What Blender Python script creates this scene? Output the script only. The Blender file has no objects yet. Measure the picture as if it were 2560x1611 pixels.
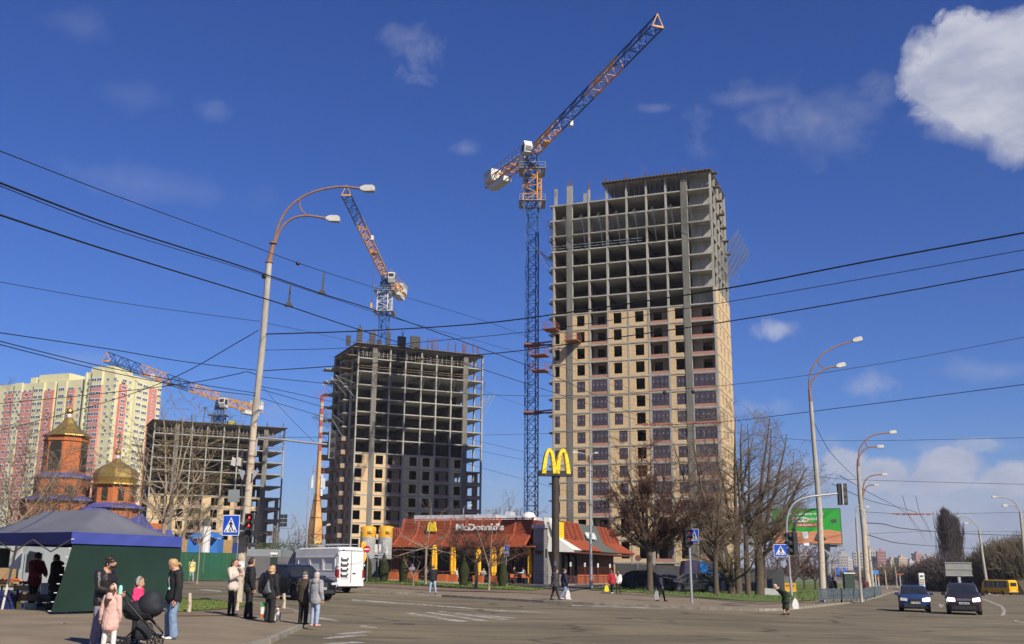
import bpy, bmesh, math, random
from mathutils import Vector, Matrix
random.seed(7)
SC = bpy.context.scene
COL = SC.collection
R_ = math.radians
# ---------------------------------------------------------------- camera
F, PITCH, ROLL, CZ = 2610.0, R_(13.5), 0.0083, 1.7
cam_d = bpy.data.cameras.new('camera'); cam = bpy.data.objects.new('camera', cam_d); COL.objects.link(cam)
cam_d.sensor_width = 36.0; cam_d.lens = 36.0 * F / 2560.0; cam_d.clip_start = 0.1; cam_d.clip_end = 9000
CR = Matrix.Rotation(math.pi / 2 + PITCH, 3, 'X') @ Matrix.Rotation(ROLL, 3, 'Z')
cam.matrix_world = Matrix.Translation((0, 0, CZ)) @ CR.to_4x4()
SC.camera = cam
# ---------------------------------------------------------------- light
SUN_AZ, SUN_EL = R_(36.0), R_(37.0)          # sun stands behind the camera, to the right
sdir = Vector((math.sin(SUN_AZ) * math.cos(SUN_EL), -math.cos(SUN_AZ) * math.cos(SUN_EL), math.sin(SUN_EL)))
sl = bpy.data.lights.new('sun', 'SUN'); sl.energy = 4.6; sl.angle = R_(0.5); sl.color = (1.0, 0.91, 0.77)
so = bpy.data.objects.new('sun', sl); COL.objects.link(so); so.rotation_euler = sdir.to_track_quat('Z', 'Y').to_euler()
SC.view_settings.view_transform = 'Standard'; SC.view_settings.look = 'None'
SC.view_settings.exposure = 0.53
SC.view_settings.gamma = 1.0
SC.cycles.max_bounces = 6; SC.cycles.diffuse_bounces = 3; SC.cycles.transparent_max_bounces = 24
SC.cycles.use_denoising = True
def pray(px, py):
 return CR @ Vector(((px - 1280) / F, (805.5 - py) / F, -1.0))
def sst(a):
 a = max(0.0, min(1.0, a)); return a * a * (3 - 2 * a)
def gz(x, y=0):
 return -0.013 * max(-40.0, min(130.0, x)) + .5 * max(0.0, min(1.0, (y - 50) / 65)) * sst((26 - x) / 18) - .35 * sst((y - 100) / 100) * sst((x - 40) / 50) + .16 * sst((-x - 4) / 6) * sst((y - 12) / 10)
def G(px, py, lift=0.0):
 d = pray(px, py); z = lift; p = None
 for i in range(25):
  t = (z - CZ) / d.z; p = Vector((0, 0, CZ)) + d * t; z = gz(p.x, p.y) + lift
 p.z = z
 return p
def W(px, py, D):
 d = pray(px, py); return Vector((0, 0, CZ)) + d * (D / d.y)
def GX(px, D, lift=0.0, py=1440):
 p = W(px, py, D); return Vector((p.x, D, gz(p.x, D) + lift))
def Zt(px, py, z):
 d = pray(px, py); return Vector((0, 0, CZ)) + d * ((z - CZ) / d.z)
def ztop(base, py):
 """height of the point above `base` that stands at picture row py"""
 lo, hi = -5.0, 150.0
 for i in range(50):
  m = (lo + hi) / 2; q = CR.transposed() @ (Vector((base[0], base[1], m)) - Vector((0, 0, CZ)))
  y = 805.5 - F * q.y / -q.z
  if y > py: lo = m
  else: hi = m
 return lo
# ---------------------------------------------------------------- sky
wd = bpy.data.worlds.new('World'); SC.world = wd; wd.use_nodes = True
nt = wd.node_tree; nt.nodes.clear(); N = nt.nodes.new; L = nt.links.new
sky = N('ShaderNodeTexSky'); sky.sky_type = 'NISHITA'; sky.sun_disc = False
sky.sun_elevation = SUN_EL; sky.sun_rotation = math.pi - SUN_AZ
sky.altitude = 0; sky.air_density = 1.0; sky.dust_density = 0.35; sky.ozone_density = 3.2
tc = N('ShaderNodeTexCoord')
hsv = N('ShaderNodeHueSaturation'); hsv.inputs['Saturation'].default_value = 1.06; hsv.inputs['Value'].default_value = 1.0; hsv.inputs['Hue'].default_value = 0.513
tn = N('ShaderNodeMix'); tn.data_type = 'RGBA'; tn.blend_type = 'MULTIPLY'; tn.inputs['Factor'].default_value = 1.0
L(sky.outputs[0], tn.inputs[6]); tn.inputs[7].default_value = (0.64, 0.92, 1.33, 1); L(tn.outputs[2], hsv.inputs['Color'])
def mth(op, a, b=None, clamp=False):
 n = N('ShaderNodeMath'); n.operation = op; n.use_clamp = clamp
 for i, v in enumerate((a, b)):
  if v is None: continue
  if isinstance(v, (int, float)): n.inputs[i].default_value = v
  else: L(v, n.inputs[i])
 return n.outputs[0]
def noise(vec, scale, detail=6, rough=0.6, dist=0.0):
 n = N('ShaderNodeTexNoise'); L(vec, n.inputs['Vector']); n.inputs['Scale'].default_value = scale
 n.inputs['Detail'].default_value = detail; n.inputs['Roughness'].default_value = rough; n.inputs['Distortion'].default_value = dist
 return n.outputs['Fac']
nz1 = noise(tc.outputs['Generated'], 13.0, 12, 0.58, 0.25)
nz2 = noise(tc.outputs['Generated'], 30.0, 6, 0.65, 0.6)
total = None; thick = None
# px, py, half width, half height (degrees), density, softness, noise gain
CL = [(2520, 190, 5.0, 3.7, 1.0, 0.45, 1.5), (2430, 320, 2.8, 1.4, .7, 1.3, 2.6), (2590, 320, 3.2, 1.9, .9, .9, 2.0), (2400, 100, 1.9, 1.6, .95, .6, 1.6), (2330, 210, 1.5, 1.6, .9, .7, 1.6),
      (1050, 130, 1.3, 1.6, .30, 2.2, 3.0), (1030, 95, 1.8, .7, .22, 2.2, 3.0), (530, 280, 1.2, .7, .20, 2.2, 3.0), (2030, 300, 6.5, 2.2, .30, 2.0, 4.2),
      (1900, 240, 3.2, .6, .22, 2, 3), (1640, 270, 1.2, .35, .2, 2, 3), (1990, 318, 1.6, .4, .25, 2, 3),
      (1950, 825, 1.5, .75, .5, 1.3, 2.2), (2170, 965, 1.4, .9, .34, 1.6, 2.6), (2500, 930, 3.0, .8, .26, 2, 3.6), (2430, 1115, 2.6, .5, .4, 1.5, 2.4),
      (1165, 372, .9, .4, .2, 2, 3), (680, 1025, 1.6, .8, .18, 2, 3), (1900, 1020, 2.4, .5, .25, 2, 3), (320, 240, 3.0, 1.0, .1, 2, 4), (420, 470, 6, 1.0, .10, 2, 4),
      (220, 70, 2.5, .9, .1, 2, 4), (1560, 500, 2, .5, .1, 2, 4), (1240, 1280, 2.0, .7, .25, 1.4, 2.4), (2110, 1155, 1.3, .8, .8, .6, 1.3), (2200, 1190, 1.9, 1.0, .85, .6, 1.3), (2370, 1175, 2.2, 1.3, .85, .6, 1.3), (2300, 1215, 2.4, .9, .75, .8, 1.3), (2520, 1205, 2.3, 1.0, .85, .6, 1.3), (2450, 1112, 1.6, .45, .5, .8, 1.8), (1240, 1215, 2.4, 1.0, .2, 2, 2), (230, 900, 4, .5, .14, 2, 4)]
for (px, py, hw, hh, den, soft, gain) in CL:
 d = pray(px, py).normalized()
 right = Vector((d.y, -d.x, 0)).normalized(); up = right.cross(d)
 def dotc(v, k):
  n = N('ShaderNodeVectorMath'); n.operation = 'DOT_PRODUCT'; L(tc.outputs['Generated'], n.inputs[0]); n.inputs[1].default_value = v
  return mth('MULTIPLY', n.outputs['Value'], k), None
 a = mth('MULTIPLY', (lambda n: n)(dotc(right, 1 / math.tan(R_(hw)))[0]), 1.0)
 nb, _ = dotc(up, 1 / math.tan(R_(hh)))
 nf, _ = dotc(d, 1.0)
 r2 = mth('ADD', mth('MULTIPLY', a, a), mth('MULTIPLY', nb, nb))
 r = mth('SQRT', r2)
 m = mth('ADD', mth('SUBTRACT', 1.0, r), mth('MULTIPLY', mth('SUBTRACT', nz1 if hw > 2.4 else nz2, 0.5), gain))
 m = mth('DIVIDE', m, soft * 0.55, True)
 m = mth('MULTIPLY', mth('MULTIPLY', m, mth('GREATER_THAN', nf, 0.5)), den)
 total = m if total is None else mth('MAXIMUM', total, m)
# cumulus bank low over the horizon
sep = N('ShaderNodeSeparateXYZ'); L(tc.outputs['Generated'], sep.inputs[0])
azi = mth('DIVIDE', sep.outputs['X'], sep.outputs['Y'])
mp = N('ShaderNodeMapping'); L(tc.outputs['Generated'], mp.inputs[0]); mp.inputs['Scale'].default_value = (1, 1, 2.0)
nb = noise(mp.outputs[0], 8.5, 10, 0.55, 0.1)
h = sep.outputs['Z']
# top of the bank rises to the right
edge = mth('ADD', mth('MULTIPLY', nb, 0.20), mth('MULTIPLY', mth('MINIMUM', azi, 0.42), 0.13))
bk = mth('DIVIDE', mth('SUBTRACT', mth('SUBTRACT', edge, 0.038), h), 0.035, True)
bk = mth('MULTIPLY', bk, mth('GREATER_THAN', sep.outputs['Y'], 0.0))
bk = mth('MULTIPLY', bk, mth('MULTIPLY', mth('ADD', azi, 0.30), 2.2, True))
bk = mth('MULTIPLY', bk, 0.62)
total = mth('MAXIMUM', total, bk)
shade = N('ShaderNodeMapRange'); L(noise(mp.outputs[0], 7.0, 6, 0.6), shade.inputs[0])
shade.inputs[1].default_value = .35; shade.inputs[2].default_value = .68; shade.inputs[3].default_value = 0.0; shade.inputs[4].default_value = 1.0
cc = N('ShaderNodeMix'); cc.data_type = 'RGBA'; L(shade.outputs[0], cc.inputs['Factor'])
cc.inputs[6].default_value = (4.0, 4.6, 6.6, 1); cc.inputs[7].default_value = (9.0, 9.0, 9.9, 1)
mx = N('ShaderNodeMix'); mx.data_type = 'RGBA'; L(total, mx.inputs['Factor']); L(hsv.outputs[0], mx.inputs[6]); L(cc.outputs[2], mx.inputs[7])
# lilac air near the horizon
lil = N('ShaderNodeMix'); lil.data_type = 'RGBA'
hf = mth('SUBTRACT', 1.0, mth('DIVIDE', h, 0.17, True), True); hf = mth('MULTIPLY', mth('MULTIPLY', hf, hf), 0.85)
L(hf, lil.inputs['Factor']); L(mx.outputs[2], lil.inputs[6]); lil.inputs[7].default_value = (3.9, 4.2, 5.7, 1)
bg = N('ShaderNodeBackground'); bg.inputs['Strength'].default_value = 0.053; L(lil.outputs[2], bg.inputs['Color'])
wo = N('ShaderNodeOutputWorld'); L(bg.outputs[0], wo.inputs['Surface'])
# ---------------------------------------------------------------- materials
MC = {}
def mat(name, c, c2=None, sc=4.0, rough=0.8, metal=0.0, bump=0.0, bsc=None, spec=0.35, lo=.35, hi=.65, stretch=None, emit=None, alpha=None, coat=0.0):
 """procedural surface: two colours mixed by object-space noise, optional bump"""
 if name in MC: return MC[name]
 m = bpy.data.materials.new(name); m.use_nodes = True; t = m.node_tree; b = t.nodes['Principled BSDF']
 c = tuple(c) + (1,) if len(c) == 3 else c
 if c2 is None: c2 = tuple(v * 0.82 for v in c[:3])
 c2 = tuple(c2[:3]) + (1,)
 b.inputs['Roughness'].default_value = rough; b.inputs['Metallic'].default_value = metal
 b.inputs['Specular IOR Level'].default_value = spec; b.inputs['Coat Weight'].default_value = coat
 tcn = t.nodes.new('ShaderNodeTexCoord'); vec = tcn.outputs['Object']
 if stretch:
  mpn = t.nodes.new('ShaderNodeMapping'); mpn.inputs['Scale'].default_value = stretch; t.links.new(vec, mpn.inputs[0]); vec = mpn.outputs[0]
 n = t.nodes.new('ShaderNodeTexNoise'); n.inputs['Scale'].default_value = sc; n.inputs['Detail'].default_value = 6; n.inputs['Roughness'].default_value = .62
 t.links.new(vec, n.inputs['Vector'])
 r = t.nodes.new('ShaderNodeValToRGB'); r.color_ramp.elements[0].position = lo; r.color_ramp.elements[1].position = hi
 r.color_ramp.elements[0].color = c2; r.color_ramp.elements[1].color = c
 t.links.new(n.outputs['Fac'], r.inputs[0]); t.links.new(r.outputs[0], b.inputs['Base Color'])
 if bump:
  n2 = t.nodes.new('ShaderNodeTexNoise'); n2.inputs['Scale'].default_value = bsc or sc * 4; n2.inputs['Detail'].default_value = 4; t.links.new(vec, n2.inputs['Vector'])
  bp = t.nodes.new('ShaderNodeBump'); bp.inputs['Strength'].default_value = bump; bp.inputs['Distance'].default_value = .05
  t.links.new(n2.outputs['Fac'], bp.inputs['Height']); t.links.new(bp.outputs[0], b.inputs['Normal'])
 if emit: b.inputs['Emission Color'].default_value = tuple(emit[:3]) + (1,); b.inputs['Emission Strength'].default_value = emit[3]
 if alpha is not None: b.inputs['Alpha'].default_value = alpha
 MC[name] = m; return m
def brick(name, c, c2, cm, w=.5, h=.2, mortar=.022, dirty=None):
 if name in MC: return MC[name]
 m = bpy.data.materials.new(name); m.use_nodes = True; t = m.node_tree; b = t.nodes['Principled BSDF']; b.inputs['Roughness'].default_value = .92
 b.inputs['Specular IOR Level'].default_value = .15
 tcn = t.nodes.new('ShaderNodeTexCoord'); s = t.nodes.new('ShaderNodeSeparateXYZ'); t.links.new(tcn.outputs['Object'], s.inputs[0])
 ad = t.nodes.new('ShaderNodeMath'); ad.operation = 'ADD'; t.links.new(s.outputs[0], ad.inputs[0]); t.links.new(s.outputs[1], ad.inputs[1])
 cb = t.nodes.new('ShaderNodeCombineXYZ'); t.links.new(ad.outputs[0], cb.inputs[0]); t.links.new(s.outputs[2], cb.inputs[1])
 k = t.nodes.new('ShaderNodeTexBrick'); t.links.new(cb.outputs[0], k.inputs['Vector'])
 k.inputs['Scale'].default_value = 1; k.inputs['Brick Width'].default_value = w; k.inputs['Row Height'].default_value = h; k.inputs['Mortar Size'].default_value = mortar
 k.inputs['Color1'].default_value = tuple(c) + (1,); k.inputs['Color2'].default_value = tuple(c2) + (1,); k.inputs['Mortar'].default_value = tuple(cm) + (1,)
 k.inputs['Mortar Smooth'].default_value = .2
 n = t.nodes.new('ShaderNodeTexNoise'); n.inputs['Scale'].default_value = .55; n.inputs['Detail'].default_value = 8; n.inputs['Roughness'].default_value = .7
 t.links.new(tcn.outputs['Object'], n.inputs['Vector'])
 r = t.nodes.new('ShaderNodeValToRGB'); r.color_ramp.elements[0].position = .56; r.color_ramp.elements[1].position = .68
 r.color_ramp.elements[0].color = (0, 0, 0, 1); r.color_ramp.elements[1].color = (1, 1, 1, 1); t.links.new(n.outputs['Fac'], r.inputs[0])
 x = t.nodes.new('ShaderNodeMix'); x.data_type = 'RGBA'; t.links.new(r.outputs[0], x.inputs['Factor']); t.links.new(k.outputs['Color'], x.inputs[6])
 x.inputs[7].default_value = tuple(dirty or [v * .72 for v in c]) + (1,)
 x2 = t.nodes.new('ShaderNodeMix'); x2.data_type = 'RGBA'; x2.inputs['Factor'].default_value = .45; t.links.new(k.outputs['Color'], x2.inputs[6]); t.links.new(x.outputs[2], x2.inputs[7])
 t.links.new(x2.outputs[2], b.inputs['Base Color'])
 MC[name] = m; return m
def glass(name, c=(.03, .035, .05), rough=.06):
 if name in MC: return MC[name]
 m = mat(name, c, tuple(v * 1.5 for v in c), sc=.6, rough=rough, spec=.6); return m
# ---------------------------------------------------------------- mesh helper
class MB:
 def __init__(s): s.v = []; s.f = []; s.m = []; s.M = Matrix.Identity(4); s.mi = 0
 def add(s, vs, fs):
  b = len(s.v); M = s.M
  s.v += [tuple(M @ Vector(v)) for v in vs]; s.f += [tuple(b + i for i in f) for f in fs]; s.m += [s.mi] * len(fs)
 def box(s, x0, y0, z0, x1, y1, z1):
  if x0 > x1: x0, x1 = x1, x0
  if y0 > y1: y0, y1 = y1, y0
  if z0 > z1: z0, z1 = z1, z0
  s.add([(x0, y0, z0), (x1, y0, z0), (x1, y1, z0), (x0, y1, z0), (x0, y0, z1), (x1, y0, z1), (x1, y1, z1), (x0, y1, z1)],
              [(3, 2, 1, 0), (4, 5, 6, 7), (0, 1, 5, 4), (1, 2, 6, 5), (2, 3, 7, 6), (3, 0, 4, 7)])
 def cbox(s, cx, cy, cz, w, d, h): s.box(cx - w / 2, cy - d / 2, cz - h / 2, cx + w / 2, cy + d / 2, cz + h / 2)
 def bar(s, p, q, w, h=None):
  """square bar from p to q"""
  p = Vector(p); q = Vector(q); d = q - p; l = d.length
  if l < 1e-6: return
  h = h or w; z = d / l; a = Vector((0, 0, 1)) if abs(z.z) < .95 else Vector((1, 0, 0)); x = a.cross(z).normalized(); y = z.cross(x)
  vs = [p + x * sx * w / 2 + y * sy * h / 2 for sx, sy in ((-1, -1), (1, -1), (1, 1), (-1, 1))] + [q + x * sx * w / 2 + y * sy * h / 2 for sx, sy in ((-1, -1), (1, -1), (1, 1), (-1, 1))]
  s.add(vs, [(3, 2, 1, 0), (4, 5, 6, 7), (0, 1, 5, 4), (1, 2, 6, 5), (2, 3, 7, 6), (3, 0, 4, 7)])
 def tube(s, pts, rr, n=8, caps=True):
  pts = [Vector(p) for p in pts]
  if isinstance(rr, (int, float)): rr = [rr] * len(pts)
  rings = []; prev = None
  for i, p in enumerate(pts):
   d = (pts[min(i + 1, len(pts) - 1)] - pts[max(i - 1, 0)])
   if d.length < 1e-9: d = Vector((0, 0, 1))
   d.normalize()
   if prev is None: a = Vector((0, 1, 0)) if abs(d.y) < .9 else Vector((1, 0, 0)); x = a.cross(d).normalized()
   else:
    x = prev - d * prev.dot(d)
    x = x.normalized() if x.length > 1e-6 else Vector((1, 0, 0))
   prev = x; y = d.cross(x)
   rings.append([p + x * (rr[i] * math.cos(2 * math.pi * k / n)) + y * (rr[i] * math.sin(2 * math.pi * k / n)) for k in range(n)])
  vs = [v for r in rings for v in r]; fs = []
  for i in range(len(pts) - 1):
   for k in range(n): fs.append((i * n + k, i * n + (k + 1) % n, (i + 1) * n + (k + 1) % n, (i + 1) * n + k))
  if caps: fs += [tuple(range(n - 1, -1, -1)), tuple((len(pts) - 1) * n + k for k in range(n))]
  s.add(vs, fs)
 def lathe(s, prof, n=16, c=(0, 0, 0)):
  vs = []; fs = []
  for r, z in prof: vs += [(c[0] + r * math.cos(2 * math.pi * k / n), c[1] + r * math.sin(2 * math.pi * k / n), c[2] + z) for k in range(n)]
  for i in range(len(prof) - 1):
   for k in range(n): fs.append((i * n + k, i * n + (k + 1) % n, (i + 1) * n + (k + 1) % n, (i + 1) * n + k))
  s.add(vs, fs)
 def prism(s, poly, y0, y1, axis='y'):
  """extrude a closed outline (x,z) along y (or (y,z) along x, or (x,y) along z)"""
  n = len(poly)
  def P(a, b, t): return (a, t, b) if axis == 'y' else ((t, a, b) if axis == 'x' else (a, b, t))
  vs = [P(a, b, y0) for a, b in poly] + [P(a, b, y1) for a, b in poly]
  fs = [tuple(range(n - 1, -1, -1)), tuple(range(n, 2 * n))] + [(i, (i + 1) % n, n + (i + 1) % n, n + i) for i in range(n)]
  s.add(vs, fs)
 def quad(s, *p): s.add(p, [tuple(range(len(p)))])
 def sphere(s, c, r, n=10, m=7, sq=(1, 1, 1)):
  vs = [(c[0], c[1], c[2] - r * sq[2])]; fs = []
  for i in range(1, m):
   a = -math.pi / 2 + math.pi * i / m
   vs += [(c[0] + sq[0] * r * math.cos(a) * math.cos(2 * math.pi * k / n), c[1] + sq[1] * r * math.cos(a) * math.sin(2 * math.pi * k / n), c[2] + sq[2] * r * math.sin(a)) for k in range(n)]
  vs.append((c[0], c[1], c[2] + r * sq[2])); t = len(vs) - 1
  for k in range(n):
   fs.append((0, 1 + (k + 1) % n, 1 + k)); fs.append((t, 1 + (m - 2) * n + k, 1 + (m - 2) * n + (k + 1) % n))
   for i in range(m - 2): fs.append((1 + i * n + k, 1 + i * n + (k + 1) % n, 1 + (i + 1) * n + (k + 1) % n, 1 + (i + 1) * n + k))
  s.add(vs, fs)
 def build(s, name, mats, parent=None, smooth=False, origin=None, fix=True):
  if not s.v: return None
  if not isinstance(mats, (list, tuple)): mats = [mats]
  vs = s.v
  if origin is not None: o = Vector(origin); vs = [(v[0] - o.x, v[1] - o.y, v[2] - o.z) for v in vs]
  me = bpy.data.meshes.new(name); me.from_pydata(vs, [], s.f); me.update()
  for k in mats: me.materials.append(k)
  if len(mats) > 1: me.polygons.foreach_set('material_index', s.m)
  if fix:
   b = bmesh.new(); b.from_mesh(me); bmesh.ops.recalc_face_normals(b, faces=b.faces); b.to_mesh(me); b.free()
  if smooth:
   me.polygons.foreach_set('use_smooth', [True] * len(me.polygons))
   if smooth is not True:
    b = bmesh.new(); b.from_mesh(me)
    for e in b.edges: e.smooth = (not e.is_manifold) is False and e.calc_face_angle(0) < R_(smooth)
    b.to_mesh(me); b.free()
  ob = bpy.data.objects.new(name, me); COL.objects.link(ob)
  if origin is not None: ob.location = origin
  if parent: ob.parent = parent
  return ob
def tag(o, label=None, cat=None, group=None, kind=None):
 if label: o['label'] = label
 if cat: o['category'] = cat
 if group: o['group'] = group
 if kind: o['kind'] = kind
 return o
def thing(name, label, cat, loc=(0, 0, 0), rz=0.0, group=None):
 o = bpy.data.objects.new(name, None); COL.objects.link(o); o.location = loc; o.rotation_euler = (0, 0, rz); o.empty_display_size = .3
 return tag(o, label, cat, group)
def local(root):
 """MB that takes world coordinates and stores them in root's frame"""
 m = MB(); m.M = (Matrix.Translation(root.location) @ root.rotation_euler.to_matrix().to_4x4()).inverted(); return m
def copy_tree(o, parent=None):
 c = o.copy(); COL.objects.link(c); c.parent = parent
 for ch in list(o.children): copy_tree(ch, c)
 return c
def text(name, s, size, depth, material, parent, M, shear=0.0, align='CENTER', sx=1.0, bold=0.0):
 """lettering as a mesh, lying in the local XY plane of matrix M"""
 cu = bpy.data.curves.new(name, 'FONT'); cu.body = s; cu.size = size; cu.extrude = depth; cu.align_x = align; cu.align_y = 'CENTER'; cu.shear = shear; cu.resolution_u = 3
 cu.offset = bold
 t = bpy.data.objects.new(name, cu); COL.objects.link(t)
 dg = bpy.context.evaluated_depsgraph_get(); me = bpy.data.meshes.new_from_object(t.evaluated_get(dg))
 bpy.data.objects.remove(t); bpy.data.curves.remove(cu)
 me.transform(M @ Matrix.Diagonal((sx, 1, 1, 1))); me.materials.clear(); me.materials.append(material)
 o = bpy.data.objects.new(name, me); COL.objects.link(o)
 if parent: o.parent = parent
 return o
def frame(o, x, y, z=None):
 """matrix with origin o and axes x, y"""
 x = Vector(x).normalized(); y = Vector(y).normalized(); z = x.cross(y)
 return Matrix(((x.x, y.x, z.x, o[0]), (x.y, y.y, z.y, o[1]), (x.z, y.z, z.z, o[2]), (0, 0, 0, 1)))
# ================================================================ ground, roads
def sheet(name, poly, lift, m, kerb=0.0, km=None, kind='structure', cuts=()):
 """flat sheet over outline poly (world x,y) following the ground; with kerb > 0 its sides go down"""
 b = bmesh.new(); vs = [b.verts.new((p[0], p[1], 0)) for p in poly]; f = b.faces.new(vs)
 bmesh.ops.triangulate(b, faces=[f])
 bx = [v.co.x for v in b.verts]; by = [v.co.y for v in b.verts]
 for x in [-40, 130] + list(range(-12, 32, 2)) + list(range(40, 100, 10)):
  if min(bx) < x < max(bx): bmesh.ops.bisect_plane(b, geom=b.verts[:] + b.edges[:] + b.faces[:], plane_co=(x, 0, 0), plane_no=(1, 0, 0))
 for y in list(range(12, 26, 2)) + list(range(50, 115, 13)) + list(range(115, 205, 15)):
  if min(by) < y < max(by): bmesh.ops.bisect_plane(b, geom=b.verts[:] + b.edges[:] + b.faces[:], plane_co=(0, y, 0), plane_no=(0, 1, 0))
 if kerb:
  be = [e for e in b.edges if e.is_boundary]
  r = bmesh.ops.extrude_edge_only(b, edges=be); nv = {v for v in r['geom'] if isinstance(v, bmesh.types.BMVert)}
  for v in b.verts: v.co.z = gz(v.co.x, v.co.y) + lift - (kerb if v in nv else 0)
 else:
  for v in b.verts: v.co.z = gz(v.co.x, v.co.y) + lift
 bmesh.ops.recalc_face_normals(b, faces=b.faces)
 me = bpy.data.meshes.new(name); b.to_mesh(me); b.free()
 up = [p for p in me.polygons if abs(p.normal.z) > .5]
 if up and up[0].normal.z < 0: me.flip_normals()
 me.materials.append(m)
 o = bpy.data.objects.new(name, me); COL.objects.link(o); return tag(o, kind=kind)
def road_mat():
 m = bpy.data.materials.new('asphalt'); m.use_nodes = True; t = m.node_tree; b = t.nodes['Principled BSDF']; b.inputs['Roughness'].default_value = .85
 b.inputs['Specular IOR Level'].default_value = .3
 c = t.nodes.new('ShaderNodeTexCoord')
 def nz(sc, det, st=None, ro=.6):
  v = c.outputs['Object']
  if st: k = t.nodes.new('ShaderNodeMapping'); k.inputs['Scale'].default_value = st; t.links.new(v, k.inputs[0]); v = k.outputs[0]
  n = t.nodes.new('ShaderNodeTexNoise'); n.inputs['Scale'].default_value = sc; n.inputs['Detail'].default_value = det; n.inputs['Roughness'].default_value = ro; t.links.new(v, n.inputs['Vector']); return n.outputs['Fac']
 def ramp(f, stops):
  r = t.nodes.new('ShaderNodeValToRGB'); e = r.color_ramp.elements
  while len(e) < len(stops): e.new(.5)
  for q, (p, col) in zip(e, stops): q.position = p; q.color = tuple(col) + (1,)
  t.links.new(f, r.inputs[0]); return r.outputs[0]
 def mix(a, bb, f, mode='MIX'):
  x = t.nodes.new('ShaderNodeMix'); x.data_type = 'RGBA'; x.blend_type = mode; t.links.new(a, x.inputs[6]); t.links.new(bb, x.inputs[7])
  if isinstance(f, float): x.inputs['Factor'].default_value = f
  else: t.links.new(f, x.inputs['Factor'])
  return x.outputs[2]
 base = ramp(nz(.16, 7), [(.32, (.140, .116, .072)), (.68, (.200, .168, .104))])
 fine = ramp(nz(9, 6, None, .8), [(.3, (.62, .62, .62)), (.7, (1.22, 1.22, 1.22))])
 worn = ramp(nz(.6, 5, (.35, 1.6, 1)), [(.42, (.86, .86, .87)), (.6, (1.1, 1.09, 1.06))])
 col = mix(mix(base, fine, .8, 'MULTIPLY'), worn, 1.0, 'MULTIPLY')
 # sealed cracks and dark patches
 v = t.nodes.new('ShaderNodeTexVoronoi'); v.feature = 'DISTANCE_TO_EDGE'; v.inputs['Scale'].default_value = .16
 k = t.nodes.new('ShaderNodeMapping'); k.inputs['Scale'].default_value = (.7, 1.3, 1); t.links.new(c.outputs['Object'], k.inputs[0])
 ad = t.nodes.new('ShaderNodeMix'); ad.data_type = 'RGBA'; ad.blend_type = 'ADD'; ad.inputs['Factor'].default_value = 1.6
 n = t.nodes.new('ShaderNodeTexNoise'); n.inputs['Scale'].default_value = .5; n.inputs['Detail'].default_value = 5; t.links.new(k.outputs[0], n.inputs['Vector'])
 t.links.new(k.outputs[0], ad.inputs[6]); t.links.new(n.outputs['Color'], ad.inputs[7]); t.links.new(ad.outputs[2], v.inputs['Vector'])
 cr = ramp(v.outputs['Distance'], [(0.0, (.38, .38, .38)), (.02, (1, 1, 1))])
 gate = ramp(nz(.07, 3), [(.40, (0, 0, 0)), (.50, (1, 1, 1))])
 one = ramp(nz(.05, 1), [(0, (1, 1, 1)), (1, (1, 1, 1))])
 col = mix(col, mix(one, cr, gate), 1.0, 'MULTIPLY')
 pt = ramp(nz(.22, 2, (.5, 1.2, 1)), [(.56, (1, 1, 1)), (.575, (.70, .70, .72))])
 col = mix(col, pt, .7, 'MULTIPLY')
 t.links.new(col, b.inputs['Base Color'])
 bp = t.nodes.new('ShaderNodeBump'); bp.inputs['Strength'].default_value = .35; bp.inputs['Distance'].default_value = .01; t.links.new(nz(40, 3), bp.inputs['Height']); t.links.new(bp.outputs[0], b.inputs['Normal'])
 MC['asphalt'] = m; return m
M_ROAD = road_mat()
M_SIDE = mat('pavement', (.225, .178, .118), (.165, .13, .086), sc=.7, rough=.9, bump=.2, bsc=20)
M_KERB = mat('kerb_concrete', (.30, .27, .22), (.17, .15, .12), sc=2.5, rough=.9)
M_DIRT = mat('dirt', (.20, .145, .10), (.125, .088, .06), sc=1.6, rough=1, bump=.5, bsc=9)
M_EARTH = mat('earth', (.10, .09, .055), (.06, .065, .03), sc=.05, rough=1)
M_GRASS = mat('lawn', (.075, .125, .022), (.16, .135, .07), sc=.45, rough=1, bump=.8, bsc=14, lo=.30, hi=.46)
M_PAINT = None
def paint_mat():
 m = bpy.data.materials.new('worn_paint'); m.use_nodes = True; t = m.node_tree; b = t.nodes['Principled BSDF']; b.inputs['Roughness'].default_value = .8
 b.inputs['Base Color'].default_value = (.50, .48, .43, 1)
 c = t.nodes.new('ShaderNodeTexCoord'); n = t.nodes.new('ShaderNodeTexNoise'); n.inputs['Scale'].default_value = 1.1; n.inputs['Detail'].default_value = 9; n.inputs['Roughness'].default_value = .75
 t.links.new(c.outputs['Object'], n.inputs['Vector'])
 r = t.nodes.new('ShaderNodeValToRGB'); r.color_ramp.elements[0].position = .42; r.color_ramp.elements[1].position = .62
 r.color_ramp.elements[0].color = (.12,) * 3 + (1,); r.color_ramp.elements[1].color = (.95,) * 3 + (1,)
 t.links.new(n.outputs['Fac'], r.inputs[0]); t.links.new(r.outputs[0], b.inputs['Alpha']); return m
M_PAINT = paint_mat()
g = MB(); xs = [-3000, -1200, -400, -150, -40, -10, -8, -6, -4, -2, 0, 8, 14, 20, 26, 40, 60, 80, 100, 130, 300, 700, 1500, 3200]; ys = [-60, 0, 12, 14, 16, 18, 20, 22, 50, 63, 76, 89, 102, 115, 130, 145, 160, 175, 200, 320, 500, 900, 1600, 3000, 5500]
g.add([(x, y, gz(x, y) - .12) for y in ys for x in xs], [(j * len(xs) + i, j * len(xs) + i + 1, (j + 1) * len(xs) + i + 1, (j + 1) * len(xs) + i) for j in range(len(ys) - 1) for i in range(len(xs) - 1)])
tag(g.build('ground', M_EARTH), kind='structure')
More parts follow.
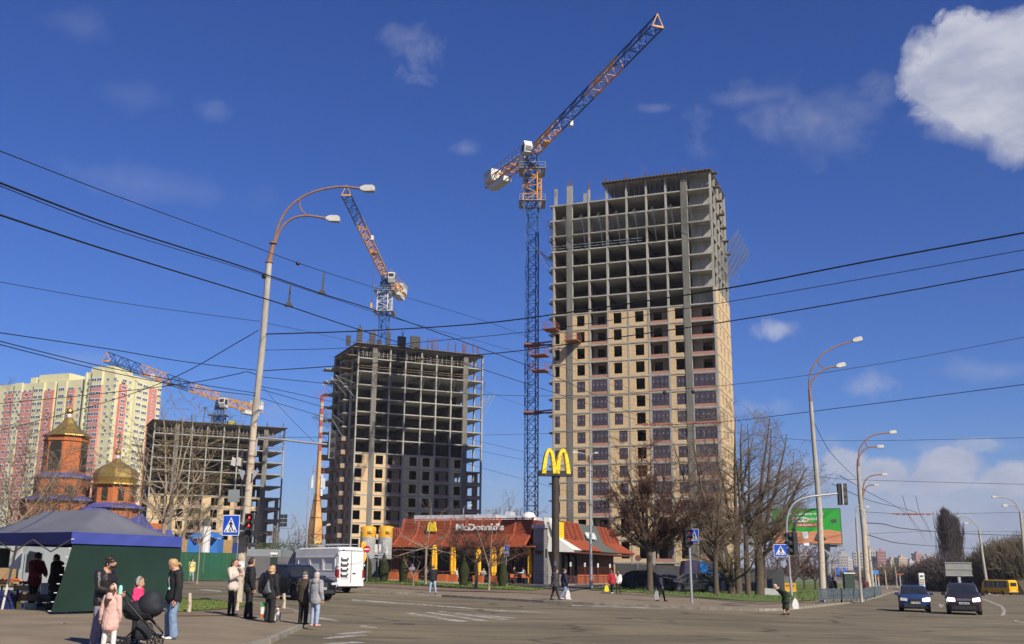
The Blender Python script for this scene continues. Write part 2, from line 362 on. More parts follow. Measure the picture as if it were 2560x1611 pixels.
P2 = lambda *q: [(G(x, y).x, G(x, y).y) for x, y in q]
far_kerb = P2((858, 1478), (1000, 1486.5), (1104, 1493), (1360, 1508), (1487, 1514), (1751, 1524), (1898, 1529), (1960, 1528), (2045, 1519), (2160, 1504), (2205, 1492))
VPD = Vector((math.sin(R_(20.8)), math.cos(R_(20.8))))
lk = far_kerb[-1]; farr = [(lk[0] + VPD.x * t, lk[1] + VPD.y * t) for t in (30, 120, 420, 1500)]
lft = P2((858, 1478), (500, 1452)); ld = Vector(lft[1]) - Vector(lft[0]); farl = [(lft[1][0] + ld.x * t, lft[1][1] + ld.y * t) for t in (.6, 2.5)][::-1] + [lft[1]]
kerb_line = farl + far_kerb + farr
# asphalt of the crossing, one sheet up to the far kerb and 22 m wide beyond
right_edge = [(p[0] + 34, p[1] - 12) for p in farr][::-1]
road_poly = [(p[0], p[1] + .0) for p in kerb_line] + right_edge + [(120, 140), (160, 60), (170, -60), (-300, -60), (-300, farl[0][1])]
sheet('road', road_poly, .004, M_ROAD, cuts=range(-30, 130, 10))
# the far block: pavement on a kerb
inner = [(-300, 420), (-120, 420), (300, 1500)]
pav = kerb_line + [(kerb_line[-1][0] - 60, kerb_line[-1][1] + 10), (-300, 700)]
sheet('pavement', pav, .13, M_SIDE, cuts=range(-30, 130, 10))
def strip(name, line, w, lift, m):
 """kerb stone row along a line"""
 b = MB()
 for i in range(len(line) - 1):
  p = Vector(line[i]); q = Vector(line[i + 1]); d = (q - p).normalized(); n = Vector((-d.y, d.x)) * w
  seg = max(1, int((q - p).length / 6))
  for s in range(seg):
   a = p.lerp(q, s / seg); c = p.lerp(q, (s + 1) / seg)
   za, zc = gz(a.x, a.y), gz(c.x, c.y)
   v = [(a.x, a.y, za), (c.x, c.y, zc), (c.x + n.x, c.y + n.y, zc), (a.x + n.x, a.y + n.y, za)]
   b.add([(x, y, z - .05) for x, y, z in v] + [(x, y, z + lift) for x, y, z in v], [(0, 1, 2, 3), (4, 5, 6, 7), (0, 1, 5, 4), (1, 2, 6, 5), (2, 3, 7, 6), (3, 0, 4, 7)])
 return tag(b.build(name, m), kind='structure')
strip('kerb', kerb_line[1:-2], .16, .142, M_KERB)
# verges on the far block: soil band then grass
PP = lambda l, *q: [(G(x, y, l).x, G(x, y, l).y) for x, y in q]
sheet('dirt_verge', PP(.13, (870, 1466), (1000, 1473), (1180, 1478), (1300, 1483), (1400, 1490), (1420, 1480), (1330, 1472), (1180, 1462), (1000, 1459), (870, 1458)), .155, M_DIRT)
sheet('dirt_verge', PP(.13, (1500, 1484), (1640, 1492), (1760, 1497), (1900, 1512), (2010, 1508), (2020, 1500), (1900, 1478), (1700, 1476), (1560, 1470)), .155, M_DIRT)
sheet('lawn', PP(.13, (870, 1459), (1000, 1462), (1180, 1468), (1330, 1478), (1365, 1474), (1250, 1462), (1090, 1455), (870, 1449)), .18, M_GRASS)
sheet('lawn', PP(.13, (1470, 1476), (1600, 1484), (1690, 1488), (1790, 1494), (1880, 1506), (1960, 1507), (2040, 1502), (2070, 1478), (2110, 1462), (2060, 1452), (1900, 1452), (1790, 1456), (1560, 1464)), .18, M_GRASS)
sheet('lawn', PP(.13, (440, 1441), (690, 1442), (690, 1431), (440, 1431)), .18, M_GRASS)
sheet('service_road', PP(.13, (1250, 1461), (1365, 1473), (1430, 1480), (1560, 1462), (1700, 1453), (1900, 1449), (2050, 1446), (1500, 1441), (1330, 1449)), .205, mat('yard_asphalt', (.10, .095, .085), (.075, .07, .065), sc=.5, rough=.9))
# near corner where the group waits
ISL = .11
isl = [(G(x, y, 0).x, G(x, y, 0).y) for x, y in ((677, 1611), (773, 1564), (781, 1556), (775, 1545), (738, 1533), (681, 1518), (500, 1499))]
isl = [(isl[0][0] - 1.5, 6)] + [(isl[0][0] - .9, 16)] + isl + [(-45, isl[-1][1] + 4.0), (-300, isl[-1][1] + 20), (-300, 0), (-20, -20)]
sheet('pavement', isl, ISL, M_SIDE, cuts=(-30, -20, -10))
strip('kerb', isl[0:9], .15, ISL + .008, M_KERB)
sheet('dirt_verge', [(G(x, y, ISL).x, G(x, y, ISL).y) for x, y in ((440, 1541), (560, 1540), (640, 1538), (735, 1532.5), (735, 1526), (690, 1517), (500, 1497), (440, 1494))], ISL + .012, M_DIRT)
sheet('lawn', [(G(x, y, ISL).x, G(x, y, ISL).y) for x, y in ((430, 1532), (540, 1526), (600, 1520), (640, 1513), (500, 1498), (430, 1494))], ISL + .03, M_GRASS)
def mark(name, quads, label=None):
 b = MB()
 for q in quads:
  ps = [G(x, y, .008) for x, y in q]; b.add([tuple(p) for p in ps], [tuple(range(len(ps)))])
 return tag(b.build(name, M_PAINT), kind='structure')
def z2(x0, y0, s, *q): return [(x0 + x / s, y0 + y / s) for x, y in q]
k2 = lambda *q: z2(500, 1280, 4.576, *q); k3 = lambda *q: z2(880, 1260, 4.456, *q); k6 = lambda *q: z2(2100, 1240, 4.457, *q)
mark('crosswalk_marking', [k2((1290, 1215), (1390, 1210), (1700, 1262), (1620, 1262)), k2((1350, 1310), (1470, 1305), (1790, 1345), (1660, 1350)), k2((1270, 1412), (1420, 1416), (1990, 1378), (1900, 1365)),
     k2((1110, 1462), (1240, 1475), (1930, 1414), (1830, 1402)), k2((1330, 1515), (1480, 1520), (1900, 1495), (1760, 1483)), k2((1640, 1285), (1760, 1280), (2050, 1325), (1950, 1330))])
mark('crosswalk_marking', [k3((580, 1218), (680, 1216), (1200, 1300), (1080, 1300)), k3((790, 1205), (900, 1210), (1560, 1305), (1420, 1306)), k3((940, 1198), (1040, 1200), (1780, 1288), (1640, 1290)), k3((1350, 1235), (1430, 1234), (1850, 1272), (1760, 1275)),
     k3((980, 1285), (1090, 1282), (1330, 1312), (1180, 1318)), k3((0, 1385), (50, 1390), (0, 1402)), k3((0, 1425), (230, 1415), (120, 1440), (0, 1450)), k3((1820, 1188), (1960, 1194), (1950, 1203), (1820, 1196))])
mark('lane_marking', [k3((0, 1062), (300, 1085), (1000, 1135), (1700, 1188), (2139, 1206), (2139, 1212), (1700, 1196), (1000, 1146), (300, 1098), (0, 1075)), k2((0, 884), (240, 900), (240, 915), (0, 895))])
mark('lane_marking', [k6((1590, 1145), (1650, 1160), (1810, 1225), (1850, 1270), (1840, 1330), (1790, 1335), (1815, 1290), (1790, 1235), (1640, 1175), (1585, 1152)), k6((1600, 1085), (1800, 1115), (2050, 1160), (2050, 1166), (1800, 1122), (1600, 1090)),
     k6((1940, 1385), (2050, 1405), (2050, 1415), (1940, 1398)), k6((1100, 1200), (1160, 1215), (1130, 1250), (1110, 1240))])
mark('lane_marking', [[(1430, 1513), (1660, 1521), (1660, 1523), (1430, 1515)]])
# ================================================================ unfinished towers
M_CONC = mat('raw_concrete', (.40, .38, .33), (.27, .255, .22), sc=.9, rough=.95, bump=.15, bsc=6, stretch=(1, 1, .25))
M_CONCL = mat('pale_concrete', (.36, .345, .30), (.25, .24, .21), sc=.7, rough=.95, stretch=(1, 1, .2))
M_INNER = mat('shaded_inner_concrete', (.085, .07, .058), (.05, .04, .034), sc=.35, rough=1)  # inner walls coloured far darker than the frame, painting in the interior shade
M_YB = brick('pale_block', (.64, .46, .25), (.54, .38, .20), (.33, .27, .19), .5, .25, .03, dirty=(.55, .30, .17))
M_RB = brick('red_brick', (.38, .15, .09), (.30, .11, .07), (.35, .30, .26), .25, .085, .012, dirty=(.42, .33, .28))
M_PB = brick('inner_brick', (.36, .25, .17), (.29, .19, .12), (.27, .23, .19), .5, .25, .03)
M_WF = mat('dark_frame', (.035, .035, .045), rough=.4)
M_WG = mat('film_glass', (.085, .068, .085), (.05, .042, .055), sc=.3, rough=.2, spec=.25)
M_WOOD = mat('formwork_wood', (.20, .145, .09), (.10, .075, .05), sc=1.5, rough=.9)
M_FORM = mat('form_panel', (.05, .05, .055), (.09, .085, .08), sc=2, rough=.8)
M_REBAR = mat('rebar', (.20, .10, .09), (.13, .06, .05), sc=2, rough=.9)
M_STEEL = mat('steel_grey', (.30, .31, .32), (.20, .21, .22), sc=2, rough=.5, metal=.4)
M_RUST = mat('rusty_red', (.30, .10, .06), (.19, .07, .045), sc=3, rough=.8)
M_STICK = mat('sticker', (.5, .5, .5), rough=.6)
def net_mat():
 m = mat('net_mesh', (.34, .34, .33), sc=5, rough=1); t = m.node_tree; b = t.nodes['Principled BSDF']
 n = t.nodes.new('ShaderNodeTexNoise'); n.inputs['Scale'].default_value = 1.4; n.inputs['Detail'].default_value = 5
 r = t.nodes.new('ShaderNodeMapRange'); r.inputs[1].default_value = .3; r.inputs[2].default_value = .75; r.inputs[3].default_value = .12; r.inputs[4].default_value = .5
 t.links.new(n.outputs[0], r.inputs[0]); t.links.new(r.outputs[0], b.inputs['Alpha']); return m
M_NET = net_mat()
def window(root, x0, x1, z0, z1, y, n, rnd):
 f = MB(); t = .09
 f.box(x0, y, z0, x1, y + .1, z0 + t); f.box(x0, y, z1 - t, x1, y + .1, z1)
 f.box(x0, y, z0 + t, x0 + t, y + .1, z1 - t); f.box(x1 - t, y, z0 + t, x1, y + .1, z1 - t)
 for i in range(1, n):
  x = x0 + (x1 - x0) * i / n; f.box(x - t / 2, y, z0 + t, x + t / 2, y + .1, z1 - t)
 f.box(x0 + t, y + .01, z0 + (z1 - z0) * .28, x1 - t, y + .09, z0 + (z1 - z0) * .28 + .07)
 o = f.build('window', M_WF, root)
 g = MB(); g.box(x0 + t / 2, y + .03, z0 + t / 2, x1 - t / 2, y + .06, z1 - t / 2)
 g.mi = 1
 for i in range(n):
  x = x0 + (x1 - x0) * (i + .5) / n + rnd.uniform(-.05, .05); zz = z0 + (z1 - z0) * .58
  g.box(x - .05, y + .015, zz - .06, x + .05, y + .03, zz + .06)
 g.build('pane', [M_WG, M_STICK], o)
def tower(root, cols, levels, depth, bays, width, roofs, x_open=0, seed=1, slab_ext=0.0, core_y=6.5, core=(0, None)):
 rnd = random.Random(seed); T = .24
 for i, z in enumerate(levels):
  x0 = 0.0 if i < len(levels) - 1 or not x_open else x_open
  b = MB(); b.box(x0 - slab_ext, 0, z - T, width, depth, z); b.build('floor_slab', M_CONCL, root)
 for (a, c, top, m) in cols:
  b = MB(); pd = -.06 if c - a > .8 else .03
  for i in range(len(levels) - 1):
   if levels[i + 1] > top + .1: break
   b.box(a, pd, levels[i] if pd >= 0 else levels[i] - T, c, .55, levels[i + 1] - T)
  if pd < 0: b.box(a, pd, 0, c, -.003, min(top, levels[-1]))
  b.build('column', m, root)
 b = MB(); x1c = core[1] or width - .3
 for i in range(len(levels) - 1):
  z0, z1 = levels[i], levels[i + 1] - T
  if x_open and i >= len(levels) - 2: b.box(x_open + 2, core_y, z0, x1c, core_y + .2, z1); continue
  segs = []; x = core[0]
  while x < x1c - .5:
   w = rnd.choice((2.2, 3.1, 4.0)); segs.append((x, min(x + w, x1c))); x += w + (rnd.choice((0, 0, 1.0)) if i % 3 else 0)
  for a, c in segs: b.box(a, core_y, z0, c, core_y + .2, z1)
  b.box(core[0], depth - .3, z0, x1c, depth - .1, z1)
  for (a, c, top, m) in cols[1:-1]:
   if rnd.random() < .6: b.box((a + c) / 2 - .1, 1.2, z0, (a + c) / 2 + .1, core_y, z1)
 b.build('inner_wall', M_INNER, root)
 for i in range(len(levels) - 1):
  z0, z1 = levels[i], levels[i + 1] - T; h = z1 - z0
  for by in bays:
   wall = MB()
   x0, x1, kind, a, c, btop, gtop = by[:7]; gbot = by[7] if len(by) > 7 else 0
   if levels[i + 1] > btop + .1: continue
   if levels[i + 1] < gbot - .1: pass
   glazed = levels[i + 1] <= gtop + .1 and levels[i + 1] >= gbot - .1
   if kind == 'win':
    if len(by) > 8 and levels[i + 1] <= by[8]: a, c = a + by[9], c + by[9]
    s0, s1 = z0 + (.55 if i else .3), z1 - .28
    if c > a:
     wall.box(x0, .1, z0, a, .4, z1); wall.box(c, .1, z0, x1, .4, z1); wall.box(a, .1, z0, c, .4, s0); wall.box(a, .1, s1, c, .4, z1)
     if glazed: window(root, a, c, s0, s1, .16, 2, rnd)
    else: wall.box(x0, .1, z0, x1, .4, z1)
    wall.build('brick_wall', M_YB, root)
   elif kind == 'log':
    p = MB(); ph = .55
    p.box(x0 + .02, .1, z0, x1 - .02, .25, z0 + ph); p.build('parapet', M_RB, root)
    if glazed:
     f = MB(); g = .13
     f.box(x0, .05, z0 + ph, x0 + g, .2, z1); f.box(x1 - g, .05, z0 + ph, x1, .2, z1); f.box(x0 + g, .05, z1 - g, x1 - g, .2, z1); f.build('surround', M_CONCL, root)
     window(root, x0 + g, x1 - g, z0 + ph + .02, z1 - g, .1, 4 if x1 - x0 > 3 else 3, rnd)
    else:
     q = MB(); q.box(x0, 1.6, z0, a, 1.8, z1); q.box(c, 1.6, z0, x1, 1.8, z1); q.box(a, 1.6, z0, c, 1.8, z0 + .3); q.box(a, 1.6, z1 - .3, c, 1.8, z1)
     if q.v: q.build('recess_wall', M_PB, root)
   elif kind == 'rec':
    q = MB(); q.box(x0, 1.8, z0, x1, 2.0, z1); q.build('recess_wall', M_CONC, root)
 for (x0, x1, z) in roofs:   # formwork deck with props under it
  b = MB(); b.box(x0 - .6, -.9, z, x1 + .4, depth - 1, z + .1)
  x = x0 - .5
  while x < x1 + .3: b.box(x, -1.1, z - .2, x + .12, 2.5, z); x += .62
  b.build('formwork_deck', M_WOOD, root)
  b = MB(); x = x0 + .5
  while x < x1 - .2:
   for y in (.9, 2.6): b.cbox(x, y, z - 1.6, .09, .09, 2.9)
   if rnd.random() < .4: b.bar((x - .5, .9, z - 2.9), (x + .1, .9, z - .3), .07)
   x += .95
  b.build('prop_set', M_STEEL, root)
def rebar(root, spots, h=1.6):
 b = MB(); rnd = random.Random(3)
 for (x, y, z, w) in spots:
  for k in range(6):
   xx = x + rnd.uniform(-w, w); b.bar((xx, y + rnd.uniform(-.2, .2), z), (xx + rnd.uniform(-.1, .1), y, z + h * rnd.uniform(.6, 1)), .055)
 b.build('rebar', M_REBAR, root)
def rails(root, x0, x1, zs, y=-.05, m=None):
 b = MB()
 for z in zs:
  for dz in (.55, 1.05): b.box(x0, y - .06, z + dz, x1, y, z + dz + .1)
  x = x0
  while x <= x1: b.box(x, y, z, x + .07, y + .07, z + 1.2); x += 3.6
 b.build('guard_rail', m or M_WOOD, root)
# --- nearest, tallest tower on the right
T1 = thing('unfinished_tower', 'tallest unfinished tower, pale brick and glazed lower floors, right of the tall blue crane', 'building', (7.17, 184, -.3), R_(-20.8))
lv1 = [-.6, 3.9, 7.7, 11.5] + [11.5 + 3 * k for k in range(1, 20)] + [71.5]
BT, GT, GB = 47.5, 35.5, 14.5
c1 = [(.25, .55, 68.5, M_CONCL), (2.9, 4.0, 68.5, M_CONCL), (7.0, 7.3, 68.5, M_CONCL), (10.4, 10.75, 71.5, M_CONCL), (14.1, 14.4, 71.5, M_CONCL), (17.75, 18.05, 71.5, M_CONCL), (21.3, 21.6, 71.5, M_CONCL), (24.2, 25.35, 71.5, M_CONCL), (29.3, 29.65, 71.5, M_CONCL)]
b1 = [(.1, 2.9, 'win', .25, 1.5, 44.5, GT, GB), (4.0, 7.0, 'win', 4.7, 6.2, BT, GT, GB, 36, -.0), (7.3, 10.4, 'log', 8.2, 9.6, BT, GT, GB), (10.75, 14.1, 'win', 11.5, 13.0, BT, GT, GB, 29, .75),
      (14.4, 17.75, 'win', 15.4, 17.0, BT, 0, 0), (18.05, 21.3, 'log', 18.4, 19.9, BT, GT, GB), (21.6, 24.2, 'win', 22.5, 24.05, BT, GT, GB), (25.35, 29.3, 'log', 27.0, 28.6, BT, GT, GB),
      (25.35, 29.3, 'rec', 0, 0, 99, 0)]
b1[-1] = (25.35, 29.3, 'rec', 0, 0, 99, 0)
lower_g = [z for z in lv1]
def rec_only():
 for i in range(len(lv1) - 1):
  if lv1[i + 1] > BT + 1: q = MB(); q.box(25.35, 2.4, lv1[i], 29.3, 2.6, lv1[i + 1] - .24); q.build('recess_wall', M_CONC, T1)
b1.pop(); tower(T1, c1, lv1, 15, b1, 29.7, [(10.4, 29.5, 71.5)], x_open=10.2, seed=4, slab_ext=.35); rec_only()
# side wall facing the road
sw = MB(); sx = 29.7
for i in range(len(lv1) - 1):
 z0, z1 = lv1[i], lv1[i + 1] - .24
 if lv1[i + 1] <= BT + 3:
  y = 0.6
  for (wa, wb) in ((3.0, 4.4), (6.6, 8.0), (10.6, 12.0)):
   sw.box(sx - .25, y, z0, sx + .05, wa, z1); sw.box(sx - .25, wa, z0, sx + .05, wb, z0 + .7); sw.box(sx - .25, wa, z1 - .4, sx + .05, wb, z1); y = wb
  sw.box(sx - .25, y, z0, sx + .05, 15, z1)
sw.build('side_brick_wall', M_YB, T1)
for y in (3.8, 7.4, 11.1, 14.7):
 fr = MB()
 for z0, z1 in zip(lv1[:-1], lv1[1:]): fr.box(sx - .4, y - .3, z0, sx + .02, y + .05, z1 - .24)
 fr.build('side_column', M_CONCL, T1)
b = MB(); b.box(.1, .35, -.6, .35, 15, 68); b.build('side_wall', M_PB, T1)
# stubs, balcony slabs and landing platforms
for x, w, y in ((.5, .25, 1), (3.45, .55, .3), (5.0, .3, 5), (7.15, .2, .3)): b = MB(); b.box(x - w, y, 68.5, x + w, y + .3, 68.5 + (3.6 if w > .22 else 2.4)); b.build('column_stub', M_CONCL, T1)
rebar(T1, [(.5, 1.1, 70.8, .2), (3.45, .45, 72.0, .5), (7.15, .45, 70.8, .2), (10.5, .3, 71.6, .2), (14.2, .3, 71.7, .2), (17.9, .3, 71.7, .2), (21.4, .3, 71.7, .2), (24.8, .3, 71.7, .5), (1.8, 3, 68.5, .3), (8.5, 4, 68.5, .5), (9.5, 4, 68.5, .4)])
for z in lv1[4:-2]:
 b = MB(); b.box(-1.3, 2.2, z - .24, -.36, 4.6, z); b.build('balcony_slab', M_CONC, T1); b = MB(); b.box(-.9, 7, z - .24, -.36, 10, z); b.build('balcony_slab', M_CONC, T1)
def cradle(x, z, w):
 b = MB(); b.box(x, -2.6, z, x + w, .4, z + .18); b.build('landing_platform', M_RUST, T1)
 b = MB()
 for yy in (-2.55, -1.3, 0):
  for xx in (x + .05, x + w - .1): b.box(xx, yy, z + .18, xx + .07, yy + .07, z + 1.4)
 for xx in (x + .05, x + w - .1):
  for dz in (.75, 1.3): b.box(xx, -2.55, z + dz, xx + .06, .3, z + dz + .06)
 for dz in (.75, 1.3): b.box(x + .11, -2.55, z + dz, x + w - .11, -2.49, z + dz + .06)
 b.build('platform_rail', M_RUST, T1)
cradle(-.9, 44.4, 2.4); cradle(3.2, 42.0, 2.4); cradle(-3.4, 39.8, 3.0); cradle(-3.2, 37.0, 2.8)
# safety nets
def net(root, x0, x1, z, out, hgt, along='x', n=9, y0=-.1, sag=1.0):
 b = MB(); st = n * 8; rows = 6; vs = []
 for j in range(rows + 1):
  for i in range(st + 1):
   t = i / st; ph = (t * n) % 1.0; s = 4 * ph * (1 - ph) * sag
   u = j / rows; d = out * u; zz = z + hgt * u - s * u * u
   p = x0 + (x1 - x0) * t
   vs.append((p, y0 - d, zz) if along == 'x' else (y0 + d, p, zz))
 b.add(vs, [(j * (st + 1) + i, j * (st + 1) + i + 1, (j + 1) * (st + 1) + i + 1, (j + 1) * (st + 1) + i) for j in range(rows) for i in range(st)])
 b.build('safety_net', M_NET, root, fix=False)
 b = MB()
 for i in range(n + 1):
  p = x0 + (x1 - x0) * i / n
  if along == 'x': b.bar((p, y0 + .2, z - 3), (p, y0 - out, z + hgt), .07); b.bar((p, y0 + .1, z), (p, y0 - out, z + hgt), .045)
  else: b.bar((y0, p, z - 3), (y0 + out, p, z + hgt), .07); b.bar((y0, p, z), (y0 + out, p, z + hgt), .045)
 b.build('net_pole', M_STEEL, root)
net(T1, 0, 29.5, 62.2, 2.6, 3.0, n=9, sag=1.2)
net(T1, .5, 14.5, 55.0, 4.2, 5.2, along='y', y0=29.8, n=5, sag=1.0)
net(T1, 1, 8, 58.3, -3.2, 3.0, along='y', y0=-.4, n=2, sag=1.0)
rails(T1, 0, 17, (59.3,), m=M_STEEL)
b = MB(); z = 71.5
for k in range(7):
 zz = 71.3 - k * 1.9; y = .2 + k * 2.1; b.box(29.5, y, zz - .1, 30.7, y + 1.2, zz + .05)
b.build('shuttering', M_WOOD, T1)
# --- middle tower
T2 = thing('unfinished_tower', 'middle unfinished tower, bare dark frame on top, rising behind the yellow and grey silos', 'building', (-34.06, 227, -.3), R_(25.5))
lv2 = [-.6, 3.3, 6.3, 9.3] + [12.3 + 3 * k for k in range(14)]
BT2 = 27.4
c2_ = [(0, .3, 99, M_CONCL), (3.4, 4.55, 99, M_CONCL), (7.45, 7.75, 99, M_CONCL), (11.1, 11.4, 99, M_CONCL), (14.95, 15.25, 99, M_CONCL), (18.6, 18.9, 99, M_CONCL), (22.3, 22.6, 99, M_CONCL), (25.4, 26.55, 99, M_CONCL), (30.1, 30.4, 99, M_CONCL)]
b2 = [(.1, 3.4, 'win', .3, 1.9, BT2, 0), (4.55, 7.45, 'win', 5.0, 6.7, BT2, 0), (7.75, 11.1, 'log', 7.8, 9.4, BT2, 0), (11.4, 14.95, 'win', 12.9, 14.6, BT2, 0), (15.25, 18.6, 'win', 16.0, 17.7, BT2, 0),
      (18.9, 22.3, 'log', 19.0, 20.6, BT2, 0), (22.6, 25.4, 'win', 23.6, 25.2, BT2, 0), (26.55, 30.1, 'log', 27.6, 29.2, 24.4, 0)]
tower(T2, c2_, lv2, 19, b2, 30.4, [(0, 30, 51.3)], seed=9, core=(0, 26.2), core_y=6)
b = MB()
for x, y in ((30.1, 4.5), (30.1, 9), (30.1, 13.5), (30.1, 18.5), (27, 18.5)):
 b = MB()
 for z0, z1 in zip(lv2[:-1], lv2[1:]): b.box(x, y, z0, x + .3, y + .5, z1 - .24)
 b.build('rear_column', M_CONC, T2)
# left side: columns, brick and stacked balcony slabs
b = MB(); br = MB(); ws = MB()
for i in range(len(lv2) - 1):
 z0, z1 = lv2[i], lv2[i + 1] - .24
 if lv2[i + 1] < 31:
  y = .6
  for wa, wb in ((2.2, 3.6), (6, 7.4), (11, 12.6), (15.5, 17)):
   ws.box(-.02, y, z0, .3, wa, z1); ws.box(-.02, wa, z0, .3, wb, z0 + .7); ws.box(-.02, wa, z1 - .3, .3, wb, z1); y = wb
  ws.box(-.02, y, z0, .3, 19, z1)
for y in (4.5, 8.8, 13.5, 18.4):
 b = MB()
 for z0, z1 in zip(lv2[:-1], lv2[1:]): b.box(-.05, y, z0, .35, y + .6, z1 - .24)
 b.build('side_column', M_CONC, T2)
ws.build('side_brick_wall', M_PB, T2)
for i, z in enumerate(lv2[1:-1]):
 b = MB(); b.box(-1.7, 4.2, z - .24, -.01, 7.8, z); b.box(-1.5, 12, z - .24, -.01, 15.5, z); b.box(-2.6, 16.4, z - .24, -.01, 19.6, z)
 if z < 31:
  for (x, y0, y1) in ((-1.7, 4.2, 7.8), (-1.5, 12, 15.5), (-2.6, 16.4, 19.6)): b.box(x, y0, z, x + .15, y1, z + .75); b.box(x + .15, y0, z, -.02, y0 + .15, z + .75)
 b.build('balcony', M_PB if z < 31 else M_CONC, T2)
rails(T2, 0, 30.4, (48.3, 45.3), y=-.1)
net(T2, 0, 30, 43.2, 2.4, 1.7, n=8, sag=1.3)
net(T2, .5, 7, 39.5, 3.4, 3.4, along='y', y0=30.5, n=2)
net(T2, 1, 12, 42.5, -4.5, 1.5, along='y', y0=-.2, n=3); net(T2, 4, 16, 34.0, -4.2, 3.0, along='y', y0=-1.6, n=3)
b = MB()
for x, w, h, y in ((-1.2, .5, 2.4, 4), (.5, .6, 3.6, 1), (3.8, .7, 3.2, 2), (5.4, .5, 1.6, 2), (7.3, .45, 3.4, 1), (10.8, 1.0, 3.0, 2), (13.9, 1.2, 3.3, 1.5)):
 b = MB(); b.box(x - w, y, 51.45, x + w, y + .25, 51.45 + h)
 for k in range(6): b.box(x - w - .05, y - .12, 51.6 + k * h / 6, x + w + .05, y, 51.7 + k * h / 6)
 b.build('wall_formwork', M_FORM, T2)
for x in (-1.0, 1.8, 2.6, 6.2): b = MB(); b.bar((x, .5, 51.4), (x + 1.4, 1.5, 53.4), .12); b.build('push_prop', M_FORM, T2)
b = MB(); b.box(-2.2, .5, 48.6, -.1, 8, 48.8); b.box(-1.5, -1.2, 50.2, 1.5, -.1, 50.35); b.box(-3.2, 3, 46, -.1, 6, 46.15); b.build('deck_board', M_WOOD, T2)
rebar(T2, [(.4, 1, 54.6, .3), (4, 2, 54.4, .4), (7.3, 1, 54.6, .2), (11, 2, 54.3, .2)], 1.4)
rebar(T2, [(x, 1, 51.4, .22) for x in (16.8, 17.8, 18.4, 19.3, 21.8, 23.6, 25.5, 25.9, 26.3, 28.2, 29.4)], 3.3)
# --- left, lowest tower
T3 = thing('unfinished_tower', 'lowest unfinished tower, flat bare frame behind the leaning concrete lamp pole', 'building', (-83.4, 262, 0), R_(25.5))
lv3 = [-.6, 2, 5] + [8 + 3 * k for k in range(11)]
c3 = [(-6.2, -5.9, 99, M_CONCL), (-1.1, 0, 99, M_CONCL), (3.0, 3.3, 99, M_CONCL), (6.7, 7.0, 99, M_CONCL), (10.85, 11.2, 99, M_CONCL), (14.6, 14.9, 99, M_CONCL), (18.4, 18.7, 99, M_CONCL), (21.2, 22.4, 99, M_CONCL), (26.4, 26.75, 99, M_CONCL)]
# frame origin sits 6.2 m right of the left edge, so build from a shifted root
T3.location = Vector((-83.4, 262, 0)) + Vector((math.cos(R_(25.5)), math.sin(R_(25.5)), 0)) * -6.2
c3 = [(a + 6.2, c + 6.2, t, m) for a, c, t, m in c3]
b3 = [(.3, 5.1, 'win', 3.0, 4.6, 20, 0), (6.2, 9.2, 'win', 7.0, 8.6, 20, 0), (9.5, 12.9, 'log', 10, 11.6, 20, 0), (13.2, 17.05, 'win', 15.2, 16.9, 20, 0), (17.4, 20.8, 'win', 18.4, 20.0, 20, 0), (21.1, 24.6, 'log', 22, 23.6, 20, 0),
      (24.9, 27.4, 'win', 25.3, 26.9, 20, 0), (28.6, 32.6, 'log', 30, 31.6, 20, 0)]
tower(T3, c3, lv3, 15, b3, 32.9, [(0, 32.9, 38.05)], seed=12, core=(0, 27.5), core_y=7)
rails(T3, 0, 32.9, (35, 32), y=-.1)
rebar(T3, [(20, 1, 38.2, .2), (28.2, 1, 38.2, .3), (32.5, 1, 38.2, .2)], 1.5)
b = MB(); b.box(9.2, 2, 38.2, 10.4, 3.2, 40.4); b.build('water_tank', mat('blue_plastic', (.03, .16, .45), rough=.5), T3)
b = MB(); b.bar((12.3, 3, 38.2), (12.5, 3, 42.2), .18); b.cbox(12.5, 3, 42.4, .8, .5, .5); b.build('mixer_chute', M_FORM, T3)
b = MB(); b.box(18.4, 2, 38.2, 20.4, 4, 39.4); b.build('skip', mat('lime_paint', (.30, .32, .05), rough=.6), T3)
# ================================================================ cranes
M_CB = mat('crane_blue', (.03, .10, .30), (.02, .06, .18), sc=1, rough=.5)
M_CO = mat('crane_orange', (.64, .32, .05), (.50, .23, .04), sc=1, rough=.55)
M_CW = mat('white_panel', (.62, .62, .60), (.48, .48, .46), sc=1.2, rough=.6)
def lattice(mb, p, q, w, n, ch=.16, br=.09, tri=False, h=None):
 p = Vector(p); q = Vector(q); d = q - p; z = d.normalized(); up = Vector((0, 0, 1)) if abs(z.z) < .9 else Vector((.3, 1, 0)).normalized()
 x = up.cross(z).normalized(); y = z.cross(x); h = h or w
 if tri: cs = [x * -w / 2, x * w / 2, y * h]
 else: cs = [x * sx * w / 2 + y * sy * w / 2 for sx, sy in ((-1, -1), (1, -1), (1, 1), (-1, 1))]
 k = len(cs)
 for c in cs: mb.bar(p + c, q + c, ch)
 for i in range(n):
  a = p + d * (i / n); b = p + d * ((i + 1) / n)
  for j in range(k):
   c0, c1 = cs[j], cs[(j + 1) % k]
   if i % 2: c0, c1 = c1, c0
   mb.bar(a + c0, b + c1, br); mb.bar(b + c0, b + c1, br * .8)
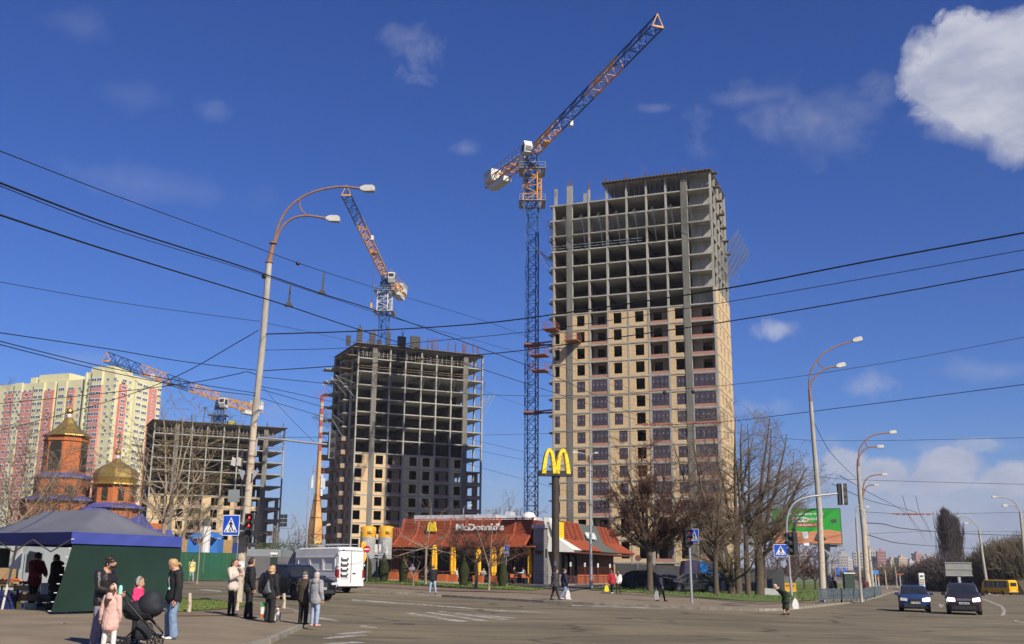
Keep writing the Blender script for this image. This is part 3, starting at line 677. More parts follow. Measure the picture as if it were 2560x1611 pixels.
def crane(label, base, z_sl, tip, ctip, secs, mast_n, frame_z=None, mast_cols=(M_CB,), zj=2.2, cab_side=1, w=2.0, mcol2=None, jw=1.9, hook=None, tro=.3):
 root = thing('tower_crane', label, 'crane', base); B = Vector(base); m = local(root); top = Vector((B.x, B.y, z_sl))
 lattice(m, B, top, w, mast_n, .2, .1); m.build('mast', mast_cols[0], root)
 if frame_z:
  m = local(root); z0, z1 = frame_z; lattice(m, (B.x, B.y, z0), (B.x, B.y, z1), w + .8, 4, .22, .16); m.build('climbing_frame', mast_cols[-1], root)
  for z in (z0 - .2, z1):
   m = local(root)
   for s in (-1, 1):
    m.box(B.x - 2.5, B.y + s * 1.7, z, B.x + 2.5, B.y + s * 2.5, z + .12); m.box(B.x + s * 1.7, B.y - 1.69, z, B.x + s * 2.5, B.y + 1.69, z + .12)
   for dz in (.6, 1.15):
    for s in (-1, 1): m.box(B.x - 2.5, B.y + s * 2.5, z + dz, B.x + 2.5, B.y + s * 2.56, z + dz + .07); m.box(B.x + s * 2.5, B.y - 2.49, z + dz, B.x + s * 2.56, B.y + 2.49, z + dz + .07)
   for sx in (-2.5, 0, 2.44):
    for sy in (-2.5, 2.44): m.box(B.x + sx, B.y + sy, z + .12, B.x + sx + .07, B.y + sy + .07, z + 1.2)
   for s in (-1, 1): m.bar((B.x + s * 2.3, B.y - 2.3, z), (B.x + s * 1.3, B.y - 1.2, z - 1.6), .12)
   m.build('work_platform', M_STEEL, root)
 m = local(root); lattice(m, top, top + Vector((0, 0, 2.4)), w * .8, 2, .3, .22); m.tube([top, top + Vector((0, 0, .8))], 1.3, 12); m.build('slewing_unit', M_CB, root)
 J = Vector((B.x, B.y, z_sl + zj)); tip = Vector((tip[0], tip[1], J.z)); ct = Vector((ctip[0], ctip[1], J.z)); d = (tip - J).normalized(); sd = Vector((d.y, -d.x, 0)); lj = (tip - J).length
 t = 0
 for i, (frac, c) in enumerate(secs):
  m = local(root); a = J + d * lj * t; t2 = t + frac; b = J + d * lj * t2
  lattice(m, a, b, jw, max(3, int(frac * lj / 2.4)), .19, .11, True, 2.1); m.build('jib_section', c, root); t = t2
 m = local(root); m.bar(tip + sd * .9, tip + Vector((0, 0, 2.1)), .12); m.bar(tip - sd * .9, tip + Vector((0, 0, 2.1)), .12); m.bar(tip - sd * .9, tip + sd * .9, .25); m.build('jib_head', M_CO, root)
 m = local(root); dc = (ct - J).normalized(); sc_ = Vector((dc.y, -dc.x, 0)); lc = (ct - J).length
 lattice(m, J + Vector((0, 0, .1)), ct + Vector((0, 0, .1)), 1.7, max(3, int(lc / 2.5)), .2, .14); m.build('counter_jib', secs[0][1], root)
 m = local(root)
 for s in (-1, 1):
  for dz in (1.6, 2.2): m.bar(J + sc_ * s * 1.2 + Vector((0, 0, dz)), ct + sc_ * s * 1.2 + Vector((0, 0, dz)), .07)
  n = int(lc / 1.6)
  for i in range(n + 1): m.bar(J.lerp(ct, i / n) + sc_ * s * 1.2 + Vector((0, 0, .9)), J.lerp(ct, i / n) + sc_ * s * 1.2 + Vector((0, 0, 2.2)), .07)
 m.build('walkway_rail', M_STEEL, root)
 m = MB(); m.M = root.matrix_basis.copy(); m.M = Matrix.Translation(-B) @ frame(ct, dc, sc_)
 m.box(-3.4, -1.1, -2.4, -.2, 1.1, .0); m.build('counterweight', M_CW, root)
 m = MB(); m.M = Matrix.Translation(-B) @ frame(J, dc, sc_); m.box(1.2, -1.3, -.6, 3.4, -.2, 2.0); m.box(lc * .55, -.9, .9, lc * .9, .9, 1.9); m.build('machinery_box', M_CW, root)
 m = MB(); m.M = Matrix.Translation(-B) @ frame(J, d, sd * cab_side)
 m.prism([(.3, -1.9), (1.9, -1.9), (2.5, -.9), (2.3, .5), (.3, .5)], .9, 2.5); o = m.build('operator_cab', M_CW, root)
 m = MB(); m.M = Matrix.Translation(-B) @ frame(J, d, sd * cab_side); m.prism([(.6, -1.2), (2.0, -1.2), (2.25, -.8), (2.1, .2), (.6, .2)], .88, 2.52); m.box(2.2, 1.1, -.7, 2.47, 2.3, .2); m.build('cab_window', M_WF, o)
 P = J + d * lj * tro; m = local(root); m.bar(P - d * 1.2 + Vector((0, 0, -.35)), P + d * 1.2 + Vector((0, 0, -.35)), .9, .35); m.build('trolley', M_CO, root)
 P2_ = J + d * lj * (tro + .18); m = local(root); m.bar(P2_ - sd * 1.5 + Vector((0, 0, -.1)), P2_ - sd * .9 + Vector((0, 0, -.1)), 1.0, 1.0); m.build('maintenance_basket', M_CW, root)
 if hook:
  m = local(root); m.bar(P, (P.x, P.y, hook + 1), .05); m.bar((P.x + .5, P.y, P.z), (P.x + .1, P.y, hook + 1), .05); m.build('hoist_rope', M_FORM, root)
  m = local(root); m.bar((P.x, P.y, hook), (P.x, P.y, hook + 1.2), .6, .35); m.build('hook_block', M_CO, root)
 return root
cr1 = crane('tallest crane with blue mast and long orange and blue jib beside the tallest tower', (3.7, 190, -.3), 78.6, (21.3, 140.6), (-5.2, 206.5),
   [(.24, M_CO), (.28, M_CB), (.22, M_CO), (.26, M_CB)], 46, (70.8, 77.2), (M_CB, M_CO), cab_side=1, tro=.13)
m = local(cr1)
for zz in (42.9, 30.2, 49.4):
 if zz == 49.4: continue
 m.bar((3.7, 189, zz), (9.5, 186.5, zz + .3), .25); m.bar((3.7, 191, zz), (9.8, 188, zz), .25); m.bar((3.7, 189, zz), (9.8, 190.5, zz), .22); m.cbox(3.7, 190, zz, 2.9, 2.9, .3)
m.build('wall_tie', M_RUST, cr1)
m = local(cr1)
for k in range(12):
 z = 10 + k * 5.2; m.bar((2.9, 189.2, z), (4.5, 190.8, z + 2.6), .08); m.bar((3.3, 189.4, z), (3.3, 189.4, z + 5.2), .08)
m.build('ladder', M_CB, cr1)
cr2 = crane('orange crane with blue jib tip standing up from the middle tower', (-30.9, 245, 0), 69.4, (-31.9, 188.5), (-28.4, 262.5),
   [(.30, M_CO), (.38, M_CO), (.32, M_CB)], 40, (62.6, 67.6), (M_CB, M_CW), cab_side=-1, tro=.36, w=1.9, hook=58.5)
cr3 = crane('low crane with its jib pointing left over the lowest tower', (-77.5, 275, 0), 43.2, (-87.6, 221.4), (-70.4, 291),
   [(.30, M_CO), (.22, M_CB), (.22, M_CO), (.26, M_CB)], 26, (38.5, 41.5), (M_CB, M_CB), cab_side=-1, tro=.5, w=1.8, jw=1.7, hook=None)
# ================================================================ radio mast
M_MO = mat('mast_orange', (.46, .20, .05), (.30, .11, .03), sc=1.2, rough=.8)
M_MY = mat('mast_sheet', (.56, .36, .14), (.42, .20, .07), sc=1.0, rough=.85, stretch=(1, 1, .5))
bp = W(788, 1340, 190); RM = thing('radio_mast', 'slender mast with orange sheeted foot and red and white top, between the two left towers', 'mast', (bp.x, 190, 0))
def zrow(py, D=190, b=bp): return ztop((b.x, D), py)
m = MB(); zA, zB, zC = zrow(1235), zrow(1128), zrow(1010)
prof = [(2.5, 0), (1.55, zrow(1300)), (.75, zA), (.55, zB)]
m.lathe([(1.5, 0), (1.15, zrow(1310)), (.5, zA)], 4); m.build('sheeted_foot', M_MY, RM)
m = MB()
for k in range(4):
 a = math.pi / 2 * k
 m.bar((1.5 * math.cos(a), 1.5 * math.sin(a), 0), (1.15 * math.cos(a), 1.15 * math.sin(a), zrow(1310)), .12); m.bar((1.15 * math.cos(a), 1.15 * math.sin(a), zrow(1310)), (.5 * math.cos(a), .5 * math.sin(a), zA), .12)
 for z in range(2, int(zA), 3):
  def rr(z): return 1.5 - .35 * z / zrow(1310) if z < zrow(1310) else 1.15 - .65 * (z - zrow(1310)) / (zA - zrow(1310))
  a2 = a + math.pi / 2; r = rr(z) + .02; m.bar((r * math.cos(a), r * math.sin(a), z), (r * math.cos(a2), r * math.sin(a2), z), .09)
m.build('foot_frame', mat('mast_dark', (.14, .06, .03), rough=.9), RM)
m = MB(); m.tube([(0, 0, zA), (0, 0, zB)], [.5, .36], 4); m.build('middle_section', M_MY, RM)
m = MB(); m.mi = 0; n = 9; zt = zrow(992)
for k in range(n): m.mi = k % 2; m.tube([(0, 0, zB + (zt - zB) * k / n), (0, 0, zB + (zt - zB) * (k + 1) / n)], .33, 6)
m.build('striped_section', [mat('mast_red', (.42, .09, .05), (.28, .06, .04), sc=3), mat('mast_white', (.5, .42, .34), (.36, .27, .2), sc=3)], RM)
m = MB()
for s in (-1, 1):
 m.cbox(s * .75, 0, zt, 1.2, .1, .1); m.cbox(s * .9, 0, zt + .5, .08, .08, 1.2); m.cbox(s * .35, 0, zt + .6, .08, .08, 1.4); m.cbox(s * 1.0, 0, zrow(1180) + .4, .08, .08, 1.6); m.cbox(s * .6, 0, zrow(1180), 1.0, .1, .1)
m.build('antenna_arm', mat('mast_red', (1, 1, 1)), RM)
for i, (dx, z, h) in enumerate(((-.95, zrow(1206), 2.2), (.75, zrow(1204), 2.3), (1.15, zrow(1210), 2.0), (.8, zrow(1232), 1.2))):
 m = MB(); m.cbox(dx, -.2, z, .36, .3, h); m.build('antenna_panel', M_CW, RM)
m = MB()
for z in (zrow(1206), zrow(1215)): m.cbox(.1, 0, z, 2.2, .1, .1)
m.build('antenna_bracket', M_STEEL, RM)
# ================================================================ apartment block
M_AY = mat('cream_render', (.60, .57, .35), (.54, .51, .30), sc=.25, rough=.9)
M_AP = mat('pink_render', (.56, .23, .19), (.50, .19, .15), sc=.25, rough=.9)
M_AW = mat('white_sash', (.78, .78, .76), rough=.5)
M_AG = mat('window_glass', (.10, .11, .13), (.05, .055, .07), sc=.4, rough=.12, spec=.6)
oA = W(290, 915, 420); AB = thing('apartment_block', 'tall cream and pink apartment block with many white windows behind the church', 'building', (oA.x, 420, 0), R_(-20.8))
AI = (Matrix.Translation((oA.x, 420, 0)) @ Matrix.Rotation(R_(-20.8), 4, 'Z')).inverted()
def ahit(px, py, ax, val=0.0):
 d = AI.to_3x3() @ pray(px / 3.294, 880 + py / 3.294); o = AI @ Vector((0, 0, CZ)); return o + d * ((val - o[ax]) / d[ax])
AX = lambda z, y=600: ahit(z, y, 1).x
AY = lambda z, y=600: ahit(z, y, 0).y
HF = 2.82; NF = 27
xm1, xm2 = AX(425), AX(700, 300); H1, H2, H3 = ahit(900, 112, 1).z, ahit(560, 232, 1).z, ahit(200, 262, 1).z
walls = MB(); walls.box(xm2, 0, 0, 0, AY(1322, 400), H1 - 2.4); walls.box(xm1, .8, 0, xm2 - .01, 15, H2); walls.box(-78, 0, 0, xm1 - .6, 15, H3)
walls.box(xm2 + 1.5, 1, H1 - 2.4, -1.5, 12, H1); walls.box(AX(295, 200), 2, H3, AX(540, 200), 11, ahit(400, 178, 1).z); walls.box(AX(225, 220), 2, H3, AX(270, 220), 8, ahit(250, 205, 1).z); walls.box(xm2 + .3, -.8, 4, AX(720, 250), -.01, H1 - 2.4); walls.build('wall', M_AY, AB)
def band(name, m_, x0, x1, y, z0, z1, d=.9, side=False):
 b = MB()
 if side: b.box(.01, x0, z0, d, x1, z1)
 else: b.box(x0, y - d, z0, x1, y - .01, z1)
 b.build(name, m_, AB)
for a0, a1, y, zt_b, d in ((733, 815, 0, 280, 1.0), (528, 580, .8, 300, .7), (28, 95, 0, 345, .5), (160, 252, 0, 330, .6), (345, 420, 0, 320, .6)): band('pink_bay', M_AP, AX(a0), AX(a1), y, 2, ahit((a0 + a1) / 2, zt_b, 1).z, d)
for a0, a1, y, zt_b, d in ((733, 815, 0, 150, 1.02), (440, 510, .8, 240, .7), (258, 340, 0, 262, 1.0), (96, 156, 0, 262, .8)): band('cream_bay', M_AY, AX(a0), AX(a1), y, 2 if a0 != 733 else ahit(770, 281, 1).z, ahit((a0 + a1) / 2, zt_b, 1).z, d)
for a0, a1, zt_b, d in ((950, 1005, 270, 1.0), (1203, 1262, 300, .5)): band('pink_bay', M_AP, max(.05, AY(a0)), AY(a1), 0, 2, ahit(a1, zt_b, 0).z, d, True)
band('cream_bay', M_AY, AY(1075), AY(1135), 0, 2, ahit(1100, 215, 0).z, 1.0, True)
front = [(AX(z), w, y, k) for z, w, y, k in ((15, 1.4, 0, 0), (62, 2.0, -.5, 1), (110, 1.3, -.8, 0), (142, 1.3, -.8, 0), (185, 1.4, -.6, 0), (228, 1.4, -.6, 0), (280, 2.2, -1, 1), (320, 2.2, -1, 1), (382, 1.5, -.6, 0), (475, 3.0, .1, 1), (553, 2.6, .1, 1), (617, 1.3, .8, 0), (665, 1.3, .8, 0), (712, 1.2, -.8, 0), (754, 2.4, -1, 1), (797, 2.4, -1, 1), (855, 1.3, 0, 0), (914, 1.3, 0, 0))]
side = [(AY(z), w, x, k) for z, w, x, k in ((975, 2.4, 1.0, 1), (1038, 1.4, 0, 0), (1105, 2.8, 1.0, 1), (1172, 3.0, 0, 1), (1228, 1.0, .5, 0), (1288, 2.4, 0, 1))]
wins = []
for f in range(NF):
 z = 3.2 + f * HF
 for (x, w, y, k) in front:
  if z > (H3 if x < xm1 else H2 if x < xm2 else H1 - 2.4) - 2.2: continue
  wins.append((0, x, y, z, w, k))
 for (y, w, x, k) in side:
  if z > H1 - 4.4: continue
  wins.append((1, x, y, z, w, k))
def awin(b, s, x, y, z, w, k):
 h = 1.45; n = 3 if w > 2.5 else 2
 b.mi = 0
 def bx(a0, z0, a1, z1, d0, d1):
  if s == 0: b.box(x + a0, y - d1, z0, x + a1, y - d0, z1)
  else: b.box(x + d0, y + a0, z0, x + d1, y + a1, z1)
 bx(-w / 2, z, w / 2, z + h, .02, .07)
 b.mi = 1; t = .2
 for i in range(n):
  a0 = -w / 2 + w * i / n + t / 2; a1 = -w / 2 + w * (i + 1) / n - t / 2; bx(a0, z + t, a1, z + h - t, .07, .10)
wins.sort(key=lambda q: q[3] - q[1] * .03)
big, rest = wins[-100:], wins[:-100]
for q in big:
 b = MB(); awin(b, *q); b.build('window', [M_AW, M_AG], AB)
b = MB()
for q in rest: awin(b, *q)
tag(b.build('window', [M_AW, M_AG], AB), kind='stuff')
rn = random.Random(2); b = MB()
for q in wins:
 if q[5] == 0 and rn.random() < .33:
  if q[0] == 0: b.box(q[1] + .9, q[2] - .4, q[3] - .5, q[1] + 1.7, q[2] - .05, q[3] + .1)
  else: b.box(q[1] + .05, q[2] + .9, q[3] - .5, q[1] + .4, q[2] + 1.7, q[3] + .1)
tag(b.build('air_conditioner', mat('ac_grey', (.35, .35, .34), rough=.6), AB), kind='stuff')
# ================================================================ church
M_CHO = brick('orange_brick', (.47, .14, .045), (.38, .105, .035), (.30, .13, .07), .3, .1, .012, dirty=(.33, .12, .06))
M_GOLD = mat('gold_leaf', (.48, .33, .10), (.34, .22, .06), sc=6, rough=.38, metal=.7, bump=.5, bsc=7)
M_CHB = mat('blue_roof', (.075, .085, .25), (.055, .06, .20), sc=1, rough=.45)
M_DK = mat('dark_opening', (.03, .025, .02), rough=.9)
cp = W(150, 1260, 100); CH = thing('church', 'orange church with gold domes and blue roofs behind the stall tent', 'church', (cp.x, 100, .8), R_(-28))
def cz(py, b=None, D=100): return ztop(((b or cp).x, D), py) - .8
def octa(b, r, z0, z1, c, r2=None): b.lathe([(r, z0), (r2 or r, z1)], 8, (c[0], c[1], 0))
tw = (0, 0); c2w = W(283, 1260, 100); off = CH.rotation_euler.to_matrix().inverted() @ Vector((c2w.x - cp.x, 0, 0)); dm = (off.x, off.y)
# belfry
def arch_open(b, c, r, ang, w, z0, z1):
 d = Vector((math.cos(ang), math.sin(ang), 0)); s = Vector((-d.y, d.x, 0)); o = Vector((c[0], c[1], 0)) + d * r
 pts = [(-w / 2, z0), (w / 2, z0), (w / 2, z1 - w / 2)] + [(w / 2 * math.cos(a), z1 - w / 2 + w / 2 * math.sin(a)) for a in [math.pi * k / 6 for k in range(1, 6)]] + [(-w / 2, z1 - w / 2)]
 n = len(pts); vs = [tuple(o + s * p + Vector((0, 0, q)) + d * e) for e in (-.3, .05) for p, q in pts]
 b.add(vs, [tuple(range(n - 1, -1, -1)), tuple(range(n, 2 * n))] + [(i, (i + 1) % n, n + (i + 1) % n, n + i) for i in range(n)])
zr = cz(1090); zb = cz(1185); rb = 1.98
b = MB(); octa(b, rb, zb - .5, zr, tw); octa(b, rb + .12, zb + 3.0, zb + 3.2, tw); b.build('belfry_wall', M_CHO, CH)
for k in range(8):
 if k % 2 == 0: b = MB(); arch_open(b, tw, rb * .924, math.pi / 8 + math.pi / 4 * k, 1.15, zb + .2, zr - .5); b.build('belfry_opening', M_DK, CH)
b = MB(); zpk = cz(1035); b.lathe([(2.25, zr - .12), (2.2, zr), (1.75, zr + .22), (1.2, zr + .62), (.7, zr + 1.15), (.3, zr + 1.75)], 8, (0, 0, 0)); b.build('tent_roof', M_GOLD, CH)
def onion(c, z, r, parent, neck, ch=.8):
 b = MB(); b.tube([(c[0], c[1], z), (c[0], c[1], z + neck)], r * .55, 10); b.build('dome_neck', M_AW, parent)
 b = MB(); z += neck; b.lathe([(r * .55, z), (r * .95, z + r * .35), (r, z + r * .8), (r * .8, z + r * 1.3), (r * .35, z + r * 1.8), (r * .1, z + r * 2.3), (.02, z + r * 2.8)], 14, (c[0], c[1], 0)); b.build('small_dome', M_GOLD, parent, smooth=True)
 b = MB(); z += r * 2.6; b.bar((c[0], c[1], z), (c[0], c[1], z + ch), .07); b.cbox(c[0], c[1], z + ch * .63, ch * .5, .07, .07); b.cbox(c[0], c[1], z + ch * .83, ch * .25, .07, .06); b.cbox(c[0], c[1], z + ch * .4, ch * .28, .07, .06); b.build('cross', M_GOLD, parent)
onion(tw, zr + 1.7, .33, CH, .4)
b = MB(); b.lathe([(2.7, zb - .5), (2.65, zb - .35), (1.95, zb)], 8); b.build('blue_skirt', M_CHB, CH)
zs = cz(1245); b = MB(); octa(b, 2.5, zs, zb - .42, tw); b.build('lower_drum', M_CHO, CH)
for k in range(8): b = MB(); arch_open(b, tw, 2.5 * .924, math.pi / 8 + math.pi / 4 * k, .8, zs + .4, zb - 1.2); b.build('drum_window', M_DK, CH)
b = MB(); b.lathe([(3.9, zs - .4), (3.85, zs - .25), (2.5, zs + .15)], 8); b.build('blue_skirt', M_CHB, CH)
b = MB(); octa(b, 3.5, 0, zs - .3, tw); b.build('base_wall', M_CHO, CH)
# main dome
zd = cz(1212, c2w); zdb = cz(1262, c2w)
b = MB(); octa(b, 2.0, zdb, zd, dm); b.build('dome_drum', M_CHO, CH)
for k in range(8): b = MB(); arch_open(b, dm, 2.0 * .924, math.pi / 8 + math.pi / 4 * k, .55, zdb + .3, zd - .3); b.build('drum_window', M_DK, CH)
b = MB(); b.lathe([(2.35, zd - .08), (2.3, zd + .05), (1.9, zd + .12), (2.08, zd + .6), (2.05, zd + 1.0), (1.75, zd + 1.4), (1.15, zd + 1.8), (.55, zd + 2.12), (.25, zd + 2.45)], 8, (dm[0], dm[1], 0)); b.build('main_dome', M_GOLD, CH)
onion(dm, zd + 2.4, .3, CH, .4, 1.4)
b = MB(); b.lathe([(2.9, zdb - .4), (2.85, zdb - .25), (2.0, zdb + .1)], 8, (dm[0], dm[1], 0)); b.build('blue_skirt', M_CHB, CH)
b = MB(); octa(b, 2.5, 0, zdb - .3, dm); b.box(-3, 1, 0, dm[0], 9, zdb - 1.5); b.build('nave_wall', M_CHO, CH)
# gabled porch to the right
px0 = dm[0] - .6; zg = cz(1330, c2w); zg2 = cz(1300, c2w) + .9
b = MB(); b.prism([(px0, 0), (px0 + 4.2, 0), (px0 + 4.2, zg), (px0 + 2.1, zg2 - .3), (px0, zg)], dm[1] - 4.4, dm[1] + 2); b.build('porch_wall', M_CHO, CH)
for s in (-1, 1):
 b = MB(); xm = px0 + 2.1; b.add([(xm, dm[1] - 4.9, zg2), (xm + s * 2.9, dm[1] - 4.9, zg - .5), (xm + s * 2.9, dm[1] + 2, zg - .5), (xm, dm[1] + 2, zg2), (xm, dm[1] - 4.9, zg2 - .2), (xm + s * 2.9, dm[1] - 4.9, zg - .7), (xm + s * 2.9, dm[1] + 2, zg - .7), (xm, dm[1] + 2, zg2 - .2)],
       [(0, 1, 2, 3), (4, 5, 6, 7), (0, 1, 5, 4), (1, 2, 6, 5), (2, 3, 7, 6), (3, 0, 4, 7)]); b.build('porch_roof', M_CHB, CH)
b = MB(); b.prism([(px0 + 3.6, zg - 1.0), (px0 + 6.0, zg - 1.7), (px0 + 4.2, zg + .3)], dm[1] - 2, dm[1] + 4); b.build('wing_roof', M_CHB, CH)
b = MB(); b.box(px0 + 4.21, dm[1] - 1.6, 0, px0 + 5.4, dm[1] + 3, zg - 1.9); b.build('wing_wall', M_CHO, CH)
# ================================================================ restaurant
M_SL = mat('red_slat', (.36, .085, .035), (.29, .068, .03), sc=2, rough=.6)
M_SLD = mat('red_backing', (.16, .035, .02), (.12, .03, .02), sc=2, rough=.8)
M_GB = brick('grey_brick', (.30, .28, .26), (.25, .235, .22), (.17, .16, .15), .8, .2, .018, dirty=(.22, .2, .19))
M_WH = mat('white_fin', (.74, .73, .68), (.68, .67, .62), sc=1, rough=.5)
M_GG = mat('grey_green', (.105, .115, .095), (.09, .10, .085), sc=1, rough=.6)
M_BG = mat('dark_glass', (.012, .012, .013), (.025, .02, .02), sc=.5, rough=.15, spec=.25)
M_YE = mat('yellow_sign', (.80, .60, .02), (.74, .54, .02), sc=1, rough=.4)
M_UM = mat('yellow_canvas', (.85, .46, .02), (.72, .33, .01), sc=3, rough=.8, stretch=(3, 3, .5))
M_TR = mat('tin_roof', (.50, .51, .52), (.40, .41, .43), sc=.5, rough=.5)
M_BR = mat('dark_red_brown', (.14, .05, .035), (.10, .035, .03), sc=1.5, rough=.7)
M_OR = mat('terrace_orange', (.44, .115, .035), (.36, .09, .03), sc=1, rough=.7)
M_GAL = mat('galvanised', (.42, .43, .44), (.33, .34, .36), sc=3, rough=.45, metal=.5)
M_BLK = mat('black_metal', (.02, .02, .022), (.03, .03, .03), sc=3, rough=.5)
ro = GX(1369, 108, .13); RS = thing('restaurant', 'low restaurant with slatted red roof, grey brick block and white lettering', 'restaurant', ro, R_(-20.8))
RM4 = RS.matrix_basis.copy() if False else Matrix.Translation(ro) @ Matrix.Rotation(R_(-20.8), 4, 'Z'); RI = RM4.inverted()
def plane_hit(px, py, axis, val):
 """point in the restaurant frame where the view ray meets local plane axis=val"""
 d = RI.to_3x3() @ pray(px, py); o = RI @ Vector((0, 0, CZ)); t = (val - o[axis]) / d[axis]; return o + d * t
def FX(px, y, py=1400): return plane_hit(px, py, 1, y).x
def FZ(px, py, y): return plane_hit(px, py, 1, y).z
def SY(px, x, py=1400): return plane_hit(px, py, 0, x).y
zt_, zb_, ze_ = FZ(1170, 1296, 1.2), FZ(1170, 1336, .5), FZ(1170, 1365, -1.4)
xl, xr = FX(1012, 1.2, 1296), FX(1333, 1.2, 1296)
prof = [(1.2, zt_), (.5, zb_), (-1.4, ze_)]
b = MB()
for k in range(2):
 (ya, za), (yb, zb2) = prof[k], prof[k + 1]; L_ = math.hypot(yb - ya, zb2 - za); n = int(L_ / .155)
 for i in range(n):
  t = (i + .5) / n; y = ya + (yb - ya) * t; z = za + (zb2 - za) * t; b.box(xl, y - .04, z - .045, xr, y + .04, z + .045)
b.build('roof_slat', M_SL, RS)
for k in range(9):
 x = xl + (xr - xl) * k / 8; r = MB()
 for j in range(2): r.bar((x, prof[j][0] - .06, prof[j][1]), (x, prof[j + 1][0] - .06, prof[j + 1][1]), .2, .14)
 r.build('roof_rib', M_SL, RS)
b = MB(); b.add([(xl, 1.5, zt_ - .4), (xr, 1.5, zt_ - .4), (xr, .8, zb_), (xl, .8, zb_), (xr, -1.2, ze_ + .12), (xl, -1.2, ze_ + .12)], [(0, 1, 2, 3), (3, 2, 4, 5)]); b.build('roof_backing', M_SLD, RS)
b = MB(); b.box(xl - .1, -1.5, ze_ - .12, xr + .9, 2.6, ze_ - .02); b.build('canopy', M_SL, RS)
b = MB(); b.box(xl + .3, 1.6, ze_, xr + .2, 24, zt_ - .25); b.build('upper_wall', M_SLD, RS)
b = MB(); b.box(xl + .2, 3.4, 0, xr + .3, 3.6, ze_ - .12); b.build('shop_window', M_BG, RS)
b = MB()
for k in range(7): x = xl + .6 + k * 2.2; b.box(x, 3.25, 0, x + .14, 3.39, ze_ - .12)
b.box(xl + .2, 3.25, 0, xr + .2, 3.38, .5); b.build('window_frame', M_BR, RS)
xa, xb_ = FX(979, .2), FX(1022, .2); b = MB(); x = xa; zz = FZ(979, 1320, .2)
while x < xb_: b.box(x, .15, .1, x + .09, .35, zz if x < xl else ze_ - .12); x += .26
b.build('side_screen', M_SL, RS)
b = MB(); b.box(xa, .5, 0, xb_, .6, zz - .1 if False else ze_ - .12); b.box(xa, .5, ze_ - .12, xl - .02, .6, zz - .1); b.build('screen_backing', M_SLD, RS)
gx = FX(1333, 0); zg = FZ(1350, 1321, 0)
b = MB(); b.box(gx, 0, -.3, 0, 4.5, zg); b.build('grey_block', M_GB, RS)
b = MB(); b.box(gx - .1, -.1, zg, .1, 4.6, zg + .35); b.build('coping', M_TR, RS)
b = MB(); b.box(gx + .25, -.35, 3.1, gx + 1.1, -.01, 3.35); b.build('wall_lamp', M_BLK, RS)
b = MB(); zr1 = FZ(1200, 1287, 6); b.box(FX(1035, 6, 1290), 6, zt_ - .3, FX(1240, 6, 1290), 14, zr1); b.build('roof_plant_screen', M_TR, RS)
b = MB(); b.box(FX(1238, 9, 1290), 9, zt_ - .3, FX(1318, 9, 1290), 14, FZ(1270, 1290, 9)); b.box(FX(1262, 9.5, 1280), 9.6, FZ(1270, 1290, 9), FX(1276, 9.5, 1280), 11, FZ(1270, 1279, 9.5)); b.build('roof_unit', M_TR, RS)
b = MB(); b.lathe([(.8, zt_ - .3), (.8, zt_ + .3), (.5, zt_ + .7), (.1, zt_ + .8)], 14, (FX(1322, 5, 1290), 5, 0)); b.build('roof_vent', M_WH, RS)
b = MB(); x = FX(1318, 0); b.prism([(x, 0), (x + .3, 0), (x + .45, 1.6), (x + .3, ze_ - .1), (x, ze_ - .1)], .2, .5); b.build('yellow_pier', M_UM, RS)
# side wing
ty = [(-.2, FZ(1366, 1297, 0)), (.55, FZ(1377, 1346, 0)), (2.5, plane_hit(1438, 1375, 0, 2.5).z)]
ys_ = [0, 3.7, 10.7, 18.5, 25.5]
def wing(name, m_, y0, y1, d=.12):
 b = MB()
 for j in range(2):
  (xa_, za), (xb2, zb3) = ty[j], ty[j + 1]
  b.add([(xa_, y0, za), (xb2, y0, zb3), (xb2, y1, zb3), (xa_, y1, za), (xa_ - d, y0, za - d), (xb2 - d, y0, zb3 - d), (xb2 - d, y1, zb3 - d), (xa_ - d, y1, za - d)], [(0, 1, 2, 3), (4, 5, 6, 7), (0, 1, 5, 4), (2, 3, 7, 6), (1, 2, 6, 5), (3, 0, 4, 7)])
 b.build(name, m_, RS)
def wing_slats(y0, y1):
 b = MB(); wing('roof_backing', M_SLD, y0 + .01, y1 - .01, .1)
 for k in range(2):
  (ya, za), (yb, zb2) = ty[k], ty[k + 1]; n = int(math.hypot(yb - ya, zb2 - za) / .2)
  for i in range(n): t = (i + .5) / n; x = ya + (yb - ya) * t; z = za + (zb2 - za) * t; b.box(x + .02, y0, z - .02, x + .12, y1, z + .09)
 b.build('roof_slat', M_SL, RS)
 n = max(2, round((y1 - y0) / 1.7))
 for k in range(n + 1):
  y = y0 + (y1 - y0) * k / n; r = MB()
  for j in range(2): r.bar((ty[j][0] + .1, y, ty[j][1]), (ty[j + 1][0] + .1, y, ty[j + 1][1]), .16)
  r.build('roof_rib', M_SL, RS)
# white fin: a frame with an opening at its near end
wing('white_roof', M_WH, .9, 3.7, .2)
b = MB()
fin = [(ty[0][0] - .3, ty[0][1] + .15), (ty[0][0] + .35, ty[0][1] + .1), (ty[1][0] + .35, ty[1][1] + .15), (ty[2][0] + .1, ty[2][1] + .05), (ty[2][0], ty[2][1] - .25), (ty[1][0] - .6, ty[2][1] - .2), (ty[1][0] - .45, ty[1][1])]
b.prism(fin, 0.0, .9); b.build('white_fin', M_WH, RS)
b = MB(); b.prism([(ty[0][0] + .12, ty[0][1] - .35), (ty[0][0] + .32, ty[0][1] - .35), (ty[1][0] + .15, ty[1][1] + .1), (ty[1][0] - .15, ty[1][1] + .1)], -.02, -.005); b.build('fin_inset', M_GG, RS)
wing_slats(3.7, 10.7); wing('green_panel', M_GG, 10.7, 18.5, .14); wing_slats(18.5, 25.5)
b = MB(); b.box(.0, .9, ty[2][1] - .3, 2.4, 25.4, ty[2][1] - .16); b.build('canopy', M_BR, RS)
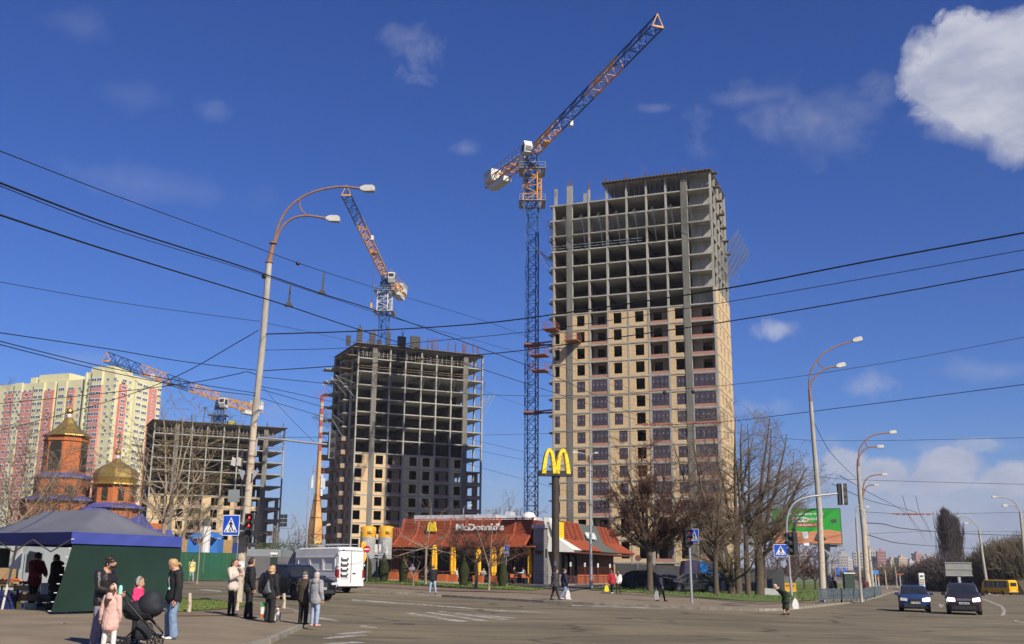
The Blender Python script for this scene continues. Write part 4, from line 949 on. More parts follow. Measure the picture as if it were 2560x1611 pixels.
b = MB(); b.box(-.3, 4.5, ty[2][1] - .2, -.25 + .2, 25.4, ty[1][1] + 1.0); b.build('upper_wall', M_SLD, RS)
b = MB(); b.box(-.3, 4.6, 0, -.1, 10.0, ty[2][1] - .3); b.build('shop_window', M_BG, RS)
b = MB(); b.box(-.35, 10.02, 2.0, -.05, 25.3, ty[2][1] - .3); b.build('brown_wall', M_BR, RS)
b = MB(); b.box(-.35, 10.02, 0, .0, 25.3, 1.98); b.build('orange_wall', M_OR, RS)
b = MB()
for y in (5.4, 7.4, 9.9, 17.5): b.box(-.09, y, 0, .06, y + .16, ty[2][1] - .3)
b.build('window_frame', M_BLK, RS)
b = MB(); b.box(-14, 3.7, 0, -.36, 25.2, .2); b.box(-14.5, 24, 0, -.4, 24.3, 5); b.build('rear_wall', M_BR, RS)
# lettering and arches on the roof
nrm = Vector((0, -(zt_ - zb_), -.7)).normalized()
def arches(w, h, th, depth, M, parent, m_, name='arch_sign'):
 """two tall parabolic arches joined in the middle"""
 b = MB(); b.M = M; n = 14
 for s in (-1, 1):
  out = []; inn = []
  for i in range(n + 1):
   t = -1 + 2 * i / n
   x = s * w * .235 + t * w * .265; z = h * (1 - abs(t) ** 2.6); out.append((x, z))
   xi = s * w * .235 + t * (w * .265 - th); zi = (h - th * .9) * (1 - abs(t) ** 2.4); inn.append((xi, zi))
  if True:
   vs = []
   for y in (0, depth):
    for (x, z), (xi, zi) in zip(out, inn): vs += [(x, y, z), (xi, y, zi)]
   k = 2 * (n + 1); fs = []
   for i in range(n):
    a = 2 * i; fs += [(a, a + 1, a + 3, a + 2), (k + a, k + a + 2, k + a + 3, k + a + 1), (a, a + 2, k + a + 2, k + a), (a + 1, k + a + 1, k + a + 3, a + 3)]
   fs += [(0, k, k + 1, 1), (2 * n, 2 * n + 1, k + 2 * n + 1, k + 2 * n)]; b.add(vs, fs)
 return b.build(name, m_, parent)
cx = (FX(1080, .2, 1340) + FX(1093, .2, 1340)) / 2; arches(FX(1092, .4, 1320) - FX(1069, .4, 1320), FZ(1080, 1305, .4) - FZ(1080, 1329, .4), .28, .2, Matrix.Translation((FX(1081, .4, 1320), .2, FZ(1080, 1329, .4))), RS, M_YE)
M_LET = mat('white_letter', (.75, .75, .74), rough=.5)
xm = FX(1199, .3, 1318); wl_ = FX(1259, .3, 1318) - FX(1140, .3, 1318); zc_ = FZ(1199, 1319.5, .3)
t = text('lettering', "McDonald's", 1.0, .06, M_LET, RS, Matrix.Translation((xm, .28, zc_ + .02)) @ Matrix.Rotation(math.pi / 2, 4, 'X'), bold=.035)
dx = max(v.co.x for v in t.data.vertices) - min(v.co.x for v in t.data.vertices)
for v in t.data.vertices: v.co.x = xm + (v.co.x - xm) * wl_ / dx; v.co.z = zc_ + (v.co.z - zc_) * .92
ymid = SY(1490, 1.2, 1340); zmid = (ty[0][1] + ty[1][1]) / 2
t = text('lettering', "McDonald's", 1.0, .06, M_LET, RS, frame((.62, ymid, zmid - .35), (0, 1, 0), (-.3, 0, 1)), bold=.035)
for v in t.data.vertices: v.co.y = ymid + (v.co.y - ymid) * .75
arches(1.7, 2.0, .42, .25, frame((.75, 3.0, zmid - .9), (0, 1, 0), (1, 0, 0)) @ Matrix.Identity(4), RS, M_YE) if False else None
b = MB()
for y in (2.0, 2.45, 2.9, 3.35): b.box(.25, y, zmid - .9, .6, y + .2, zmid + .75)
b.build('yellow_fin_sign', M_YE, RS)
# roadside arches on a mast
ap = GX(1389, 106, .13); D = 106
AR = thing('arches_sign', 'big yellow double arch sign on a dark brown mast beside the restaurant', 'sign', ap); m = local(AR)
M_BM = mat('brown_mast', (.055, .04, .032), (.04, .03, .025), sc=2, rough=.5)
zA, zB = ztop(ap, 1191), ztop(ap, 1178); m.tube([ap, (ap.x, D, zA)], .38, 14); m.build('mast', M_BM, AR)
m = local(AR); w2 = (W(1431, 1185, D).x - W(1347, 1185, D).x) / 2
m.M = m.M @ Matrix.Translation((ap.x, D, 0)) @ Matrix.Rotation(R_(9), 4, 'Z'); m.box(-w2, -.5, zA, w2, .5, zB); m.build('sign_base', M_BLK, AR)
zt2 = ztop(ap, 1123); wA = W(1426, 1180, D).x - W(1353, 1180, D).x
arches(wA, zt2 - zB + .3, .42, .8, Matrix.Translation((0, 0, -ap.z)) @ Matrix.Rotation(R_(9), 4, 'Z') @ Matrix.Translation((0, -.55, zB - .3)), AR, M_YE, 'double_arch')
# closed umbrellas
umb0 = thing('umbrella', 'closed yellow parasol standing left of the restaurant by the silos', 'parasol', GX(905, 100, .13), 0, 'closed yellow parasols')
b = MB(); b.tube([(0, 0, 0), (0, 0, .9)], .04, 6); b.build('pole', M_GAL, umb0)
b = MB(); n = 12; prof_ = [(.16, .85), (.27, 1.2), (.27, 2.2), (.24, 2.9), (.2, 3.35), (.05, 3.6)]
vs = []; fs = []
for r, z in prof_: vs += [(r * (1 + .18 * (-1) ** k) * math.cos(2 * math.pi * k / n), r * (1 + .18 * (-1) ** k) * math.sin(2 * math.pi * k / n), z) for k in range(n)]
for i in range(5):
 for k in range(n): fs.append((i * n + k, i * n + (k + 1) % n, (i + 1) * n + (k + 1) % n, (i + 1) * n + k))
b.add(vs, fs); b.build('canopy', M_UM, umb0)
for px, py, lb in ((1084, 1448, 'first parasol from the left on the terrace, behind the birch trunk'), (1131, 1449, 'second parasol from the left on the terrace'), (1194, 1450, 'third parasol from the left on the terrace, between two cypresses'),
    (1233, 1450, 'fourth terrace parasol, behind the slim bare tree'), (1254, 1448, 'parasol half hidden behind the cypress by the crossing sign')):
 c = copy_tree(umb0); c.location = GX(px, 104.5, .13); c['label'] = 'closed yellow ' + lb
# silos
def silo(px, D, lb, s2):
 p = GX(px, D); r = thing('silo', lb, 'silo', p, 0, 'yellow topped mortar silos'); zt = ztop(p, 1319) - p.z; zy = ztop(p, 1344) - p.z; zg = ztop(p, 1387) - p.z
 b = MB(); b.lathe([(.05, zt + .25), (.6, zt + .2), (1.08, zt), (1.1, zt - .05), (1.1, zy)], 24); b.build('yellow_top', mat('silo_yellow', (.72, .38, .03), (.60, .30, .02), sc=1, rough=.5), r, smooth=35)
 b = MB(); b.lathe([(1.1, zy), (1.1, zg), (.3, zg - 1.8)], 24); b.build('tank', mat('silo_grey', (.34, .34, .32), (.28, .28, .27), sc=1, rough=.6), r, smooth=35)
 b = MB()
 for a in range(4): b.bar((1.0 * math.cos(a * 1.57 + .78), 1.0 * math.sin(a * 1.57 + .78), zg), (1.0 * math.cos(a * 1.57 + .78), 1.0 * math.sin(a * 1.57 + .78), 0), .12)
 b.build('support_leg', M_GAL, r)
 text('lettering', 'SILO', .62, .01, M_BLK, r, Matrix.Translation((.62, -1.16, (zt + zy) / 2 - .1)) @ Matrix.Rotation(math.pi / 2, 4, 'X'))
 text('lettering', '507', .75, .01, M_LET, r, Matrix.Translation((-.05, -1.16, (zy + zg) / 2 + .2)) @ Matrix.Rotation(math.pi / 2, 4, 'X') @ Matrix.Rotation(-math.pi / 2, 4, 'Z'))
 b = MB(); b.cbox(-.85, -1.0, (zt + zy) / 2 + .2, .25, .35, .25); b.build('hatch', M_STEEL, r)
silo(916.5, 150, 'mortar silo with yellow top, grey tank, left one of the pair', 0); silo(962, 150, 'mortar silo with yellow top, right one of the pair, next to the red screen', 0)
# terrace furniture
def bench_set(px, D, lb, flip=0, stool=False):
 p = GX(px, D, .13); t = thing('terrace_table', lb, 'table', p, R_(-20.8), 'terrace tables')
 b = MB(); b.box(-.9, -.35, .98 if stool else .72, .9, .35, 1.03 if stool else .77); b.build('tabletop', M_BR, t)
 for s in (-1, 1): b = MB(); b.box(s * .7 - .04, -.3, 0, s * .7 + .04, .3, .97 if stool else .71); b.build('leg', M_BLK, t)
for i, px in enumerate((1040, 1085, 1130, 1205)): bench_set(px, 104, ('dark terrace table at the far left under the red roof', 'terrace table behind the pale birch trunk', 'terrace table left of the middle cypress', 'terrace table right of the leaning trunk')[i])
bench_set(1300, 106, 'high terrace table where the white jacket diner sits', stool=True)
def planter(px, D, lb):
 p = GX(px, D, .13); t = thing('planter', lb, 'planter', p, R_(-20.8), 'orange terrace planters')
 b = MB(); b.prism([(-.45, 0), (.45, 0), (.5, .85), (-.5, .85)], -.25, .25); b.build('box', M_OR, t)
 b = MB(); b.box(-.46, -.21, .85, .46, .21, .86); b.build('soil', M_EARTH, t)
for px, lb in ((985, 'orange planter box below the red slat screen'), (1031, 'orange planter behind the small forked shrub'), (1107, 'orange planter beside the red leaning bag on the terrace'), (1131, 'orange planter under the second closed parasol'), (1196, 'orange planter under the third closed parasol'), (1240, 'orange planter left of the crossing sign cypress')): planter(px, 101, lb)
for i, px in enumerate((1280, 1291, 1309, 1316, 1323)):
 p = GX(px, 104.5 + (i % 2), .13); t = thing('bar_stool', ('orange bar stool under the high table, leftmost', 'orange bar stool under the high table, second', 'orange bar stool left of the white jacket diner', 'orange bar stool right of the white jacket diner', 'orange bar stool closest to the grey brick block')[i], 'stool', p, 0, 'orange bar stools')
 b = MB(); b.cbox(0, 0, .72, .36, .36, .08); b.cbox(0, .17, .88, .36, .04, .28); b.build('seat', M_OR, t)
 for sx in (-1, 1):
  for sy in (-1, 1): b = MB(); b.bar((sx * .2, sy * .2, 0), (sx * .15, sy * .15, .68), .035); b.build('leg', M_BLK, t)
p0, p1 = GX(985, 101.5, .13), GX(1290, 101.5, .13)
tf = thing('terrace_railing', 'thin dark railing along the front of the terrace', 'railing', p0); m = local(tf)
for z in (.55, 1.05): m.bar(p0 + Vector((0, 0, z)), p1 + Vector((0, 0, z)), .05)
for i in range(16): q = p0.lerp(p1, i / 15); m.bar(q, q + Vector((0, 0, 1.1)), .05)
m.build('rail', M_BR, tf)
p0 = GX(1384, 101, .13); p1 = GX(1530, 122, .13)
tf = thing('terrace_railing', 'dark railing with lantern posts along the right wing of the restaurant', 'railing', p0); m = local(tf); dv = p1 - p0
for z in (.1, .95): m.bar(p0 + Vector((0, 0, z)), p1 + Vector((0, 0, z)), .06)
n = 60
for i in range(n + 1): q = p0 + dv * (i / n); m.bar(q, q + Vector((0, 0, .95)), .035 if i % 10 else .09)
m.build('rail', M_BR, tf)
for i in range(5):
 q = p0 + dv * (.02 + .235 * i); m = local(tf); m.bar(q, q + Vector((0, 0, 1.9)), .07); m.build('lantern_post', M_BR, tf)
 m = local(tf); m.cbox(q.x, q.y, q.z + 2.1, .18, .18, .42); m.build('lantern', M_CW, tf)
m = MB(); q0, q1 = GX(1384, 99.5, .13), GX(1530, 121, .13); m.bar(q0 + Vector((0, 0, .08)), q1 + Vector((0, 0, .08)), .35, .3); m.mi = 0
tag(m.build('kerb_wall', M_KERB, origin=q0), 'low pale kerb wall in front of the lantern railing', 'kerb wall')
q0, q1 = GX(975, 100.6, .13), GX(1270, 100.6, .13); m = MB(); m.bar(q0 + Vector((0, 0, .06)), q1 + Vector((0, 0, .06)), .3, .22); tag(m.build('kerb_wall', M_KERB, origin=q0), 'low pale kerb along the lawn before the terrace', 'kerb wall')
# ================================================================ walls and fences at the back
def fence_run(name, label, cat, pts, h, m_, rib=.25, depth=.06, post=3.0):
 root = thing(name, label, cat, pts[0]); m = local(root)
 for a, c in zip(pts[:-1], pts[1:]):
  a = Vector(a); c = Vector(c); d = c - a; L_ = d.length; n = max(1, int(L_ / rib)); nn = Vector((-d.y, d.x, 0)).normalized()
  for i in range(n):
   u0 = a + d * (i / n); u1 = a + d * ((i + 1) / n); o = nn * (depth if i % 2 else 0)
   m.add([tuple(u0 + o), tuple(u1 + o), tuple(u1 + o + Vector((0, 0, h))), tuple(u0 + o + Vector((0, 0, h))), tuple(u0 + o + nn * .03), tuple(u1 + o + nn * .03), tuple(u1 + o + nn * .03 + Vector((0, 0, h))), tuple(u0 + o + nn * .03 + Vector((0, 0, h)))], [(0, 1, 2, 3), (4, 7, 6, 5), (3, 2, 6, 7), (0, 3, 7, 4), (1, 5, 6, 2)])
 m.build('panel', m_, root)
 m = local(root); a = Vector(pts[0]); c = Vector(pts[-1]); n = int((c - a).length / post)
 for i in range(n + 1): q = a.lerp(c, i / max(1, n)); m.cbox(q.x, q.y + .15, q.z + h / 2, .1, .1, h)
 m.build('post', M_BLK, root); return root
M_GF = mat('green_sheet', (.012, .085, .038), (.01, .065, .03), sc=.8, rough=.45); M_GR = mat('grey_sheet', (.10, .10, .105), (.08, .08, .085), sc=.6, rough=.6)
fence_run('sheet_fence', 'dark green corrugated sheet fence behind the walker in yellow', 'fence', [GX(385, 88, .1), GX(588, 92, .1)], 2.25, M_GF)
fence_run('sheet_fence', 'dark grey hoarding behind the black car and van', 'fence', [GX(610, 112, .1), GX(990, 118, .1)], 2.1, M_GR, rib=1.1, depth=.02)
fence_run('sheet_fence', 'grey hoarding at the foot of the tallest tower behind the parked cars', 'fence', [GX(1540, 135, .1), GX(1960, 126, .1)], 2.6, M_GR, rib=1.3, depth=.02)
b = MB(); q = GX(613, 125); b.M = Matrix.Translation((0, 0, 0)); b.box(q.x, 125, q.z, W(702, 1400, 125).x, 131, ztop(q, 1373)); tag(b.build('site_container', mat('container_grey', (.24, .27, .28), (.2, .22, .23), sc=.6, rough=.6), origin=q), 'light grey site container above the hoarding, right of the concrete pole', 'container')
gp = GX(690, 108, .1); gt = thing('gate_panel', 'dark green gate with a white sign reading ENTRY letters', 'gate', gp); m = local(gt); x0, x1 = W(676, 1400, 108).x, W(694, 1400, 108).x
gt['label'] = 'dark gate panel with a white sign above white letters, left of the van'
m.box(x0, 107.9, gp.z, x1, 108, ztop(gp, 1385)); m.build('panel', mat('dark_green_board', (.02, .035, .025), rough=.7), gt)
m = local(gt); m.box(x0, 107.8, ztop(gp, 1387), x1, 107.88, ztop(gp, 1382)); m.build('white_board', M_LET, gt)
text('lettering', 'ВІТА', .3, .01, M_LET, gt, Matrix.Translation(((x0 + x1) / 2 - gp.x, -.12 + 0, ztop(gp, 1391) - gp.z)) @ Matrix.Rotation(math.pi / 2, 4, 'X'))
# ochre wall, blue tarpaulins and the small cupola behind the green fence
q = GX(440, 150, .2); b = MB(); b.box(q.x, 150, q.z, W(612, 1370, 150).x, 151, ztop(q, 1349)); tag(b.build('ochre_wall', brick('ochre_block', (.42, .27, .12), (.34, .2, .08), (.25, .18, .1), .6, .3, .03), origin=q), 'rough ochre wall above the green fence', 'wall')
bt = GX(520, 140, .2); z0, z1 = ztop(bt, 1347), ztop(bt, 1327); b = MB(); xs_ = [W(p, 1340, 140).x for p in (470, 501, 510, 518, 530, 545)]
b.add([(xs_[0], 140, z0 + .3), (xs_[1], 139, z0), (xs_[2], 140, z1), (xs_[3], 139, z0 + .4), (xs_[4], 139.5, z0 + .5), (xs_[5], 139, z0), (xs_[0], 144, z0 + .9), (xs_[2], 145, z1), (xs_[4], 144, z0 + .7), (xs_[5], 143, z0 + .2)],
      [(0, 1, 2, 7, 6), (1, 3, 2), (2, 3, 4, 8, 7), (4, 5, 9, 8), (3, 5, 4)])
b.add([(xs_[0], 140, bt.z), (xs_[5], 140, bt.z), (xs_[5], 143, bt.z), (xs_[0], 143, bt.z), (xs_[0], 140, z0), (xs_[5], 140, z0), (xs_[5], 143, z0), (xs_[0], 143, z0)], [(0, 1, 5, 4), (1, 2, 6, 5), (2, 3, 7, 6), (3, 0, 4, 7)])
tag(b.build('tarpaulin_shelter', mat('blue_tarp', (.04, .18, .5), (.03, .13, .4), sc=1, rough=.6), origin=bt), 'bright blue tarpaulin shelter roof left of the crossing sign', 'shelter')
kp = GX(508, 135, .2); kk = thing('cupola_kiosk', 'small white kiosk with a dark green cupola behind the bare branches', 'kiosk', kp); m = local(kk); zc0, zc1 = ztop(kp, 1325), ztop(kp, 1313)
m.tube([kp, (kp.x, kp.y, zc1)], .55, 10); m.build('drum', M_CW, kk)
m = local(kk); m.lathe([(.75, zc1), (.7, zc1 + .3), (.35, zc1 + .8), (.05, zc1 + 1.2)], 10, (kp.x, kp.y, 0)); m.build('cupola', mat('dark_copper', (.06, .07, .05), rough=.6), kk)
# ================================================================ poles and lamps
M_PC = mat('pole_concrete', (.40, .37, .32), (.28, .25, .21), sc=3, rough=.95, bump=.4, bsc=12, stretch=(1, 1, .3))
M_PR = mat('pole_rust', (.27, .16, .10), (.19, .11, .075), sc=6, rough=.9, bump=.3)
M_PP = mat('peeling_paint', (.44, .38, .29), (.30, .17, .10), sc=5, rough=.9, bump=.5, lo=.34, hi=.46)
M_LH = mat('lamp_shell', (.50, .49, .46), (.38, .36, .33), sc=4, rough=.6)
def ptube(root, name, pts, D, r, m, n=10, smooth=60, Ds=None):
 b = local(root); b.tube([W(x, y, (Ds[i] if Ds else D)) for i, (x, y) in enumerate(pts)], r, n); return b.build(name, m, root, smooth=smooth)
def spline(pts, k=6):
 out = []
 P = [pts[0]] + list(pts) + [pts[-1]]
 for i in range(1, len(P) - 2):
  for j in range(k):
   t = j / k; o = []
   for c in range(len(pts[0])):
    a, b, c_, d = P[i - 1][c], P[i][c], P[i + 1][c], P[i + 2][c]
    o.append(.5 * (2 * b + (c_ - a) * t + (2 * a - 5 * b + 4 * c_ - d) * t * t + (-a + 3 * b - 3 * c_ + d) * t ** 3))
   out.append(tuple(o))
 out.append(tuple(pts[-1])); return out
def lamp_pole(label, base, D, body, arms, conn, rb, rt, lamps, rust=None, low=None, lift=.13, lampl=1.0, conc=M_PC, armm=M_PR):
 bp = GX(base[0], D, lift, base[1]); root = thing('street_lamp', label, 'street lamp', bp)
 zb = Vector((bp.x, D, bp.z)); pts = [zb] + [W(x, y, D) for x, y in body]
 n = len(pts); rr = [rb + (rt - rb) * i / (n - 1) for i in range(n)]
 b = local(root); k = low or 0
 if k: b.tube(pts[:k + 1], rr[:k + 1], 12); b.build('painted_base', M_PP, root, smooth=60); b = local(root)
 b.tube(pts[k:], rr[k:], 12); b.build('pole', conc, root, smooth=60)
 if rust: ptube(root, 'sleeve', rust, D, [rt * .95, rt * .75], armm)
 for a in arms: ptube(root, 'arm', spline(a), D, rt * .42, armm, 8)
 for a in conn: ptube(root, 'brace', spline(a), D, rt * .28, armm, 6)
 for (x0, y0, x1, y1) in lamps:
  p, q = W(x0, y0, D), W(x1, y1, D); d = (q - p).normalized(); L_ = (q - p).length
  b = MB(); b.M = Matrix.Translation(-bp) @ frame(p, d, Vector((0, 1, 0))); h = L_ * .22
  b.prism([(0, -h * .35), (L_ * .3, -h), (L_, -h * .9), (L_, h * .5), (L_ * .85, h), (L_ * .3, h), (0, h * .35)], -L_ * .17, L_ * .17); o = b.build('lamp_head', M_LH, root)
  b = MB(); b.M = Matrix.Translation(-bp) @ frame(p, d, Vector((0, 1, 0))); s = -1 if (frame(p, d, Vector((0, 1, 0))).col[2].z > 0) else 1
  b.box(L_ * .35, -L_ * .14, s * h * 1.0, L_ * .95, L_ * .14, s * h * 1.12); b.build('lamp_glass', mat('lamp_glass', (.2, .19, .17), rough=.3), o)
 return root
z7 = lambda *q: [(600 + x / 3.443, 420 + y / 3.443) for x, y in q]
zr = lambda *q: [(1900 + x / 3.156, 820 + y / 3.156) for x, y in q]
zb6 = lambda *q: [(2100 + x / 4.457, 1240 + y / 4.457) for x, y in q]
DP = 43.0
LP = lamp_pole('tall leaning concrete lamp post with rusty curved arms and two lamp heads, nearest one', (594, 1517), DP, [(605, 1367), (618, 1266), (627.5, 1155), (634.6, 1060), (655, 880), (673, 655)],
     [z7((290, 660), (302, 600), (320, 530), (355, 440), (420, 345), (520, 262), (640, 205), (780, 172), (900, 163), (1035, 178)), z7((300, 650), (330, 570), (370, 500), (430, 450), (500, 420), (600, 413), (735, 435))],
     [z7((520, 262), (512, 310), (530, 365), (580, 412))], .17, .125, [z7((1035, 180))[0] + z7((1160, 178))[0], z7((740, 436))[0] + z7((860, 440))[0]], rust=[(673, 655), (683, 610)], low=4, lift=ISL)
for (x, y) in ((673, 656), (683, 608)): b = local(LP); p = W(x, y, DP); b.tube([p - Vector((0, 0, .03)), p + Vector((0, 0, .03))], .17, 12); b.build('collar', M_PR, LP)
for y, x in ((1103, 631), (1141, 629), (1161, 627), (1227, 621), (1266, 618)): b = local(LP); p = W(x, y, DP); b.tube([p - Vector((0, 0, .02)), p + Vector((0, 0, .02))], .155, 12); b.build('clamp_band', M_PR, LP)
P1 = lamp_pole('tall concrete lamp post with a rusty lower half beside the green billboard', (2058, 1506), 75, [z for z in ((2053.5, 1400), (2049.5, 1290), (2038, 1150), (2026.7, 1005))],
     [zr((390, 490), (387, 430), (402, 345), (440, 270), (500, 205), (580, 155), (728, 106)), zr((396, 485), (408, 430), (450, 370), (520, 322), (600, 305))], [zr((462, 250), (465, 285), (515, 322))], .25, .14,
     [zr((728, 103))[0] + zr((803, 82))[0], zr((598, 304))[0] + zr((672, 286))[0]], rust=[(2026.7, 1005), (2023.6, 975)], low=2)
P2p = lamp_pole('second tall lamp post from the left along the main road, thick rusty foot', (2174, 1489), 112, [(2166, 1430), (2160, 1335), (2150, 1240), (2145.6, 1167)],
     [zr((776, 1040), (785, 960), (830, 890), (900, 845), (1020, 826)), zr((780, 1035), (800, 985), (850, 945), (922, 937))], [zr((830, 895), (835, 920), (855, 940))], .34, .19,
     [zr((1018, 826))[0] + zr((1076, 820))[0], zr((920, 937))[0] + zr((975, 936))[0]], rust=[(2145.6, 1167), (2145.6, 1148)], low=2)
P3 = lamp_pole('third tall lamp post along the main road, partly hidden by the rusty one', (2183, 1478), 142, [(2172, 1380), (2158, 1270)],
     [zr((812, 1400), (812, 1290), (822, 1225), (855, 1180), (905, 1162), (962, 1157)), zr((812, 1330), (830, 1270), (860, 1243), (902, 1240))], [], .26, .2, [zr((960, 1157))[0] + zr((1002, 1156))[0], zr((900, 1240))[0] + zr((935, 1240))[0]])
P4 = lamp_pole('slim short lamp post standing left of the thick rusty one by the road fence', (2154, 1504), 80, [zb6((225, 1000))[0], zb6((200, 600))[0], zb6((180, 250))[0]],
     [zb6((180, 255), (172, 200), (180, 140), (215, 95)), ], [], .12, .08, [zb6((275, 122))[0] + zb6((328, 126))[0]], armm=M_PC)
ptube(P4, 'arm', spline(zb6((172, 215), (200, 150), (275, 122))), 80, .03, M_PC, 6)
for (bx, D, body, arms, lamps, lb) in (
 ((2566, 1478), 175, [zb6((2060, 700))[0], zb6((2010, 180))[0]], [zb6((2010, 185), (1985, 130), (1930, 60), (1850, 22), (1745, 12)), zb6((2010, 180), (1985, 140), (1930, 108), (1870, 106))], [zb6((1745, 12))[0] + zb6((1692, 12))[0], zb6((1870, 106))[0] + zb6((1808, 110))[0]], 'pale lamp post at the right edge of the street, nearest on that side'),
 ((2471, 1482), 205, [zb6((1600, 750))[0], zb6((1548, 380))[0]], [zb6((1548, 385), (1520, 330), (1460, 265), (1400, 236), (1310, 226)), zb6((1545, 370), (1500, 310), (1450, 296), (1425, 298))], [zb6((1330, 226))[0] + zb6((1300, 226))[0], zb6((1425, 298))[0] + zb6((1380, 310))[0]], 'pale lamp post between the bare bushes and the poplar'),
 ((2398, 1470), 290, [zb6((1290, 800))[0], zb6((1242, 470))[0]], [zb6((1242, 475), (1215, 425), (1160, 385), (1080, 366)), zb6((1240, 465), (1215, 440), (1160, 432))], [zb6((1080, 366))[0] + zb6((1048, 360))[0], zb6((1160, 432))[0] + zb6((1118, 432))[0]], 'pale lamp post in front of the poplar, right of the filling station sign')):
 lamp_pole(lb, bx, D, body, arms, [], .3, .2, lamps, lift=0, armm=M_PC)
for (x, y0, y1, D, lb, hd) in ((2242, 1462, 1418, 300, 'thin far lamp post above the blue road sign', -6), (2292, 1468, 1401, 330, 'far lamp post left of the filling station sign', -9), (2216, 1460, 1425, 260, 'thin far pole right of the rusty lamp post', -5)):
 lamp_pole(lb, (x, y0), D, [(x - 2, y1 + 20), (x - 4, y1)], [[(x - 4, y1), (x - 6, y1 - 6), (x - 12, y1 - 10)]], [], .2, .12, [(x - 12, y1 - 10, x - 17, y1 - 10)], lift=0, armm=M_PC)
lamp_pole('twin armed galvanised lamp right of the arch sign', (1478, 1470), 97, [(1477, 1380), (1475, 1139)], [[(1475, 1139), (1470, 1137), (1446, 1132)], [(1475, 1139), (1478, 1137), (1486, 1133)]], [], .16, .1, [(1446, 1132, 1432, 1131), (1486, 1133, 1495, 1132)], conc=M_GAL, armm=M_GAL)
lamp_pole('slim galvanised lamp in front of the orange mast, left of the van roof', (765, 1440), 120, [(768, 1300), (774, 1198)], [[(774, 1198), (776, 1194), (781, 1190)], [(774, 1199), (785, 1197), (806, 1193)]], [], .1, .07, [(780, 1191, 785, 1188)], conc=M_GAL, armm=M_GAL)
lamp_pole('small lamp rising behind the restaurant roof, left of the crane foot', (1160, 1440), 132, [(1158, 1300), (1159, 1271)], [[(1159, 1271), (1162, 1268), (1170, 1266)]], [], .09, .06, [(1170, 1266, 1180, 1263)], conc=M_GAL, armm=M_GAL)
lamp_pole('small curved lamp between the white van and the silos', (809, 1440), 126, [(810, 1330)], [[(810, 1330), (811, 1318), (816, 1314)]], [], .07, .05, [(816, 1314, 826, 1311)], conc=M_GAL, armm=M_GAL)
# little things strapped to the nearest post
b = local(LP)
for dx in (-.32, -.1): p = W(606, 1155, DP); b.M = Matrix.Translation(-LP.location); b.prism([(p.x + dx - .1, p.z - .15), (p.x + dx + .08, p.z - .2), (p.x + dx + .1, p.z + .12), (p.x + dx - .05, p.z + .18)], DP - .2, DP + .1)
b.build('control_box', M_LH, LP)
b = local(LP); p = W(585, 1240, DP); b.cbox(p.x, DP, p.z, .46, .06, .5); b.build('blank_panel', mat('panel_grey', (.20, .22, .22), rough=.6), LP)
for pts in ([(594, 1172), (613, 1178), (606, 1202)], [(633, 1175), (649, 1177), (630, 1203)]):
 b = local(LP); q = [W(x, y, DP - .25) for x, y in pts]; b.add([tuple(v) for v in q] + [tuple(v + Vector((0, .03, 0))) for v in q], [(0, 1, 2), (3, 5, 4), (0, 3, 4, 1), (1, 4, 5, 2), (2, 5, 3, 0)]); b.build('sign_back', M_GAL, LP)
b = local(LP)
for dx, k in ((-.24, 0), (-.3, 1), (.2, 2)): b.tube([W(612 + 30 * dx + math.sin(i * 1.3 + k) * 2, 1120 + i * 22, DP - .1) for i in range(13)], .018, 5)
b.build('hanging_cable', M_BLK, LP)
b = local(LP); p = W(604, 1412, DP - .2); b.cbox(p.x, DP - .2, p.z, .24, .02, .24); b.build('paper_notice', M_LET, LP)
# ================================================================ traffic lights and signs
M_HB = mat('signal_black', (.018, .018, .02), (.03, .03, .03), sc=5, rough=.6)
M_RED = mat('red_light', (.5, .02, .02), rough=.3, emit=(1, .05, .04, 1.3)); M_LENSR = mat('red_lens', (.16, .012, .012), rough=.25); M_LENS = mat('dark_lens', (.03, .03, .03), rough=.2)
M_BL = mat('sign_blue', (.015, .075, .50), (.012, .06, .42), sc=2, rough=.4); M_SW = mat('sign_white', (.72, .73, .74), rough=.4); M_BLKP = mat('sign_black', (.01, .01, .01), rough=.5)
def signal(root, c, h, rz, lit, n=3):
 """hooded housing with n lenses, facing -y turned by rz, centred at c"""
 w = h * .38; M = Matrix.Translation(Vector(c) - Vector(root.location)) @ Matrix.Rotation(rz, 4, 'Z')
 b = MB(); b.M = M; b.box(-w / 2, 0, -h / 2, w / 2, w * .6, h / 2); b.box(-w * .4, w * .6, -h * .45, w * .4, w * .75, h * .45); hb = b.build('housing', M_HB, root)
 for i in range(n):
  z = h / 2 - h * (i + .5) / n; r = h / n * .40
  b = MB(); b.M = M @ Matrix.Translation((0, 0, z)) @ Matrix.Rotation(math.pi / 2, 4, 'X'); b.lathe([(0.001, .02), (r * .75, .015), (r * .9, 0)], 16); ln_ = b.build('lens', M_LENSR if i in lit else M_LENS, hb)
  if i in lit: b = MB(); b.M = M; s_ = r * .42; b.prism([(-s_ * .7, z - s_), (s_ * .7, z - s_), (s_ * .5, z + s_), (-s_ * .5, z + s_)], -.03, -.02); b.build('red_symbol', M_RED, hb)
  b = MB(); b.M = M; vs = []; m_ = 9
  for k in range(m_ + 1):
   a = math.pi * (-.12 + 1.24 * k / m_)
   for y in (0, -w * .6): vs.append((r * 1.05 * math.cos(a), y, z + r * 1.05 * math.sin(a)))
  b.add(vs, [(2 * k, 2 * k + 1, 2 * k + 3, 2 * k + 2) for k in range(m_)]); b.build('visor', M_HB, hb, fix=False)
